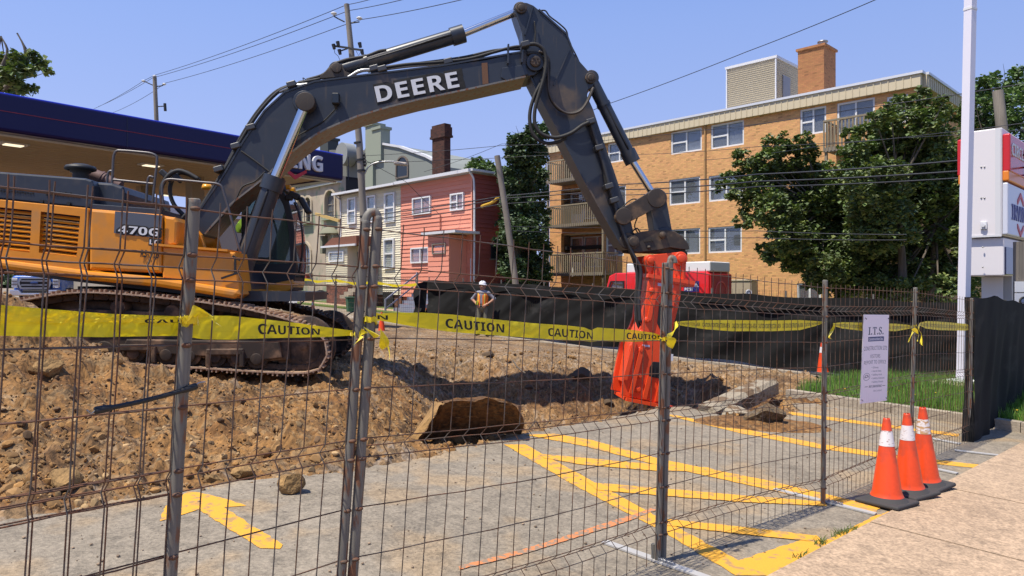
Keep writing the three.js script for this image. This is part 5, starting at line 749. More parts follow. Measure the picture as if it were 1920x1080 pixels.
  sub(boom, 'cylinder_bracket', [ext(E(0, [600, 153], [618, 136], [630, 125], [644, 127], [650, 140], [672, 148]), -.20, -.12, .006), ext(E(0, [600, 153], [618, 136], [630, 125], [644, 127], [650, 140], [672, 148]), .12, .20, .006), disc(P(634, 134, 0), .09, -.23, .23)], M.coupler);
  // ---- bucket linkage and coupler
  const link = (a, b, w, r0, r1, th) => { const A = P(a[0], a[1], w), B = P(b[0], b[1], w), d = B.clone().sub(A), n = V(-d.y, d.x, 0).normalize(); const pl = [[A.x + n.x * r0, A.y + n.y * r0], [B.x + n.x * r1, B.y + n.y * r1], [B.x - n.x * r1, B.y - n.y * r1], [A.x - n.x * r0, A.y - n.y * r0]]; return [ext(pl, w - th / 2, w + th / 2, .01), disc(A, r0 * 1.1, w - th / 2 - .015, w + th / 2 + .015), disc(B, r1 * 1.1, w - th / 2 - .015, w + th / 2 + .015)]; };
  const lk = part(t, 'linkage', [...link([1168, 406], [1230, 372], aw + .12, .14, .16, .10), ...link([1168, 406], [1230, 372], -aw - .12, .14, .16, .10)], M.coupler); sub(lk, 'link', link([1228, 374], [1240, 446], 0, .16, .17, .34), M.boom); sub(lk, 'pin', disc(P(1230, 372, .37), .10, -.42, .42, 18), M.coupler);
  const cp = part(t, 'quick_coupler', [ext(E(.34, [1178, 462], [1181, 449], [1192, 437], [1205, 434], [1226, 431], [1250, 431], [1266, 434], [1280, 443], [1290, 456], [1293, 466], [1288, 468], [1276, 467], [1257, 464], [1238, 468], [1216, 471], [1198, 473], [1184, 471]), .24, .34, .01), ext(E(.34, [1178, 462], [1181, 449], [1192, 437], [1205, 434], [1226, 431], [1250, 431], [1266, 434], [1280, 443], [1290, 456], [1293, 466], [1288, 468], [1276, 467], [1257, 464], [1238, 468], [1216, 471], [1198, 473], [1184, 471]), -.34, -.24, .01), ext(E(.34, [1196, 472], [1215, 452], [1280, 452], [1293, 475], [1290, 486], [1278, 484], [1270, 474]), -.24, .24)], M.coupler);
  for (const [x, y, r] of [[1242, 441, .065], [1186, 454, .12], [1216, 464, .035]]) { const c = P(x, y, .34); sub(cp, 'pin', [disc(c, r, .34, .39, 20), disc(c, r * .7, .39, .42, 16)], M.coupler); }
  sub(cp, 'bolt_row', [0, 1, 2, 3].map(i => { const c = P(1209 + i * 4.6, 452 - i * .6, .34); return box(.03, .03, .03, c.x, c.y, .35); }), M.coupler);
  // ---- breaker
  const hw = .38, br = part(t, 'hydraulic_breaker', [ext(E(hw, [1217, 521], [1279, 529], [1276, 560], [1266, 600], [1258, 640], [1254, 700], [1250, 758], [1240, 757], [1164, 741], [1171, 700], [1181, 648], [1192, 636], [1206, 598], [1211, 560]), hw - .07, hw, .012), ext(E(hw, [1217, 521], [1279, 529], [1276, 560], [1266, 600], [1258, 640], [1254, 700], [1250, 758], [1240, 757], [1164, 741], [1171, 700], [1181, 648], [1192, 636], [1206, 598], [1211, 560]), -hw, -hw + .07, .012), ext(E(hw, [1221, 524], [1273, 530], [1262, 610], [1250, 720], [1176, 720], [1190, 645], [1210, 600]), -hw + .08, hw - .085)], M.red);
  const bk = sub(br, 'mount_bracket', [ext(E(.36, [1206, 488], [1209, 481], [1216, 478], [1250, 475], [1278, 472], [1285, 476], [1288, 486], [1286, 528], [1222, 520], [1214, 508]), .26, .34, .01), ext(E(.36, [1206, 488], [1209, 481], [1216, 478], [1250, 475], [1278, 472], [1285, 476], [1288, 486], [1286, 528], [1222, 520], [1214, 508]), -.34, -.26, .01), bar(P(1203, 517, 0), P(1288, 531, 0), .86, .07)], M.red);
  for (const [x, y, r] of [[1218, 488, .10], [1275, 485, .125]]) { const c = P(x, y, .34); sub(br, 'bracket_pin', [disc(c, r, .34, .40, 24), disc(c, r * .62, .40, .44, 20), disc(c, r * .62, -.42, -.34, 20)], M.red); }
  sub(br, 'flange_plate', [bar(P(1208, 522, 0), P(1287, 536, 0), .84, .05), ...[1226, 1246, 1266, 1281].flatMap(x => [.38, -.38].map(z => { const c = P(x, 516 + (x - 1222) * .165, z); return cyl(V(c.x, c.y, z), V(c.x, c.y + .09, z), .026, .026, 6); }))], M.red);
  sub(br, 'gusset', [[1226, 500], [1277, 503]].map(([x, y]) => { const c = P(x, y, .36); return box(.035, .30, .08, c.x + .02, c.y - .04, .37, 0, 0, .06); }), M.red);
  for (const [a, b] of [[[1172, 712], [1190, 640]], [[1183, 738], [1205, 648]], [[1208, 748], [1218, 706]], [[1232, 752], [1240, 712]], [[1216, 600], [1230, 540]], [[1254, 600], [1264, 545]]]) sub(br, 'rib', [bar(P(a[0], a[1], hw + .03), P(b[0], b[1], hw + .03), .04, .075)], M.red);
  sub(br, 'base_plate', [bar(P(1163, 742, 0), P(1251, 759, 0), 2 * hw + .12, .06)], M.red);
  for (const [x, y] of [[1201, 656], [1199, 704], [1196, 730], [1222, 545], [1244, 640], [1203, 624], [1213, 600]]) { const c = P(x, y, hw); sub(br, 'bolt', [disc(c, .055, hw, hw + .025, 18), cyl(V(c.x, c.y, hw + .025), V(c.x, c.y, hw + .06), .032, .032, 6)], M.red); }
  sub(br, 'damper_window', [ext(E(hw, [1218, 688], [1224, 678], [1252, 680], [1250, 712], [1216, 706]), hw + .001, hw + .02, .004), ...[0, 1, 2, 3].map(i => bar(P(1223 + i * 7, 685 + i * 1, hw + .022), P(1221 + i * 7, 706 + i, hw + .022), .025, .02))], M.black); sub(br, 'slot', [ext(E(hw, [1236, 570], [1246, 560], [1250, 600], [1240, 622], [1232, 606]), hw + .001, hw + .012)], M.black);
  sub(br, 'maker_plate', [ext(E(hw, [1239, 662], [1262, 664], [1262, 677], [1238, 675]), hw + .002, hw + .008)], mat(.75, .75, .78, .4)); sub(br, 'sticker', [ext(E(hw, [1204, 646], [1218, 647], [1218, 651], [1204, 650]), hw + .002, hw + .008), ext(E(hw, [1233, 530], [1262, 534], [1262, 540], [1233, 536]), hw + .002, hw + .008)], mat(.55, .5, .62, .4));
  sub(br, 'chisel', [cyl(P(1208, 752, 0), P(1198, 800, 0), .085, .08, 16)], M.steel);
  { const g = fitText('RAMMER', .52, .10, .004), a = P(1247, 650, hw), b = P(1252, 545, hw); g.rotateZ(Math.PI / 2); g.translate(a.x + .02, a.y, hw + .004); }

  // ---- hoses and pipes
  const H = (w, pts, r, n = 30, m = M.rubber, nm = 'hose', par = t) => { const g = hose(pts.map(p => P(p[0], p[1], p[2] ?? w)), r, n, 7); return par === t ? part(t, nm, g, m) : sub(par, nm, g, m); };
  H(.3, [[370, 402], [395, 360], [425, 312], [455, 258], [490, 205], [525, 170], [548, 160]], .03); H(.22, [[372, 395], [418, 322], [452, 256], [488, 202], [520, 170], [560, 156], [600, 148]], .028);
  H(.3, [[524, 172], [550, 162], [585, 158], [625, 159], [652, 146], [675, 133], [702, 131]], .032, 40, M.steel, 'oil_pipe'); H(.1, [[575, 150], [608, 139], [625, 122], [650, 112], [688, 105], [712, 96], [724, 94]], .03); H(-.1, [[560, 155], [600, 146], [630, 128], [662, 113], [700, 103]], .03);
  H(.25, [[702, 130], [760, 121], [830, 116], [880, 110], [925, 98], [965, 88], [985, 87]], .028); H(.15, [[690, 134], [760, 125], [835, 118], [895, 108], [935, 95], [975, 88], [1000, 84]], .026, 30, M.steel, 'oil_pipe'); H(.05, [[700, 128], [780, 119], [870, 107], [930, 94], [980, 92]], .024);
  H(.46, [[985, 84], [1005, 83], [1018, 92], [1024, 112], [1020, 145], [1010, 178], [1003, 205], [1003, 232], [1014, 250], [1040, 258], [1070, 250], [1092, 235], [1105, 229]], .034, 60); H(.40, [[988, 100], [1006, 100], [1020, 115], [1016, 150], [1002, 180], [994, 208], [994, 232], [1002, 255], [1022, 268], [1046, 266], [1062, 258]], .034, 60);
  H(.38, [[1010, 96], [1024, 104], [1027, 140], [1030, 175], [1044, 200], [1066, 213], [1088, 208], [1102, 190], [1113, 164]], .022, 50, mat(.06, .045, .035, .6)); H(.34, [[1012, 99], [1028, 108], [1030, 180], [1048, 206], [1070, 212], [1092, 202], [1111, 166]], .02, 50);
  H(.02, [[1002, 40], [1010, 22], [1022, 20], [1030, 30], [1048, 44], [1062, 58], [1066, 75], [1084, 112], [1102, 158]], .014, 40); H(.3, [[1002, 40], [1004, 60], [1003, 80]], .014); H(-.0, [[572, 158], [568, 146], [574, 150], [580, 157]], .008, 16);
  H(.3, [[1106, 228], [1110, 250], [1122, 280], [1131, 310], [1138, 345], [1148, 375], [1156, 398], [1164, 425], [1178, 460], [1190, 490], [1196, 520], [1193, 560], [1195, 600], [1205, 626]], .04, 80); H(.36, [[1108, 232], [1124, 284], [1134, 316], [1143, 352], [1152, 380], [1160, 410], [1172, 445], [1186, 475], [1201, 505], [1198, 560], [1200, 605]], .034, 80, mat(.035, .035, .037, .5)); H(.3, [[1150, 380], [1162, 392], [1178, 378], [1190, 373], [1202, 382], [1196, 405], [1190, 425], [1197, 440], [1186, 436], [1194, 428], [1203, 440]], .012, 50);
  for (const [x, y, w] of [[548, 160, .3], [702, 130, .28], [840, 117, .2], [717, 131, .3], [472, 240, .3], [444, 275, .3], [412, 318, .3], [1122, 278, .32], [1140, 350, .34], [1150, 376, .34], [1106, 229, .34], [984, 85, .42]]) { const c = P(x, y, w); part(t, 'hose_clamp', rbox(.16, .10, .22, .02, c.x, c.y, c.z, 0, 0, .3), M.steel2 ??= mat(.09, .09, .09, .4, .5)); }
  H(bw + .02, [[452, 283], [480, 303], [505, 322]], .016); H(bw + .02, [[392, 432], [418, 404], [440, 378], [455, 350], [478, 340], [497, 322]], .012, 40); H(bw + .02, [[628, 205], [605, 228], [575, 245], [548, 262], [530, 283]], .010, 30);

  // ---- upper structure: counter-slopes of the machine as read off
  const s = 1.55, Z = w => w;
  const body = part(t, 'engine_side', [ext(E(s, [-60, 366], [0, 374], [100, 384], [164, 390], [166, 392], [164, 512], [100, 500], [0, 486], [-60, 480]), s - .10, s, .012, [E(s, [-30, 384], [61, 393], [57, 475], [-34, 464]), E(s, [75, 395], [152, 404], [145, 483], [71, 475]).slice()])], M.orange);
  sub(body, 'engine_bay', [ext(E(s, [-60, 372], [164, 396], [164, 506], [-60, 478]), s - .9, s - .55)], M.dark);
  for (const [xa, ya, xb, yb2, xc, yc] of [[-30, 386, 61, 395, -34, 464], [75, 397, 152, 406, 71, 475]]) for (let i = 0; i < 9; i++) { const u = (i + .6) / 9, a = P(mixN(xa, xc, u), mixN(ya, yc, u), s), b = P(xb - (xa - xc) * u, mixN(yb2, yc + (yb2 - ya), u), s); sub(body, 'louvre_slat', [bar(V(a.x, a.y, s - .06), V(b.x, b.y, s - .06), .06, .022, .5)], M.orange); }
  const door = part(t, 'side_door', [ext(E(s, [167, 391], [303, 402], [303, 512], [166, 506]), s - .5, s - .005, .045)], M.orange);
  const decal = sub(door, 'model_panel', [ext(E(s, [216, 396], [304, 404], [301, 447], [214, 437]), s + .001, s + .006)], mat(.10, .11, .135, .35)); const lay = (str, xl, xr, yt, ybt, m, bord) => { const a = P(xl, ybt, s), b = P(xr, ybt + (xr - xl) * .085, s), hh = P(xl, yt, s).y - a.y, an = Math.atan2(b.y - a.y, b.x - a.x); const g = fitText(str, b.x - a.x, hh, .005); g.rotateZ(an); g.translate(a.x, a.y, s + .012); sub(door, 'lettering', g, m); if (bord) { const k = fitText(str, b.x - a.x, hh, .004, 0, .022); k.rotateZ(an); k.translate(a.x, a.y, s + .008); sub(door, 'lettering_border', k, M.dark); } };
  lay('470G', 222, 299, 422, 437, M.white, true); lay('LC', 281, 298, 449, 458, M.white, true); lay('RS-110', 264, 298, 468, 482, M.black, false);
  sub(door, 'front_edge', [ext(E(s, [305, 404], [326, 407], [331, 415], [329, 458], [302, 466]), s - .6, s - .04, .04)], M.orange);
  const deck = part(t, 'toolbox', [ext(E(s, [304, 462], [330, 462], [440, 473], [449, 546], [303, 522]), s - .75, s - .02, .03)], M.orange); sub(deck, 'lid', [bar(P(304, 461, s - .35), P(440, 472, s - .35), .80, .035)], M.orange); sub(deck, 'latch', [bar(P(436, 480, s), P(450, 488, s), .03, .03), bar(P(441, 485, s + .01), P(441, 515, s + .01), .03, .03), bar(P(415, 522, s + .02), P(447, 511, s + .02), .03, .03)], M.black);
  const skirt = part(t, 'skirt', [ext(E(s, [-60, 478], [0, 486], [170, 508], [304, 520], [448, 543], [452, 552], [440, 560], [300, 538], [170, 526], [0, 503], [-60, 495]), s - .55, s + .06, .05)], M.orange);
  part(t, 'main_frame', [ext(E(s, [-60, 482], [450, 546], [560, 548], [560, 566], [440, 566], [-60, 508]), -s + .2, s - .56), ext(E(0, [-60, 385], [300, 405], [340, 470], [340, 520], [-60, 500]), -s, s - .95)], M.boomClean);
  part(t, 'counterweight', [ext(E(s, [-210, 360], [-60, 372], [-60, 508], [-190, 490], [-220, 450]), -s, s, .08)], M.boomClean);
  // boom foot bracket
  part(t, 'boom_foot', [ext(E(.5, [322, 470], [332, 448], [345, 430], [362, 422], [378, 440], [388, 478], [384, 520], [330, 515]), .40, .5, .02), ext(E(.5, [322, 470], [332, 448], [345, 430], [362, 422], [378, 440], [388, 478], [384, 520], [330, 515]), -.5, -.40, .02), disc(P(357, 444, .5), .15, -.55, .55)], M.orange); part(t, 'cylinder_foot', [ext(E(.7, [425, 520], [436, 505], [462, 510], [470, 548], [430, 548]), -.75, .75, .02)], M.boomClean);
  // engine hood in dark grey
  const hood = part(t, 'engine_hood', [ext(E(1.2, [-60, 316], [0, 322], [80, 328], [160, 334], [172, 338], [176, 348], [176, 392], [0, 374], [-60, 367]), -1.3, 1.2, .03), ext(E(1.0, [172, 340], [210, 343], [230, 350], [234, 362], [234, 400], [170, 394]), -1.0, 1.0, .04), ext(E(1.35, [170, 382], [300, 392], [300, 406], [168, 394]), .4, 1.35, .01)], M.boomClean);
  for (let k = 0; k < 2; k++) for (let i = 0; i < 26; i++) { const xx = 2 + (i % 13) * 5 + Math.floor(i / 13) * 86, c = P(xx, 352 + xx * .08 + k * 5.5 + (i % 2) * 1, 1.2); if (k === 0 && i % 13 > 9) continue; sub(hood, 'vent_hole', [box(.022, .028, .006, c.x, c.y, 1.206)], M.dark); }
  for (const [x, y] of [[70, 376], [79, 377], [121, 380], [163, 384], [160, 397]]) { const c = P(x, y, 1.35); sub(hood, 'hood_bolt', [cyl(V(c.x, c.y, 1.2), V(c.x, c.y, 1.24), .03, .03, 8)], M.black); }
  const pc = P(151, 330, .2); part(t, 'air_precleaner', [lathe([[.12, -.2], [.12, .04], [.155, .06], [.16, .10]], 22).translate(pc.x, pc.y, .2), lathe([[.19, .085], [.235, .10], [.24, .13], [.22, .165], [.10, .20], [0, .205]], 28).translate(pc.x, pc.y, .2)], M.black);
  part(t, 'exhaust_pipe', [cyl(P(163, 324, -.2), P(198, 337, -.2), .115, .115, 18), cyl(P(196, 336, -.2), P(226, 350, -.2), .10, .10, 18), cyl(P(189, 333, -.2), P(193, 335, -.2), .125, .125, 18)], mat(.15, .085, .075, .7, .2));
  const rail = (w, list, r = .021, m = M.railM ??= mat(.12, .11, .11, .45, .5)) => part(t, 'handrail', list.map(l => hose(l.map(p => P(p[0], p[1], p[2] ?? w)), r, 40, 8)), m);
  rail(.9, [[[207, 384], [211, 330], [214, 290], [219, 283], [228, 282.5], [260, 285], [284, 288], [293, 293], [294.5, 302], [290, 340], [286, 384]], [[212, 337], [250, 341], [288, 345]], [[274, 382], [278, 335], [281, 331], [288, 333]]]); rail(1.15, [[[306, 384], [304, 352], [308, 340], [316, 336.5], [340, 338], [380, 342], [405, 344.5], [415, 349], [420, 362], [435, 415], [450, 472]]], .021); rail(.6, [[[199, 395], [203, 325], [206, 321], [211, 321]]]);
  H(.25, [[372, 336], [350, 324], [334, 320], [318, 327], [305, 345], [302, 360], [308, 390], [322, 404], [345, 412]], .036, 50); H(.1, [[375, 338], [355, 328], [338, 324], [326, 333], [319, 350], [320, 368], [328, 386], [345, 404], [352, 412]], .036, 50); H(.3, [[334, 440], [338, 418], [346, 405], [352, 400]], .03); part(t, 'hose_coupling', [[312, 330], [330, 331]].map(([x, y]) => { const c = P(x, y, .2); return rbox(.26, .09, .09, .02, c.x, c.y, .2, 0, 0, -.75); }), M.black); part(t, 'beacon', [lathe([[.0, .0], [.09, 0], [.09, .05], [.07, .1], [0, .11]], 14).translate(P(388, 356, -.4).x, P(388, 356, -.4).y, -.4)], mat(.8, .35, .01, .3));
  // ---- cab on the far side
  { const cw0 = -1.5, cw1 = -.48, prof = [[452, 545], [452, 380], [470, 352], [500, 348], [528, 352], [541, 376], [549, 410], [554, 450], [556, 490], [553, 520], [548, 545]];
    const ins = [[462, 486], [462, 384], [476, 362], [500, 358], [522, 362], [533, 384], [541, 416], [545, 452], [546, 486], [542, 496], [480, 498]];
    const cab = part(t, 'cab', [ext(E(cw1, ...prof), cw1 - .07, cw1, .02, [E(cw1, ...ins)]), ext(E(cw1, ...prof), cw0, cw0 + .07, .02, [E(cw1, ...ins)]), bar(P(500, 350, -1), P(528, 353, -1), 1.05, .08), bar(P(452, 380, -1), P(470, 352, -1), 1.05, .06), ext(E(cw1, [452, 500], [553, 505], [549, 545], [452, 545]), cw0, cw1 - .02)], M.black);
    for (const z of [cw1 - .045, cw0 + .035]) sub(cab, 'cab_glass', ext(E(cw1, ...ins), z, z + .01), M.pane2 ??= new THREE.MeshPhysicalMaterial({ color: lin(.35, .42, .40), roughness: .02, transmission: .9, thickness: 0, ior: 1.6, side: THREE.DoubleSide }));
    const fr = [[528, 354], [541, 378], [549, 411], [554, 450], [556, 490], [553, 520]], a = fr.map(p => { const q = P(p[0], p[1], cw1); q.z = cw1 - .05; return q; }), b = a.map(p => V(p.x, p.y, cw0 + .05)); const fgG = quadStrip(a, b); sub(cab, 'windscreen', fgG, M.pane2);
    sub(cab, 'roof', [ext(E(cw1, [466, 354], [474, 345], [512, 341], [534, 347], [536, 357]), cw0, cw1, .03)], M.boomClean); sub(cab, 'roof_lamp', [rbox(.1, .08, .12, .02, P(538, 349, cw1).x, P(538, 349, cw1).y, -.6), rbox(.1, .08, .12, .02, P(538, 349, cw1).x, P(538, 349, cw1).y, -1.0)], mat(.8, .35, .01, .3));
    sub(cab, 'cab_base', [ext(E(cw1, [455, 543], [549, 524], [553, 530], [548, 543], [536, 548], [460, 558]), cw0, cw1 + .04, .03)], M.orange); sub(cab, 'seat', [rbox(.5, .75, .5, .1, P(490, 440, -1).x, P(490, 455, -1).y, -1), rbox(.25, .3, .3, .08, P(492, 425, -1).x, P(492, 418, -1).y, -1)], mat(.05, .05, .055, .8)); sub(cab, 'jacket', [rock(.22, .3, .2, 4, 2).translate(P(448, 420, -.9).x + .05, P(448, 448, -.9).y + .1, -.9)], mat(.25, .45, .02, .8));
    const mi = part(t, 'mirror', [rbox(.10, .34, .2, .04, P(572, 386, -.5).x, P(572, 386, -.5).y, -.5, 0, 0, .5), rbox(.2, .12, .14, .03, P(552, 367, -.5).x, P(552, 367, -.5).y, -.5, 0, 0, -.4), rbox(.13, .10, .14, .03, P(542, 371, -.5).x, P(542, 371, -.5).y, -.5)], M.black); sub(mi, 'mirror_arm', [hose([P(536, 378, -.5), P(548, 366, -.5), P(560, 370, -.5), P(570, 380, -.5)], .02), hose([P(552, 380, -.4), P(560, 400, -.3), P(567, 440, -.3), P(566, 480, -.35), P(560, 512, -.4)], .02)], M.black);
    part(t, 'step', [ext(E(.2, [450, 515], [470, 515], [462, 540], [490, 543], [490, 556], [450, 556]), -.3, .6, .02), rbox(.5, .12, .3, .03, P(500, 550, -.3).x, P(478, 550, -.3).y, -.2)], M.orange); }
  // ---- tracks
  const pathPx = [[-120, 640], [-118, 610], [-90, 590], [-40, 583], [20, 571], [70, 561], [120, 552], [165, 548], [215, 549], [270, 553], [330, 559], [400, 567], [465, 577], [520, 590], [560, 602], [592, 616], [611, 634], [617, 654], [612, 674], [600, 688], [580, 694], [540, 695], [480, 692], [400, 687], [300, 681], [245, 677], [120, 669], [0, 662], [-80, 658], [-110, 652]];
  const pathL = E(1.35, ...pathPx).map(p => V(p[0], p[1], 0)), crv = new THREE.CatmullRomCurve3(pathL, true, 'centripetal'), LEN = crv.getLength(), NS = Math.round(LEN / .228);
  const shoe = merge([box(.222, .022, .62), ...[-.085, -.01, .075].map((x, i) => box(.022, i === 1 ? .026 : .042, .61, x, i === 1 ? .022 : .03, 0)), box(.05, .03, .60, .10, -.004, 0)]), linkG = merge([box(.10, .03, .2, 0, -.03, 0), [-1, 1].map(z => [rbox(.20, .10, .05, .02, 0, -.07, z * .09), cyl(V(.09, -.07, z * .06), V(.09, -.07, z * .13), .045, .045, 10)])].flat(2));
  for (const [side, zc] of [[1, 1.35], [-1, -1.35]]) {
    const tr = part(t, 'track', [ext(E(1.35, [30, 596], [150, 578], [330, 585], [470, 600], [545, 620], [548, 672], [505, 676], [240, 664], [30, 650]), zc - .16, zc + .16, .02), ext(E(1.35, [250, 634], [530, 638], [536, 668], [500, 672], [240, 656]), zc - .26, zc + .26, .02)], M.track);
    for (let i = 0; i < NS; i++) { const u = i / NS, p = crv.getPointAt(u), d = crv.getTangentAt(u), an = Math.atan2(-d.y, -d.x) + 0; const g = new THREE.Mesh(shoe, side > 0 ? M.trackPad : M.track); g.name = 'track_shoe'; g.position.set(p.x, p.y, zc); g.rotation.z = Math.atan2(d.y, d.x) + 0; const up = V(-d.y, d.x, 0); const c = pathL.reduce((a, b) => a.add(b), V(0, 0, 0)).divideScalar(pathL.length); if (up.dot(p.clone().sub(c)) < 0) g.rotation.x = Math.PI, g.rotation.z = -0, g.rotation.set(Math.PI, 0, -Math.atan2(d.y, d.x)); tr.add(g); const l = new THREE.Mesh(linkG, M.track); l.name = 'track_link'; l.position.copy(g.position); l.rotation.copy(g.rotation); tr.add(l); }
    const idl = P(572, 648, 1.35); sub(tr, 'idler', [lathe([[.06, -.10], [.30, -.10], [.34, -.06], [.46, -.05], [.48, -.03], [.48, .03], [.46, .05], [.34, .06], [.30, .10], [.06, .10], [.06, .13], [0, .13]], 32).rotateX(Math.PI / 2).translate(idl.x, idl.y, zc), ...Array.from({ length: 14 }, (_, k) => cyl(V(idl.x + .25 * Math.cos(k * .449), idl.y + .25 * Math.sin(k * .449), zc + .1), V(idl.x + .25 * Math.cos(k * .449), idl.y + .25 * Math.sin(k * .449), zc + .125), .022, .022, 6))], M.track); const spr = P(-70, 622, 1.35); sub(tr, 'sprocket', disc(V(spr.x, spr.y, 0), .42, zc - .08, zc + .08, 26), M.track);
    for (const x of [262, 322, 365, 412, 452, 488, 205, 150]) { const c = P(x, 664 + (x - 262) * .045 - 4, 1.35); sub(tr, 'roller', [disc(V(c.x, c.y, 0), .16, zc - .2, zc + .2, 20), disc(V(c.x, c.y, 0), .09, zc + .2, zc + .27, 16)], M.track); } for (const x of [230, 330]) { const c = P(x, 576 + (x - 230) * .08, 1.35); sub(tr, 'carrier_roller', disc(V(c.x, c.y, 0), .11, zc - .18, zc + .18, 18), M.track); }
    for (const x of [270, 432]) { const c = P(x, 656 + (x - 270) * .05, 1.35); sub(tr, 'track_guard', [rbox(.55, .10, .06, .02, c.x, c.y + .06, zc + .28), rbox(.07, .25, .06, .02, c.x - .25, c.y - .05, zc + .28), rbox(.07, .25, .06, .02, c.x + .25, c.y - .05, zc + .28)], M.track); }
  }
  part(t, 'undercarriage', [box(3.0, .5, 2.5, P(260, 610, 0).x, P(260, 590, 0).y, 0), lathe([[0, 0], [.9, 0], [.9, .35], [0, .35]], 28).translate(P(260, 580, 0).x, P(260, 575, 0).y, 0)], M.track);
  part(t, 'yellow_guard', [bar(P(470, 550, -.6), P(496, 556, -.6), .2, .08)], mat(.75, .45, .01, .5));
}
// ------------------------------------------------------------------ trees
function foliageBall(list, n, size, seed, colors, flat = .8) {             // list: [x, y, z, r]; leaves through the whole volume in clumps
  const r = rng(seed), pos = [], col = [], tot = list.reduce((s, b) => s + Math.pow(b[3], 2.2), 0), ax = V(), up = V(), nn = V();
  const clumps = []; for (const b of list) { const m = Math.max(3, Math.round(60 * Math.pow(b[3], 2.2) / tot * list.length * .8)); for (let i = 0; i < m; i++) { const d = V(r() - .5, r() - .5, r() - .5).normalize().multiplyScalar(b[3] * (.45 + .62 * Math.pow(r(), .6))); clumps.push([b[0] + d.x, b[1] + d.y * flat, b[2] + d.z, b[3] * (.16 + .20 * r()), .75 + .5 * r()]); } }
  const per = n / clumps.length;
  for (const c of clumps) for (let i = 0; i < per; i++) {
    const d = V(r() - .5, r() - .5, r() - .5).normalize().multiplyScalar(c[3] * Math.pow(r(), .45)), x = c[0] + d.x, y = c[1] + d.y * .8, z = c[2] + d.z, s = size * (.6 + .8 * r());
    ax.set(r() - .5, (r() - .6) * .7, r() - .5).normalize(); nn.set(r() - .5, .5 + r(), r() - .5).normalize(); up.crossVectors(nn, ax).normalize(); const t = V(x, y, z).addScaledVector(ax, s), m = V(x, y, z).addScaledVector(ax, s * .45), L = m.clone().addScaledVector(up, s * .48).addScaledVector(nn, s * .12), R = m.clone().addScaledVector(up, -s * .48).addScaledVector(nn, s * .12);
    pos.push(x, y, z, L.x, L.y, L.z, t.x, t.y, t.z, x, y, z, t.x, t.y, t.z, R.x, R.y, R.z); const k = c[4] * (.75 + .5 * r()), q = colors[Math.floor(r() * colors.length)]; for (let j = 0; j < 6; j++) col.push(q[0] * k, q[1] * k, q[2] * k);
  }
  const g = new THREE.BufferGeometry(); g.setAttribute('position', new THREE.Float32BufferAttribute(pos, 3)); g.setAttribute('color', new THREE.Float32BufferAttribute(col, 3)); g.computeVertexNormals(); g.setAttribute('uv', new THREE.Float32BufferAttribute(new Float32Array(pos.length / 3 * 2), 2)); g.userData.uvKeep = true; return g;
}
M.leaf = new THREE.MeshPhysicalMaterial({ color: 0xffffff, vertexColors: true, roughness: .75, transmission: .35, thickness: 0, side: THREE.DoubleSide });
const GREEN = { maple: [[.075, .135, .016], [.11, .175, .022], [.06, .105, .014], [.17, .21, .035]], dark: [[.035, .08, .02], [.05, .10, .022], [.065, .12, .026]], bright: [[.09, .17, .03], [.07, .14, .022], [.12, .19, .035]] };
function tree(name, label, base, trunks, blobsPx, D, spread, n, size, seed, cols, trunkR = .16) {
  const t = thing(name, label, 'tree', base), r = rng(seed), B = blobsPx.map(([x, y, rp, dz]) => { const d = D + (dz ?? (r() - .5) * spread), p = PX(x, y, d).sub(base); return [p.x, p.y, p.z, rp / F * d]; });
  const limbs = []; trunks.forEach(tr => { const P = tr.map(([x, y, d]) => PX(x, y, d ?? D).sub(base)); limbs.push(wire(new THREE.CatmullRomCurve3(P).getPoints(10), u => trunkR * (1 - .8 * u), 8)); });
  const tops = trunks.map(tr => tr[tr.length - 1]).map(([x, y, d]) => PX(x, y, d ?? D).sub(base));
  B.forEach(b => { const e = V(b[0], b[1], b[2]); const a = tops.reduce((m, q) => q.distanceTo(e) < m.distanceTo(e) ? q : m); const mid = a.clone().lerp(e, .5).add(V((r() - .5) * .5, -.15, (r() - .5) * .5)); limbs.push(wire(new THREE.QuadraticBezierCurve3(a, mid, e).getPoints(7), u => trunkR * (.32 - .26 * u), 5)); for (let i = 0; i < 3; i++) { const q = e.clone().add(V(r() - .5, r() - .3, r() - .5).multiplyScalar(b[3] * 1.7)); limbs.push(wire([e, e.clone().lerp(q, .5).add(V(0, .05, 0)), q], u => trunkR * .07 * (1 - .7 * u), 4)); } });
  part(t, 'trunk', limbs, M.bark); const c = part(t, 'crown', foliageBall(B, n, size, seed + 1, cols), M.leaf); return t;
}
tree('maple_tree', 'broad maple standing before the brick apartment wall, left of the two', V(10.9, -.6, -24.2), [[[1572, 572, 24.2], [1570, 500, 24.2], [1560, 440, 24], [1545, 390, 24]], [[1590, 572, 24.4], [1588, 500, 24.4], [1610, 430, 24.6]]],
  [[1458, 272, 27], [1466, 300, 33], [1440, 300, 24], [1400, 300, 24], [1412, 325, 32], [1372, 335, 20], [1350, 352, 14], [1390, 355, 28], [1430, 352, 42], [1480, 345, 42], [1508, 265, 20], [1515, 290, 24], [1520, 330, 38], [1560, 350, 45], [1455, 395, 42], [1410, 395, 26], [1395, 415, 18], [1500, 400, 52], [1550, 420, 52], [1480, 448, 40], [1445, 470, 24], [1448, 482, 18], [1520, 470, 52], [1580, 465, 55], [1545, 505, 38], [1600, 400, 50], [1590, 500, 40], [1620, 460, 46], [1555, 530, 24], [1620, 420, 50], [1640, 380, 45], [1630, 510, 44], [1575, 535, 34], [1530, 525, 26], [1500, 480, 40], [1540, 380, 44], [1600, 350, 44]], 24.2, 2.6, 80000, .115, 21, GREEN.maple, .15);
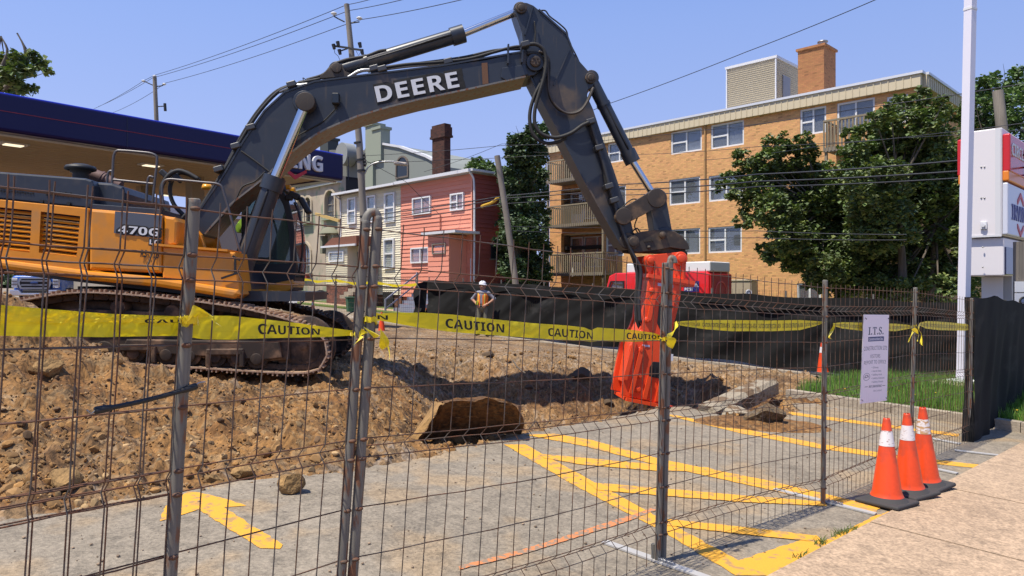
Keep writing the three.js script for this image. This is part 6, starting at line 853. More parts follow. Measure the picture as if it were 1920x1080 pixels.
tree('maple_tree', 'tall dense maple beside the white pole hiding the right end of the apartment block', V(12.3, -.65, -22.4), [[[1693, 580, 22.4], [1692, 500, 22.4], [1688, 430, 22.2], [1680, 360, 22.2]], [[1746, 580, 23], [1748, 500, 23], [1755, 420, 22.8]]],
  [[1698, 195, 27], [1718, 185, 22], [1740, 200, 28], [1672, 215, 24], [1690, 230, 38], [1730, 240, 45], [1770, 190, 14], [1775, 215, 26], [1640, 260, 34], [1600, 258, 22], [1612, 285, 36], [1660, 290, 55], [1715, 300, 58], [1768, 270, 42], [1795, 300, 42], [1640, 345, 58], [1700, 370, 65], [1765, 360, 60], [1800, 400, 50], [1650, 420, 62], [1720, 440, 65], [1785, 460, 52], [1620, 500, 44], [1680, 500, 52], [1740, 510, 50], [1800, 520, 40], [1665, 530, 32], [1640, 225, 20], [1825, 350, 40], [1825, 450, 40], [1630, 440, 50], [1700, 545, 36], [1760, 548, 36], [1650, 545, 30], [1620, 380, 40], [1735, 330, 50], [1690, 330, 50]], 22.4, 3, 95000, .115, 31, GREEN.maple, .17);
tree('lime_tree', 'leafy tree rising behind the filling station sign at the right edge', V(19.6, -.7, -28), [[[1890, 560, 28], [1888, 430, 28], [1880, 330, 28]]], [[1835, 170, 22], [1860, 160, 30], [1885, 150, 28], [1910, 150, 26], [1940, 165, 40], [1830, 200, 26], [1850, 210, 45], [1900, 200, 50], [1940, 230, 60], [1840, 260, 45], [1890, 260, 55], [1830, 310, 40], [1880, 330, 60], [1930, 330, 60], [1840, 400, 50], [1900, 420, 60], [1850, 480, 50], [1910, 500, 60], [1860, 540, 40]], 28, 3, 30000, .13, 41, GREEN.bright, .2);
tree('dark_tree', 'dark dense tree between the pink house and the brick apartment block', V(.9, -.1, -38), [[[1002, 580, 38], [1000, 450, 38], [996, 360, 38]], [[966, 580, 37], [968, 430, 37]]], [[975, 262, 22], [998, 252, 22], [1012, 248, 18], [960, 290, 17], [985, 292, 34], [1004, 290, 26], [950, 328, 18], [972, 335, 34], [1000, 335, 28], [948, 372, 18], [975, 385, 36], [1002, 395, 26], [948, 415, 18], [972, 432, 34], [1002, 445, 26], [940, 452, 14], [958, 478, 26], [992, 500, 32], [962, 505, 28], [936, 470, 14], [1000, 530, 26], [965, 545, 30], [1008, 470, 26], [1010, 420, 22], [1012, 360, 20], [1010, 510, 24], [990, 545, 28]], 38, 3.5, 44000, .16, 51, GREEN.dark, .25);
tree('distant_tree', 'small tree top showing above the pink house roof', V(-4, 0, -62), [[[898, 420, 62], [897, 330, 62]]], [[880, 314, 12], [896, 308, 14], [912, 313, 13], [924, 319, 10], [895, 325, 22], [915, 330, 18]], 62, 3, 6000, .25, 61, GREEN.bright, .3);
tree('hedge_trees', 'dark line of trees beyond the pickups under the excavator sill', V(-34, 1.5, -60), [[[60, 560, 60], [60, 520, 60]], [[200, 560, 60], [200, 520, 60]]], [[-60, 520, 40], [0, 515, 40], [50, 520, 36], [100, 515, 40], [150, 520, 38], [200, 515, 40], [250, 520, 36], [300, 515, 40], [20, 545, 40], [120, 545, 40], [220, 545, 40], [310, 545, 40]], 60, 4, 9000, .4, 81, GREEN.dark, .3);
tree('bare_topped_tree', 'sparse tree with bare twigs above the canopy at the left edge', V(-31, 1.6, -38), [[[-60, 500, 38], [-40, 300, 38], [-10, 190, 38], [30, 148, 38]], [[-30, 260, 38], [2, 130, 38], [14, 95, 38], [2, 68, 38]], [[10, 165, 38], [48, 128, 38], [46, 90, 38], [32, 62, 38]]], [[10, 115, 16], [35, 108, 15], [60, 105, 14], [78, 120, 14], [90, 134, 8], [45, 130, 18], [10, 140, 20], [0, 165, 22], [40, 165, 13], [60, 165, 9], [-20, 130, 24], [30, 168, 12]], 38, 3, 2600, .24, 71, GREEN.maple, .14);

// ------------------------------------------------------------------ black screened fence along the far kerb
{
  const N = 26, labels = i => 'fence panel behind the black cloth'; const ST = t => { const q = screenLine(t); return V(q[0], baseY(q[0]) + .03, -q[1]); };
  const t0 = -14.0, t1 = 3.0, base = ST(t0), t = thing('screened_fence', 'long wire fence covered in sagging black windscreen cloth along the far kerb', 'fence', base), top = [], bot = [], n = 120, r = rng(3);
  const nn = V(P2.x, 0, P2.z);
  for (let i = 0; i <= n; i++) { const u = i / n, s = mixN(t0, t1, u), p = ST(s).sub(base), ph = (s + 40) % 2.4 / 2.4; top.push(p.clone().add(V(0, 1.74 - .05 * Math.sin(Math.PI * ph) - .07 * fbm(s * .8, 2, 2, 5), 0)).addScaledVector(nn, -.02)); bot.push(p.clone().add(V(0, .05 + .03 * Math.sin(s * 2.1), 0)).addScaledVector(nn, -.10 - .1 * Math.max(0, Math.sin(s * 1.7)))); }
  const cl = quadStrip(top, bot, null, 0, 1, 16, (u, v) => { const s = u * 22, f = fbm(s * 1.0 + v * 1.5, v * 2.2 + s * .35, 3, 15) - .5; return nn.clone().multiplyScalar(-.30 * f * Math.sin(Math.PI * Math.min(1, v * .9 + .08)) - .05 * Math.sin(s * 3.1 + v * 7) * v); }); cl.userData.uvKeep = false; part(t, 'cloth', cl, M.clothM);
  const fl = quadStrip(top.map(p => p.clone().addScaledVector(nn, -.03).add(V(0, .012, 0))), top.map((p, i) => p.clone().addScaledVector(nn, -.055).add(V(0, -.24 - .09 * Math.sin(i * .37) - .08 * fbm(i * .2, 1, 2, 4), 0))), null, 0, 1, 3); fl.userData.uvKeep = false; part(t, 'folded_edge', fl, M.clothM);
  const end = quadStrip([top[0], top[0].clone().add(V(-.35, -.1, .15)), top[0].clone().add(V(-.25, -.5, .3))], [bot[0], bot[0].clone().add(V(-.5, .1, .3)), bot[0].clone().add(V(-.3, .3, .3))], null, 0, 1, 8, (u, v) => V(-.18 * u * Math.sin(v * 7), 0, .1 * u * Math.cos(v * 6))); end.userData.uvKeep = false; part(t, 'loose_end', end, M.clothM);
  for (let i = 0; i <= 9; i++) { const p = ST(mixN(t0, t1, i / 9)).sub(base).addScaledVector(nn, .03); part(t, 'post', cyl(p, p.clone().add(V(0, 1.8, 0)), .02), M.post); }
  const ws = []; for (let i = 0; i <= 200; i++) { const p = ST(mixN(t0, t1, i / 200)).sub(base).addScaledVector(nn, .02); ws.push(wire([p, p.clone().add(V(0, 1.8, 0))], .003, 3)); } part(t, 'wire_mesh', ws, M.wireGrey, 'stuff');
}
// far bare wire fence before the houses, with tape
{
  const q0 = screenLine(-14.3), dirL = V(-.80, 0, -.60);
  for (let k = 0; k < 5; k++) { const a = V(q0[0], baseY(q0[0]) + .03, -q0[1]).addScaledVector(dirL, k * 2.3 + .3), b = a.clone().addScaledVector(dirL, 2.25), t = thing('wire_fence', ['far wire fence panel just left of the black screen', 'far wire fence panel before the pink house stairs', 'far wire fence panel before the cream house basement', 'far wire fence panel before the cream porch', 'far wire fence panel before the old stucco house'][k], 'fence', a.clone(), 0, 'bare wire fence panels by the far street'), ls = []; a.y = baseY(a.x) + .04; b.y = baseY(b.x) + .04; const A = V(0, 0, 0), Bv = b.clone().sub(a); for (let i = 0; i <= 22; i++) { const p = A.clone().lerp(Bv, i / 22); ls.push(wire([p, p.clone().add(V(0, 1.75, 0))], .0028, 3)); } for (let i = 0; i <= 9; i++) ls.push(wire([V(0, i * .19, 0), Bv.clone().add(V(0, i * .19, 0))], .0028, 3)); part(t, 'wire_mesh', ls, M.wireGrey, 'stuff'); part(t, 'post', cyl(V(0, 0, 0), V(0, 1.85, 0), .024), M.wood); part(t, 'post', cyl(Bv, Bv.clone().add(V(0, 1.85, 0)), .024), M.post);
    if (k < 4) { const p = u => a.clone().lerp(b, u).add(V(.0, 1.5 - .1 * Math.sin(Math.PI * u), .06)); const top = [], bot = []; for (let i = 0; i <= 12; i++) { const q = p(i / 12); top.push(q.clone().add(V(0, .055, 0))); bot.push(q.clone().add(V(0, -.03 - .03 * Math.sin(i * 1.3), 0))); } solo('caution_tape', ['faded yellow tape on the far fence nearest the black screen', 'faded yellow tape on the far fence before the pink house', 'faded yellow tape on the far fence before the cream basement', 'faded yellow tape on the far fence before the stucco house'][k], 'caution tape', quadStrip(top, bot), MT.plain, a.clone().add(V(0, 1.5, 0))); } }
}
// ------------------------------------------------------------------ delivery truck behind the screen
{
  const fx = new Frame(8.0, 26, BR, -.3), xr = fx.at(1329, 520)[0], xl = fx.at(1133, 520)[0], base = fx.toWorld(V(xl, 0, 0)), t = thing('delivery_truck', 'bright red postal delivery truck with white roof parked behind the black screen', 'truck', base, BR), f = (x, y, w = 0) => { const q = fx.at(x, y, w); return [q[0] - xl, q[1]]; };
  const red = new THREE.MeshPhysicalMaterial({ color: lin(.62, .012, .014), roughness: .35, clearcoat: .4, side: THREE.DoubleSide }), W = xr - xl, y1 = f(1200, 511)[1], yM = .45;
  part(t, 'body', [ext([[0, yM], [W, yM], [W, y1 - .1], [W - .12, y1], [.55, y1], [.25, y1 - .12], [.12, y1 - .55], [.02, y1 - .9], [0, 1.2]], -1.7, 0, .05, [[f(1141, 545), f(1168, 545), f(1168, 529), f(1147, 529)]])], red);
  const roof = part(t, 'roof_box', [rbox(W - f(1172, 500)[0], f(1300, 491)[1] - y1 + .02, 1.5, .05, (W + f(1172, 500)[0]) / 2, (f(1300, 491)[1] + y1) / 2, -.85)], M.white);
  part(t, 'cab_window', [ext([f(1141, 545), f(1168, 545), f(1168, 529), f(1147, 529)], -.06, -.05)], M.pane); part(t, 'window_frame', [ext([f(1138, 547), f(1171, 547), f(1171, 527), f(1145, 527)], .0, .03, 0, [[f(1141, 545), f(1168, 545), f(1168, 529), f(1147, 529)]])], M.black);
  part(t, 'side_door', [ext([f(1180, 560), f(1204, 560), f(1204, 516), f(1180, 516)], .0, .03, .008)], red); part(t, 'windscreen', [box(.03, .8, 1.4, .05, y1 - .65, -.85, 0, 0, -.2)], M.glassDark); part(t, 'rear_panel', [rbox(.06, y1 - yM - .2, 1.55, .02, W + .02, (y1 + yM) / 2, -.85)], mat(.45, .01, .012, .5));
  const pl = part(t, 'name_plate', [ext([f(1283, 547), f(1311, 547), f(1311, 527), f(1283, 527)], .004, .02)], mat(.02, .025, .20, .4)); const wr = (s, l, r, b, tp) => { const a = f(l, b), c = f(r, b), g = fitText(s, c[0] - a[0], f(l, tp)[1] - a[1], .006); g.translate(a[0], a[1], .02); const q = new THREE.Mesh(merge(g), M.white); q.name = 'lettering'; pl.add(q); }; wr('CANADA', 1284.5, 1309, 536, 530); wr('POST', 1284.5, 1300, 545, 539.5); const ln = new THREE.Mesh(merge(box(f(1311, 538)[0] - f(1283, 538)[0], .02, .01, (f(1311, 538)[0] + f(1283, 538)[0]) / 2, f(1290, 537.6)[1], .02)), mat(.6, .6, .7)); ln.name = 'line'; pl.add(ln);
  const ring = new THREE.TorusGeometry(.42, .02, 6, 40); part(t, 'emblem', ring.rotateY(Math.PI / 2).translate(W + .055, f(1320, 549)[1], -.8), mat(.75, .12, .12, .5)); const wh = xx => { const w = part(t, 'wheel', lathe([[.2, -.12], [.38, -.12], [.42, -.08], [.42, .08], [.38, .12], [.2, .12]], 24).rotateX(Math.PI / 2).translate(xx, .42, -.15), M.rubber); const q = new THREE.Mesh(merge(lathe([[0, -.1], [.22, -.1], [.22, .1], [.1, .12], [0, .12]], 20).rotateX(Math.PI / 2).translate(xx, .42, -.15)), M.steel); q.name = 'rim'; w.add(q); }; wh(1.1); wh(W - 1.3);
  part(t, 'headlight', rbox(.06, .2, .3, .03, -.01, .95, -.4), M.white); part(t, 'headlight', rbox(.06, .2, .3, .03, -.01, .95, -1.35), M.white);
}
// small round sign and utility box near the truck
{ const p = PX(1403, 549, 19.5), b = V(p.x, baseY(p.x), p.z); const t = thing('round_sign', 'small round white sign on a post just above the black screen', 'sign', b); part(t, 'post', cyl(V(0, 0, 0), V(0, p.y - b.y, 0), .025), M.steel); part(t, 'face', rot(lathe([[0, 0], [.085, 0], [.09, .005], [.085, .012], [0, .012]], 20), Math.PI / 2).translate(0, p.y - b.y, .03), M.white); const g = new THREE.TorusGeometry(.055, .010, 6, 20).translate(0, p.y - b.y, .045); part(t, 'ring', g, M.black); }
{ const p = PX(1395, 530, 34), t = thing('utility_box', 'beige metal utility cabinet against the brick wall beside the red truck', 'utility box', V(p.x, -.8, p.z), BR); part(t, 'cabinet', rbox(1.05, 2.75, .6, .03, 0, 1.37, 0), mat(.42, .34, .24, .6)); part(t, 'door', rbox(.9, .85, .03, .01, 0, 1.0, .31), M.black); part(t, 'lid', rbox(1.12, .08, .68, .02, 0, 2.79, 0), mat(.5, .42, .30, .6)); }

// ------------------------------------------------------------------ pylon sign and white pole
{
  const D = 15, base = PX(1850, 560, D); base.y = -.75; const t = thing('pylon_sign', 'white internally lit filling station pylon sign with red upper panel, behind the white pole', 'sign', base, BR), fx = new Frame(base.x, -base.z, BR, -.75);
  const W = (() => fx.at(1879, 400)[0] - fx.at(1808, 400)[0])(), x0 = fx.at(1808, 400)[0], x1 = x0 + W, yT = fx.at(1845, 243)[1], yM = fx.at(1845, 443)[1], yB = fx.at(1845, 517)[1], L = 3.0;
  const wm = mat(.80, .76, .77, .35);
  part(t, 'cabinet', rbox(W, yT - yM, L, .03, (x0 + x1) / 2, (yT + yM) / 2, -L / 2), wm); part(t, 'lower_cabinet', rbox(W, yM - yB - .03, L - .1, .03, (x0 + x1) / 2 + .02, (yM + yB) / 2 - .02, -L / 2 - .02), wm); part(t, 'edge_trim', [box(.10, yT - yM - .02, .02, x1 - .07, (yT + yM) / 2, .004), box(W * .98, .04, .03, (x0 + x1) / 2, yM, .002)], M.trim);
  part(t, 'support', [box(.5, yB + .3, .7, (x0 + x1) / 2 + .1, (yB - .3) / 2, -1.2)], mat(.42, .42, .40, .5)); part(t, 'notice', [box(.40, .55, .02, (x0 + x1) / 2, fx.at(1859, 543, -.8)[1], -.82)], M.white);
  for (const s of [1, -1]) { const xs = s > 0 ? x1 : x0, rr = part(t, 'upper_panel', [rbox(.14, fx.at(1885, 250)[1] - fx.at(1885, 322)[1], L - .1, .04, xs + s * .07, (fx.at(1885, 250)[1] + fx.at(1885, 322)[1]) / 2, -L / 2 + .04)], mat(.62, .02, .022, .2)); part(t, 'orange_panel', [rbox(.12, .22, L - .1, .03, xs + s * .06, fx.at(1885, 329)[1], -L / 2 + .04)], mat(.85, .25, .02, .3)); const ip = part(t, 'brand_panel', [rbox(.10, fx.at(1885, 342)[1] - fx.at(1885, 440)[1], L - .1, .03, xs + s * .05, (fx.at(1885, 342)[1] + fx.at(1885, 440)[1]) / 2, -L / 2 + .04)], mat(.66, .68, .78, .25));
    part(t, 'screen', [rbox(.05, fx.at(1885, 462)[1] - fx.at(1885, 515)[1], L - .25, .02, xs + s * .02, (fx.at(1885, 462)[1] + fx.at(1885, 515)[1]) / 2, -L / 2)], mat(.02, .02, .06, .15));
    const put = (str, w, h, y, z, m, d) => { const g = fitText(str, w, h, .012); if (s > 0) { g.rotateY(Math.PI / 2); g.translate(xs + d, y, z); } else { g.rotateY(-Math.PI / 2); g.translate(xs - d, y, z - w); } part(t, 'lettering', g, m); }; put('CIRCLE', 1.35, .26, (fx.at(1885, 290)[1]), -.12, M.white, .14); put('K', .5, .6, fx.at(1885, 300)[1], -1.9, M.white, .14); put('IRVING', 1.75, .34, fx.at(1885, 410)[1], -.35, mat(.03, .03, .22, .4), .10);
    const cz = -1.2, cv = (y, k) => { const g = ext([[-.3, y], [0, y + k * .22], [.3, y], [.3, y - k * .13], [0, y + k * .09], [-.3, y - k * .13]], 0, .012); g.rotateY(s * Math.PI / 2); g.translate(xs + s * .1, 0, cz); part(t, 'chevron', g, mat(.55, .02, .03, .4)); }; cv(fx.at(1885, 368)[1], .8); cv(fx.at(1885, 424)[1], -.8); }
  const sx = (a, y) => fx.at(a, y); for (const [a, y] of [[1840, 313], [1846, 313], [1840, 371], [1846, 371], [1843, 463], [1843, 501]]) { const q = sx(a, y); part(t, 'rivet', new THREE.SphereGeometry(.018, 8, 6).translate(q[0], q[1], .004), M.steel); } const q = sx(1845, 423); part(t, 'switch', [rbox(.12, .16, .05, .01, q[0], q[1], .02), cyl(V(q[0], q[1], .02), V(q[0], q[1], .09), .035)], M.trim);
  // rust weeps on the cabinet
}
{ const D = 12.6, b = PX(1804, 717, D), tp = PX(1823, -160, D), t = thing('white_pole', 'tall square white steel pole rising out of the frame before the pylon sign', 'pole', b), d = tp.clone().sub(b); part(t, 'shaft', bar(V(0, 0, 0), d, .135, .155, .5), mat(.80, .78, .86, .3)); part(t, 'base_plate', rbox(.42, .05, .42, .01, 0, .02, 0, .4), M.white); part(t, 'collar', bar(d.clone().multiplyScalar(.795), d.clone().multiplyScalar(.80), .15, .17, .5), M.white); }
{ const p = PX(1795, 745, 12.4); solo('concrete_footing', 'square concrete footing under the white pole in the grass', 'footing', [rbox(.62, .55, .62, .04, p.x + .05, p.y - .02, p.z - .15, .4)], M.concrete, V(p.x, p.y - .3, p.z)); }
{ const p = PX(1926, 545, 13.5), t = thing('notice_post', 'wooden post with small paper notices at the right edge', 'post', V(p.x - .15, -.6, p.z)); part(t, 'post', box(.14, 3.1, .14, 0, 1.55, 0), M.wood); part(t, 'notice', [box(.28, .2, .01, .0, 2.25, .08)], M.white); part(t, 'notice', [box(.32, .3, .01, .02, 1.98, .08)], mat(.7, .7, .72)); part(t, 'emblem', new THREE.TorusGeometry(.07, .02, 6, 16).translate(.02, 1.98, .09), M.black); }

// ------------------------------------------------------------------ utility poles and overhead lines
function pole(label, pts, D, r0, r1, extra, name = 'utility_pole') { const P = pts.map(([x, y, d]) => PX(x, y, d ?? D)), b = P[0].clone(), t = thing(name, label, 'utility pole', b); part(t, 'shaft', wire(P.map(p => p.sub(b)), u => mixN(r0, r1, u), 10, true), M.wood); if (extra) extra(t, (x, y, dd = 0) => PX(x, y, D + dd).sub(b)); return t; }
const insul = p => lathe([[0, 0], [.05, 0], [.06, .06], [.13, .07], [.14, .11], [.05, .16], [0, .17]], 12).translate(p.x, p.y, p.z);
pole('tall leaning wooden pole with street lamp arm before the cream house', [[691, 600], [685, 470], [674, 270], [662, 130], [650, 8]], 33, .19, .12, (t, q) => {
  part(t, 'bracket', [wire([q(646, 41), q(634, 35), q(627, 31)], .03, 6), wire([q(655, 44), q(668, 42), q(674, 41)], .03, 6)], M.black); part(t, 'insulator', insul(q(626, 29)), M.white); part(t, 'insulator', insul(q(674, 38)), M.white);
  part(t, 'crossarm', [bar(q(625, 86, .2), q(655, 90, -.3), .08, .08), bar(q(655, 91, -.3), q(679, 94, -.6), .08, .08), bar(q(637, 96), q(652, 91), .05, .05)], M.black); part(t, 'cutout_fuse', [[633, 82], [625, 87], [636, 97], [674, 84], [678, 97]].map(([x, y]) => cyl(q(x, y - 4), q(x + 2, y + 5), .09, .07, 8)), M.black, 'stuff');
  part(t, 'jumper', [wire([q(626, 90), q(628, 100), q(634, 105), q(637, 112)], .012, 4), wire([q(678, 96), q(672, 104), q(668, 96)], .012, 4)], M.black); part(t, 'band', [[676, 300], [678, 320], [683, 406], [672, 268]].map(([x, y]) => cyl(q(x - .6, y - 1.5), q(x - .4, y + 1.5), .2, .2, 10)), M.black, 'stuff');
  part(t, 'lamp_arm', hose([q(684, 326), q(690, 314), q(702, 306), q(720, 303), q(742, 303)], .035, 24), M.steel); part(t, 'lamp_head', [rbox(.62, .16, .28, .07, q(751, 307).x, q(751, 307).y, q(751, 307).z, 0, 0, -.1)], mat(.42, .36, .30, .6)); part(t, 'spool_rack', [0, 1, 2, 3].map(i => cyl(q(681 + i * .8, 290 + i * 6), q(684 + i * .8, 291 + i * 6), .1, .1, 8)), M.black, 'stuff'); });
pole('leaning bare wooden pole in front of the dark tree', [[972, 600], [966, 525], [949, 400], [932, 292]], 30, .14, .12);
pole('small distant wooden pole above the blue canopy', [[296, 300], [294, 240], [290, 145]], 52, .17, .14, (t, q) => { part(t, 'bracket', [wire([q(287, 160), q(278, 156), q(270, 152)], .04, 5), wire([q(293, 162), q(303, 161), q(308, 158)], .04, 5), wire([q(293, 200), q(308, 199), q(311, 196)], .04, 5)], M.black); for (const [x, y] of [[269, 152], [308, 158], [290, 143]]) part(t, 'insulator', insul(q(x, y + 2)).scale(1, 1, 1), M.white); part(t, 'fuse', cyl(q(309, 194), q(310, 208), .1), M.black); });
pole('weathered wooden pole standing behind the pylon sign', [[1884, 330], [1879, 245], [1871, 170]], 22, .17, .15);
{ const L = (label, pts, r = .012, name = 'overhead_cable') => { const P = []; const v = pts.map(([x, y, d]) => PX(x, y, x >= 1400 && y > 120 ? d * .76 : d)); for (let i = 0; i < v.length - 1; i++) { const s = v[i].distanceTo(v[i + 1]) * .006; for (let k = 0; k < 12; k++) { const u = k / 12; P.push(v[i].clone().lerp(v[i + 1], u).add(V(0, -4 * s * u * (1 - u), 0))); } } P.push(v[v.length - 1]); solo(name, label, 'cable', wire(P, r, 5), M.cable ??= mat(.02, .022, .03, .6), v[0]); };
  L('uppermost cable from the distant pole to the tall pole top', [[176, 204, 66], [270, 151, 52], [290, 141, 52], [650, 9, 33], [704, -4, 30]], .016); L('second cable just under the uppermost one left of the tall pole', [[184, 200, 66], [286, 146, 52], [627, 30, 33], [653, 20, 33], [760, -2, 29]], .016); L('third lower sky cable from the distant pole to the tall pole', [[212, 211, 66], [287, 172, 52], [309, 156, 52], [645, 47, 33], [675, 37, 33], [872, -2, 27]], .016);
  L('single dark cable crossing the open sky right of the arm', [[985, 254, 40], [1140, 195, 36], [1400, 97, 30], [1645, -2, 25]], .016);
  L('thin cable over the apartment roof band toward the sign', [[684, 292, 33], [940, 273, 32], [1100, 266, 31], [1320, 244, 29], [1600, 205, 26], [1960, 150, 22]]); L('cable from the tall pole past the brick chimney', [[686, 305, 33], [830, 300, 36], [1000, 292, 34], [1130, 285, 32]]); L('upper thick cable across the second floor windows', [[690, 405, 33], [940, 368, 31], [1150, 346, 30], [1420, 327, 28], [1812, 300, 22], [1960, 286, 20]], .022); L('middle thick cable across the second floor windows', [[690, 414, 33], [942, 372, 31], [1150, 356, 30], [1420, 340, 28], [1812, 320, 22], [1960, 311, 20]], .022); L('lower thick cable across the second floor windows', [[690, 420, 33], [944, 382, 31], [1150, 366, 30], [1420, 350, 28], [1812, 333, 22], [1960, 326, 20]], .018);
  L('upper cable across the lowest full window row', [[950, 424, 30], [1150, 427, 30], [1420, 433, 28], [1700, 440, 24]]); L('lower cable across the lowest full window row', [[952, 432, 30], [1150, 438, 30], [1420, 446, 28], [1700, 450, 24]]); L('cable along the cream house upper storey', [[560, 408, 39], [600, 402, 38], [684, 405, 33]], .016); L('cable along the stucco house windows', [[548, 426, 39], [620, 420, 37], [686, 420, 33]]); L('service wire slanting down to the pink house front', [[684, 300, 33], [760, 340, 35.5], [822, 400, 37.5]]); L('guy cable rising from the pink roof to the dark tree', [[795, 322, 38], [870, 298, 38], [940, 270, 40], [1040, 262, 40]]); L('high thin cable over the third floor windows', [[1000, 285, 36], [1150, 290, 34], [1420, 275, 30], [1700, 258, 26], [1960, 240, 22]], .009); L('thin cable beneath the apartment balcony at right', [[1320, 300, 29], [1560, 270, 26], [1760, 250, 23], [1960, 225, 21]], .009); }

// ------------------------------------------------------------------ parked pickups seen under the excavator
{
  const D = 32, b = PX(64, 575, D); b.y = baseY(b.x) + .0; const y0 = PX(64, 572, D).y, t = thing('pickup_truck', 'blue pickup truck facing the camera behind the excavator', 'pickup truck', V(b.x, y0, b.z), .12), blue = new THREE.MeshPhysicalMaterial({ color: lin(.012, .09, .42), roughness: .25, clearcoat: .6, side: THREE.DoubleSide });
  part(t, 'hood', [rbox(2.0, .42, 1.5, .12, 0, 1.12, -.85), rbox(2.02, .75, .5, .1, 0, .85, -.5), rbox(2.0, .5, 5, .1, 0, .95, -3.2)], blue); part(t, 'cab', [ext([[-.95, 1.3], [.95, 1.3], [.78, 1.92], [-.78, 1.92]], -3.6, -1.7, .06)], blue); part(t, 'windscreen', [quadStrip([V(-.75, 1.85, -1.75), V(.75, 1.85, -1.75)], [V(-.9, 1.33, -1.45), V(.9, 1.33, -1.45)])], M.glassDark);
  const gr = part(t, 'grille', [rbox(1.30, .46, .06, .04, 0, .98, -.08)], M.black); const add = (p, n, g, m) => { const q = new THREE.Mesh(merge(g), m); q.name = n; p.add(q); }; add(gr, 'grille_frame', [ext([[-.72, 1.0], [-.6, 1.24], [.6, 1.24], [.72, 1.0], [.6, .72], [-.6, .72]], -.06, -.02, .01, [[[-.63, 1.0], [-.54, 1.18], [.54, 1.18], [.63, 1.0], [.54, .78], [-.54, .78]]]), box(1.1, .05, .05, 0, 1.08, -.04), box(1.1, .05, .05, 0, .9, -.04)], mat(.32, .34, .38, .3, .7)); add(gr, 'badge', lathe([[0, 0], [.17, 0], [.17, .02], [0, .03]], 24).rotateX(Math.PI / 2).scale(1, .45, 1).translate(0, .99, -.01), mat(.05, .08, .2, .3, .5));
  for (const s of [-1, 1]) { const h = part(t, 'headlight', [rbox(.26, .44, .12, .03, s * .86, 1.0, -.14)], mat(.55, .57, .62, .15)); add(h, 'lamp_bezel', [box(.22, .03, .02, s * .86, 1.08, -.07), box(.22, .03, .02, s * .86, .94, -.07)], M.black); const w = part(t, 'wheel', lathe([[.2, -.13], [.38, -.13], [.41, -.09], [.41, .09], [.38, .13], [.2, .13]], 22).rotateZ(Math.PI / 2).translate(s * .88, .40, -1.1), M.rubber); add(w, 'rim', cyl(V(s * .8, .4, -1.1), V(s * 1.0, .4, -1.1), .24, .22, 16), M.steel); const mr = part(t, 'mirror', rbox(.22, .24, .14, .04, s * 1.15, 1.42, -1.9), blue); }
  part(t, 'bumper', [ext([[-1.0, .68], [-.62, .68], [-.5, .54], [.5, .54], [.62, .68], [1.0, .68], [1.0, .42], [-1.0, .42]], -.22, .06, .03)], mat(.7, .7, .72, .2, .9)); part(t, 'lower_grille', [rbox(1.0, .16, .05, .02, 0, .60, -.03)], M.black);
}
{ const D = 36, p = PX(138, 568, D), t = thing('pickup_truck', 'dark grey pickup truck seen from the rear quarter beside the blue one', 'pickup truck', p, .9), g = mat(.10, .11, .13, .35); const add = (pp, n, gg, m) => { const q = new THREE.Mesh(merge(gg), m); q.name = n; pp.add(q); };
  part(t, 'bed', [rbox(2.4, .75, 1.9, .08, .9, 1.0, 0), rbox(1.6, .7, 1.85, .1, -1.0, 1.0, 0)], g); part(t, 'cab', [ext([[-1.6, 1.3], [-.1, 1.3], [-.3, 1.95], [-1.3, 1.95]], -.85, .85, .08)], g); part(t, 'side_window', [ext([[-1.4, 1.36], [-.25, 1.36], [-.4, 1.85], [-1.2, 1.85]], .86, .875)], M.glassDark); part(t, 'tail_light', rbox(.08, .4, .16, .02, 2.08, 1.1, .85), mat(.5, .01, .01, .3)); part(t, 'tail_light', rbox(.08, .4, .16, .02, 2.08, 1.1, -.85), mat(.5, .01, .01, .3)); part(t, 'bumper', rbox(.16, .2, 1.9, .04, 2.12, .62, 0), M.steel); for (const [x, z] of [[1.2, .82], [-1.0, .82], [1.2, -.82], [-1.0, -.82]]) { const w = part(t, 'wheel', lathe([[.2, -.12], [.37, -.12], [.4, -.08], [.4, .08], [.37, .12], [.2, .12]], 20).rotateX(Math.PI / 2).translate(x, .4, z), M.rubber); add(w, 'rim', disc0(x, .4, z), M.steel); } }
function disc0(x, y, z) { return cyl(V(x, y, z - .13), V(x, y, z + .13), .22, .22, 14); }
{ const r = rng(8); const cols = [[.6, .5, .45], [.5, .12, .10], [.6, .6, .65], [.3, .28, .25]]; [[182, 537], [197, 541], [212, 540], [222, 536]].forEach(([x, y], i) => { const p = PX(x, y + 5, 34); const t = solo('rubble_heap', ['pale rubble heap under the excavator near the grey pickup', 'reddish rubble heap under the excavator sill', 'light grey rubble heap under the excavator sill', 'dark debris heap rightmost under the excavator sill'][i], 'rubble', rock(.55 + .3 * r(), .35, .5, 80 + i, 2).translate(p.x, p.y, p.z), mat(...cols[i], .9), p); }); }
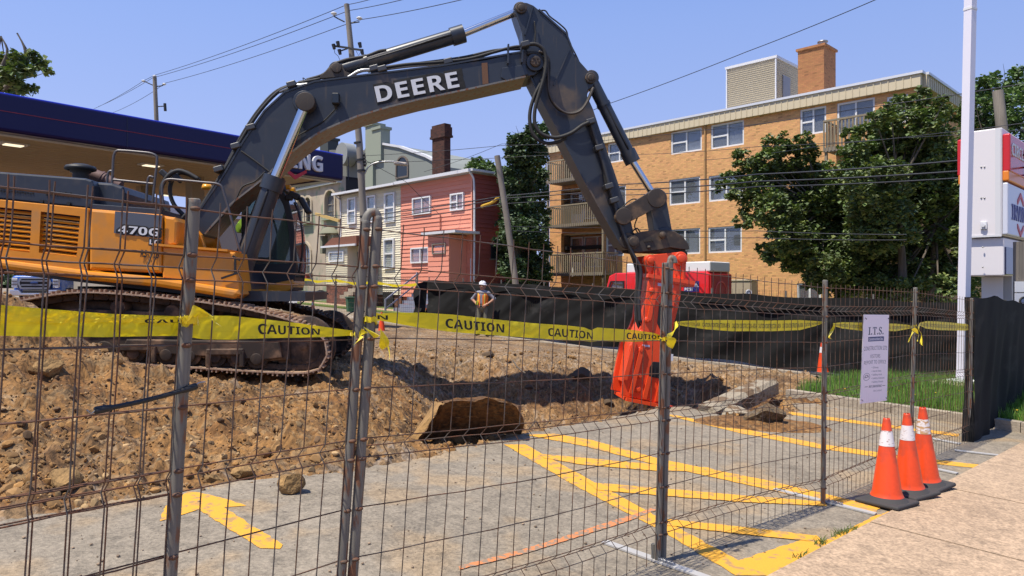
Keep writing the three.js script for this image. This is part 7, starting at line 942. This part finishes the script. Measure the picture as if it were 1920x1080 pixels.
// ------------------------------------------------------------------ small things by the houses
{ const p = PX(662, 566, 37), t = thing('green_bin', 'green wheeled bin beside the stucco house steps', 'bin', V(p.x, .1, p.z), .4); part(t, 'body', ext([[-.28, .08], [.28, .08], [.34, 1.0], [-.34, 1.0]], -.3, .3, .03), mat(.02, .11, .05, .6)); part(t, 'lid', rbox(.74, .07, .72, .03, 0, 1.04, 0), mat(.02, .09, .04, .6)); part(t, 'wheel', cyl(V(-.3, .1, -.3), V(.3, .1, -.3), .1), M.rubber); }
{ const p = PX(549, 566, 34), t = thing('white_board', 'white sign board leaning near the stucco house steps', 'board', V(p.x, .25, p.z), .1); part(t, 'board', box(.42, 1.15, .04, 0, .75, 0, 0, -.12), M.white); part(t, 'leg', [bar(V(-.18, 0, .1), V(-.18, .3, .04), .04, .04)], M.wood); part(t, 'leg', [bar(V(.18, 0, .1), V(.18, .3, .04), .04, .04)], M.wood); }
{ const pts = [[556, 577, 27], [575, 560, 26.5], [590, 548, 26], [603, 545, 26], [616, 552, 26]].map(([x, y, d]) => PX(x, y, d)); solo('black_hose', 'thin black hose arching up beyond the end of the track', 'hose', hose(pts, .022, 30), M.black, pts[0]); const b = [[640, 602, 24], [655, 588, 24], [668, 583, 24], [684, 584, 24]].map(([x, y, d]) => PX(x, y, d)); solo('black_hose', 'thin black hose lying on the gravel behind the paired posts', 'hose', hose(b, .022, 30), M.black, b[0]); }

// ------------------------------------------------------------------ rocks and broken pavement
function stone(name, label, px, py, w, h, d, seed, o = {}) { const D = o.D ?? (() => { let lo = 2.5, hi = 20; for (let i = 0; i < 40; i++) { const m = (lo + hi) / 2, p = PX(px, py, m); const g = m > edgeD(p.x) ? digY(p.x, m, false) : baseY(p.x); if (p.y > g) lo = m; else hi = m; } return (lo + hi) / 2; })(); const p = PX(px, py, D), m = solo(name, label, o.cat || 'rock', rock(w, h, d, seed, 3, o.flat ?? .72, .35).rotateY(o.ry || 0).rotateZ(o.rz || 0).translate(p.x, p.y - (o.sink ?? .02), p.z), o.m || M.stone, p); return m; }
stone('boulder', 'round ochre boulder alone on the asphalt in front of the dirt', 546, 925, .195, .155, .17, 1, { D: 5.24, sink: .003, flat: .8 });
[[92, 700, .34, .26, .3, 'tan boulder at the foot of the heap near the left edge', .28], [118, 905, .3, .18, .22, 'large tan boulder in the rubble at the left foot of the heap'], [42, 905, .2, .14, .17, 'yellowish rock at the left edge of the rubble'], [455, 884, .24, .14, .18, 'flat ochre rock resting at the asphalt edge left of the boulder'], [400, 892, .2, .09, .16, 'low brown rock partly buried at the asphalt edge'], [434, 775, .30, .10, .2, 'dark flat clod half way up the dirt slope'], [30, 862, .16, .10, .12, 'pale oblong rock near the left edge of the photo'], [658, 834, .2, .12, .16, 'orange brown rock just left of the paired posts'], [705, 818, .2, .11, .16, 'orange brown rock just right of the paired posts'], [798, 822, .16, .10, .13, 'small ochre rock at the left foot of the broken slab'], [240, 868, .2, .10, .15, 'tan cobble in the rubble between the double wires'], [560, 905, .12, .05, .09, 'thin brown stone above the round boulder']].forEach(([x, y, w, h, d, l], i) => stone('rock', l, x, y + 3, w * .82, h * .85, d * .82, 20 + i, { sink: .045 }));
stone('clod', 'dark earth clod on the upper left of the spoil heap', 122, 680, .32, .26, .25, 60, { m: mat(.07, .042, .022, .95), cat: 'clod', sink: .05 });
{ const p = PX(15, 972, 5.0); solo('plank', 'pale broken timber lying at the left edge of the asphalt', 'timber', rbox(.42, .07, .16, .02, p.x, p.y + .03, p.z, -.1, 0, .06, 3), tmat(T.wood, .9, 0, { color: lin(2.6, 2.1, 1.3) }), p); }
// long tilted bed slab: lit flank on the left, dark underside toward the camera
{ const D = 7.55, A = PX(775, 826, D - .15), q = (x, y, dd = 0) => PX(x, y, D + dd), pts = { a: q(770, 820, -.1), b: q(784, 824, -.2), c: q(828, 760, -.2), d: q(838, 757, -.22), e: q(862, 753, -.25), f: q(915, 748, -.25), g: q(955, 756, -.22), h: q(972, 768, -.15), i: q(985, 794, .1), j: q(978, 814, .22), k: q(920, 816, .28), l: q(850, 820, .28), m: q(792, 827, .12), c2: q(815, 752, .5), f2: q(900, 743, .6), h2: q(975, 760, .6) };
  const tri = (...l) => { const o = []; for (const [x, y, z] of l) o.push(...[x, y, z].flatMap(k => pts[k].clone().sub(A).toArray())); const g = new THREE.BufferGeometry(); g.setAttribute('position', new THREE.Float32BufferAttribute(o, 3)); return g; };
  const rough = (g, amp, seed) => { let s = g; for (let k = 0; k < 4; k++) { const p = s.attributes.position, o = []; for (let i = 0; i < p.count; i += 3) { const [a, b, c] = [0, 1, 2].map(j => V().fromBufferAttribute(p, i + j)), ab = a.clone().lerp(b, .5), bc = b.clone().lerp(c, .5), ca = c.clone().lerp(a, .5); for (const t of [[a, ab, ca], [ab, b, bc], [ca, bc, c], [ab, bc, ca]]) t.forEach(v => o.push(v.x, v.y, v.z)); } s = new THREE.BufferGeometry(); s.setAttribute('position', new THREE.Float32BufferAttribute(o, 3)); } const p = s.attributes.position; for (let i = 0; i < p.count; i++) { const v = V().fromBufferAttribute(p, i); const n = fbm(v.x * 5 + 3, v.y * 14 + v.z * 5, 4, seed) - .5, n2 = fbm(v.x * 7 + 9, v.y * 7 - v.z * 5, 3, seed + 4) - .5; p.setXYZ(i, v.x + amp * .4 * n2, v.y + amp * n * .6, v.z + amp * n); } s.computeVertexNormals(); return s; };
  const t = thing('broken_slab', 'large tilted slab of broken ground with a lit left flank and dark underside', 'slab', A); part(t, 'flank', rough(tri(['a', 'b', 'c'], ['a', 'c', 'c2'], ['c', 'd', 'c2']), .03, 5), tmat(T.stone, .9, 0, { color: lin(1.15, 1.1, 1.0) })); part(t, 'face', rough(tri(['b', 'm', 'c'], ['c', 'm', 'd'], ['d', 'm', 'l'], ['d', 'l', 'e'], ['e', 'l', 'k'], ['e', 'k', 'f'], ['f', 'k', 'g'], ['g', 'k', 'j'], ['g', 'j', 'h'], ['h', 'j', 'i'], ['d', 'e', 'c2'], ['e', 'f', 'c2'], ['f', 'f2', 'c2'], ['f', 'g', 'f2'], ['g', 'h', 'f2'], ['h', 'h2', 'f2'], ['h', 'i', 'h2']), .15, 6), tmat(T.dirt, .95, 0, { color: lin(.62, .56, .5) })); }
// lifted concrete kerb and asphalt block beside the breaker
{ const a = PX(1322, 775, 9.9), b = PX(1440, 722, 11.3), mid = a.clone().lerp(b, .5), t = thing('broken_kerb', 'broken length of concrete kerb lying tilted right of the breaker', 'concrete block', mid); const A = a.clone().sub(mid), B = b.clone().sub(mid); const n = 26, tp = [], sec = [[-.13, -.12], [.15, -.14], [.16, .04], [.10, .10], [-.11, .11]], rr = rng(5), d = B.clone().sub(A).normalize(), sd = d.clone().cross(V(0, 1, 0)).normalize(), up = sd.clone().cross(d), pos = [], idx = []; for (let i = 0; i <= n; i++) sec.forEach(([x, y], k) => { const u = i / n, e = (i === 0 || i === n) ? .06 * rr() : 0, p = A.clone().lerp(B, u).addScaledVector(sd, x + .03 * (fbm(u * 9, k * 3, 3, 4) - .5)).addScaledVector(up, y + .03 * (fbm(u * 9 + 5, k * 3, 3, 8) - .5)).addScaledVector(d, e); pos.push(p.x, p.y, p.z); }); const S = sec.length; for (let i = 0; i < n; i++) for (let k = 0; k < S; k++) { const p0 = i * S + k, p1 = i * S + (k + 1) % S; idx.push(p0, p0 + S, p1, p1, p0 + S, p1 + S); } for (let k = 1; k < S - 1; k++) { idx.push(0, k, k + 1, n * S, n * S + k + 1, n * S + k); } const g = new THREE.BufferGeometry(); g.setAttribute('position', new THREE.Float32BufferAttribute(pos, 3)); g.setIndex(idx); part(t, 'kerb_block', g.toNonIndexed(), tmat(T.kerbDirty = tex(512, 1.1, (u, v) => { const n = fbm(u * 6, v * 6, 5, 601, 6), g = fbm(u * 60, v * 60, 3, 602, 60), k = smooth(.44, .56, n), b = .8 + .5 * (g - .5); return [mixN(.42, .22, k) * b, mixN(.35, .14, k) * b, mixN(.25, .075, k) * b]; }), .95, 0, { bumpMap: T.dirtB, bumpScale: .02 }));
  stone('asphalt_chunk', 'rough block of broken asphalt beside the lifted kerb', 1432, 798, .50, .27, .38, 91, { m: tmat(T.dirt, .95, 0, { color: lin(.62, .8, 1.3), bumpMap: T.dirtB, bumpScale: .03 }), D: 9.0, sink: -.01, cat: 'chunk', flat: .6, ry: .3 }); stone('concrete_fragment', 'broken pavement fragment wedged under the kerb', 1375, 780, .6, .16, .35, 92, { m: tmat(T.kerbDirty, .95), D: 10.0, cat: 'fragment', flat: .55 });
  // earth spilled on the asphalt round the block
  const N = 34, pp = [], id = [], c = PX(1480, 800, 9.1); for (let j = 0; j <= N; j++) for (let i = 0; i <= N; i++) { const x = (i / N - .5) * 2.0, z = (j / N - .5) * 1.1, rr2 = Math.hypot(x / .95, z / .52), h = .13 * Math.max(0, 1 - rr2) * (.5 + fbm(x * 3 + 5, z * 3, 3, 7)) + .05 * (fbm(x * 9, z * 9, 3, 9) - .5) * smooth(1, .6, rr2) - .02 * smooth(.8, 1, rr2); const wx = c.x - .35 + x, wd = -c.z + z; pp.push(wx, baseY(wx) + h, -wd); } for (let j = 0; j < N; j++) for (let i = 0; i < N; i++) { const a0 = j * (N + 1) + i; id.push(a0, a0 + 1, a0 + N + 1, a0 + 1, a0 + N + 2, a0 + N + 1); } const ge = new THREE.BufferGeometry(); ge.setAttribute('position', new THREE.Float32BufferAttribute(pp, 3)); ge.setIndex(id); ge.computeVertexNormals(); struct('spilled_dirt', ge, tmat(T.dirt, .95, 0, { bumpMap: T.dirtB, bumpScale: .02, color: lin(.9, .85, .8) })); }
for (const [x, y, s, l] of [[915, 670, .3, 'dark pointed clod standing on the far dirt behind the slab'], [1092, 708, .42, 'large dark clod in the pit wall left of the breaker'], [990, 728, .2, 'grey angular stone at the pit rim'], [1140, 757, .22, 'flat brown stone on the pit rim left of the breaker'], [950, 705, .12, 'small dark clod between slab and pit']]) stone('clod', l, x, y, s, s * .6, s * .7, Math.round(x), { m: mat(.09, .058, .032, .95), cat: 'clod', sink: .04 });
{ const p = [[962, 676, 13], [970, 688, 12.8], [985, 700, 12.4]].map(([x, y, d]) => PX(x, y, d)); p.forEach(q => { q.y = Math.max(q.y, digY(q.x, -q.z, false) + .04); }); solo('root', 'thin dark root sticking out of the dirt behind the slab', 'root', wire(new THREE.CatmullRomCurve3(p).getPoints(8), .014, 5, true), M.bark, p[2]); }

// ------------------------------------------------------------------ the worker by the black screen
{
  const D = 22.8, p = PX(905, 640, D), gy = baseY(p.x) + .02, base = V(p.x, gy, -D), t = thing('person', 'person in white hard hat and orange safety vest with hands on hips', 'person', base, -.25), S = .95; t.scale.setScalar(S);
  // bones: [a, b, ra, rb, colour]
  const skin = [.42, .22, .14], shirt = [.20, .20, .24], pants = [.13, .125, .09], boot = [.03, .022, .015];
  const bones = [[[0, .95, 0], [0, 1.18, 0], .155, .15, pants, 1], [[0, 1.12, .01], [0, 1.36, 0], .155, .17, shirt], [[-.15, 1.42, 0], [.15, 1.42, 0], .085, .085, shirt], [[0, 1.44, 0], [0, 1.56, .01], .06, .055, skin], [[0, 1.62, .01], [0, 1.70, .015], .085, .092, skin], [[0, 1.58, .06], [0, 1.60, .07], .05, .05, skin], [[0, 1.645, .095], [0, 1.63, .115], .018, .02, skin], [[-.10, 1.65, 0], [-.105, 1.63, 0], .02, .018, skin], [[.10, 1.65, 0], [.105, 1.63, 0], .02, .018, skin],
    [[-.10, .92, 0], [-.13, .50, .02], .10, .07, pants], [[-.13, .50, .02], [-.15, .10, -.01], .07, .055, pants], [[.10, .92, 0], [.12, .50, .03], .10, .07, pants], [[.12, .50, .03], [.15, .10, .0], .07, .055, pants], [[-.15, .05, -.03], [-.17, .04, .16], .05, .045, boot], [[.15, .05, -.02], [.19, .04, .16], .05, .045, boot],
    [[-.20, 1.42, 0], [-.38, 1.22, -.04], .062, .05, shirt], [[-.38, 1.22, -.04], [-.20, 1.07, .08], .045, .032, skin], [[.20, 1.42, 0], [.40, 1.23, -.04], .062, .05, shirt], [[.40, 1.23, -.04], [.21, 1.07, .08], .045, .032, skin]];
  const field = (bones, x0, x1, y0, y1, z0, z1, cell) => { const span = Math.max(x1 - x0, y1 - y0, z1 - z0), res = Math.ceil(span / cell) + 4, mc = new MarchingCubes(res, M.white, false, false, 200000); mc.isolation = 0; const cx = (x0 + x1) / 2, cy = (y0 + y1) / 2, cz = (z0 + z1) / 2, half = span / 2 * 1.08, k = .03; const dist = (x, y, z) => { let acc = 0, best = 1e9, bc = null; for (const [a, b, ra, rb, c] of bones) { const dx = b[0] - a[0], dy = b[1] - a[1], dz = b[2] - a[2], l2 = dx * dx + dy * dy + dz * dz; const u = Math.min(1, Math.max(0, ((x - a[0]) * dx + (y - a[1]) * dy + (z - a[2]) * dz) / l2)), e = Math.hypot(x - a[0] - u * dx, y - a[1] - u * dy, (z - a[2] - u * dz)) - (ra + (rb - ra) * u); if (e < best) { best = e; bc = c; } acc += Math.exp(-e / k * 2); } return [-k / 2 * Math.log(acc), bc]; };
    for (let i = 0; i < res; i++) for (let j = 0; j < res; j++) for (let l = 0; l < res; l++) { const f = q => (q - res / 2) / (res / 2) * half; mc.field[l * res * res + j * res + i] = -dist(cx + f(i), cy + f(j), cz + f(l))[0]; }
    mc.update(); const n = mc.count ?? mc.geometry.drawRange.count, P = mc.positionArray.slice(0, n * 3), N = mc.normalArray.slice(0, n * 3), col = new Float32Array(n * 3); for (let i = 0; i < n; i++) { P[3 * i] = P[3 * i] * half + cx; P[3 * i + 1] = P[3 * i + 1] * half + cy; P[3 * i + 2] = P[3 * i + 2] * half + cz; const c = dist(P[3 * i], P[3 * i + 1], P[3 * i + 2])[1]; col.set(c, 3 * i); } const g = new THREE.BufferGeometry(); g.setAttribute('position', new THREE.BufferAttribute(P, 3)); g.setAttribute('normal', new THREE.BufferAttribute(N, 3)); g.setAttribute('color', new THREE.BufferAttribute(col, 3)); return g; };
  const hand = s => { const c = [s * .175, 1.05, .10], o = []; o.push([c, [s * .12, 1.01, .125], .03, .034, skin]); for (let f = 0; f < 4; f++) { const a = [s * (.125 - .004 * f), 1.03 - .02 * f, .135], m = [s * (.09), 1.02 - .021 * f, .15], e = [s * (.062 + .006 * Math.abs(f - 1.5)), 1.01 - .021 * f, .152]; o.push([a, m, .0095, .009, skin], [m, e, .009, .008, skin]); } o.push([[s * .15, 1.06, .11], [s * .16, 1.085, .07], .011, .010, skin], [[s * .16, 1.085, .07], [s * .15, 1.09, .04], .010, .009, skin]); return field(o, Math.min(s * .05, s * .2), Math.max(s * .05, s * .2), .93, 1.1, .02, .18, .004); };
  part(t, 'body', [field(bones, -.5, .5, 0, 1.82, -.25, .3, .022), hand(1), hand(-1)], new THREE.MeshStandardMaterial({ vertexColors: true, roughness: .8 }));
  const face = part(t, 'eyes', [new THREE.SphereGeometry(.012, 8, 6).translate(-.034, 1.668, .098), new THREE.SphereGeometry(.012, 8, 6).translate(.034, 1.668, .098)], M.black, 'stuff'); part(t, 'mouth', box(.05, .008, .01, 0, 1.585, .108), mat(.25, .08, .06, .7));
  const ring = (y, a, b, z) => [a, b, y, z], vest = (x0, x1) => { const rows2 = [[1.0, .20, .185], [1.15, .185, .18], [1.3, .20, .19], [1.42, .20, .15], [1.49, .13, .10]], pos = [], idx = [], n = 10; rows2.forEach(([y, a, b]) => { for (let i = 0; i <= n; i++) { const an = mixN(x0, x1, i / n); pos.push(Math.sin(an) * a, y, Math.cos(an) * b); } }); for (let j = 0; j < rows2.length - 1; j++) for (let i = 0; i < n; i++) { const q = j * (n + 1) + i; idx.push(q, q + 1, q + n + 1, q + 1, q + n + 2, q + n + 1); } const g = new THREE.BufferGeometry(); g.setAttribute('position', new THREE.Float32BufferAttribute(pos, 3)); g.setIndex(idx); g.computeVertexNormals(); return g; };
  const ve = part(t, 'safety_vest', [vest(.22, Math.PI), vest(-Math.PI, -.22)], mat(.95, .22, .015, .7)); const stp = (a, b) => { const g = vest(a, b); g.scale(1.015, 1, 1.015); return g; }; const add = (p2, n, g, m) => { const q = new THREE.Mesh(merge(g), m); q.name = n; p2.add(q); }; add(ve, 'vest_stripe', [stp(.52, .66), stp(-.66, -.52)], mat(.75, .72, .12, .5)); const wl = part(t, 'belt', rot(new THREE.TorusGeometry(.155, .02, 6, 24), Math.PI / 2).translate(0, 1.0, 0), M.black);
  const hat = part(t, 'hard_hat', [lathe([[.122, 0], [.124, .03], [.11, .085], [.07, .125], [.02, .138], [0, .138]], 24).translate(0, 1.70, .01), rbox(.05, .03, .2, .014, 0, 1.825, .01), lathe([[.10, 0], [.15, -.008], [.152, -.002], [.12, .012]], 24).scale(1, 1, 1.15).translate(0, 1.70, .03)], mat(.82, .82, .84, .3)); part(t, 'radio', rbox(.08, .14, .05, .015, -.14, 1.10, .19), mat(.7, .75, .02, .6));
}
scene.traverse(o => { if (o.isMesh) { o.castShadow = true; o.receiveShadow = true; } });
renderer.setSize(1024, 576);
renderer.render(scene, camera);
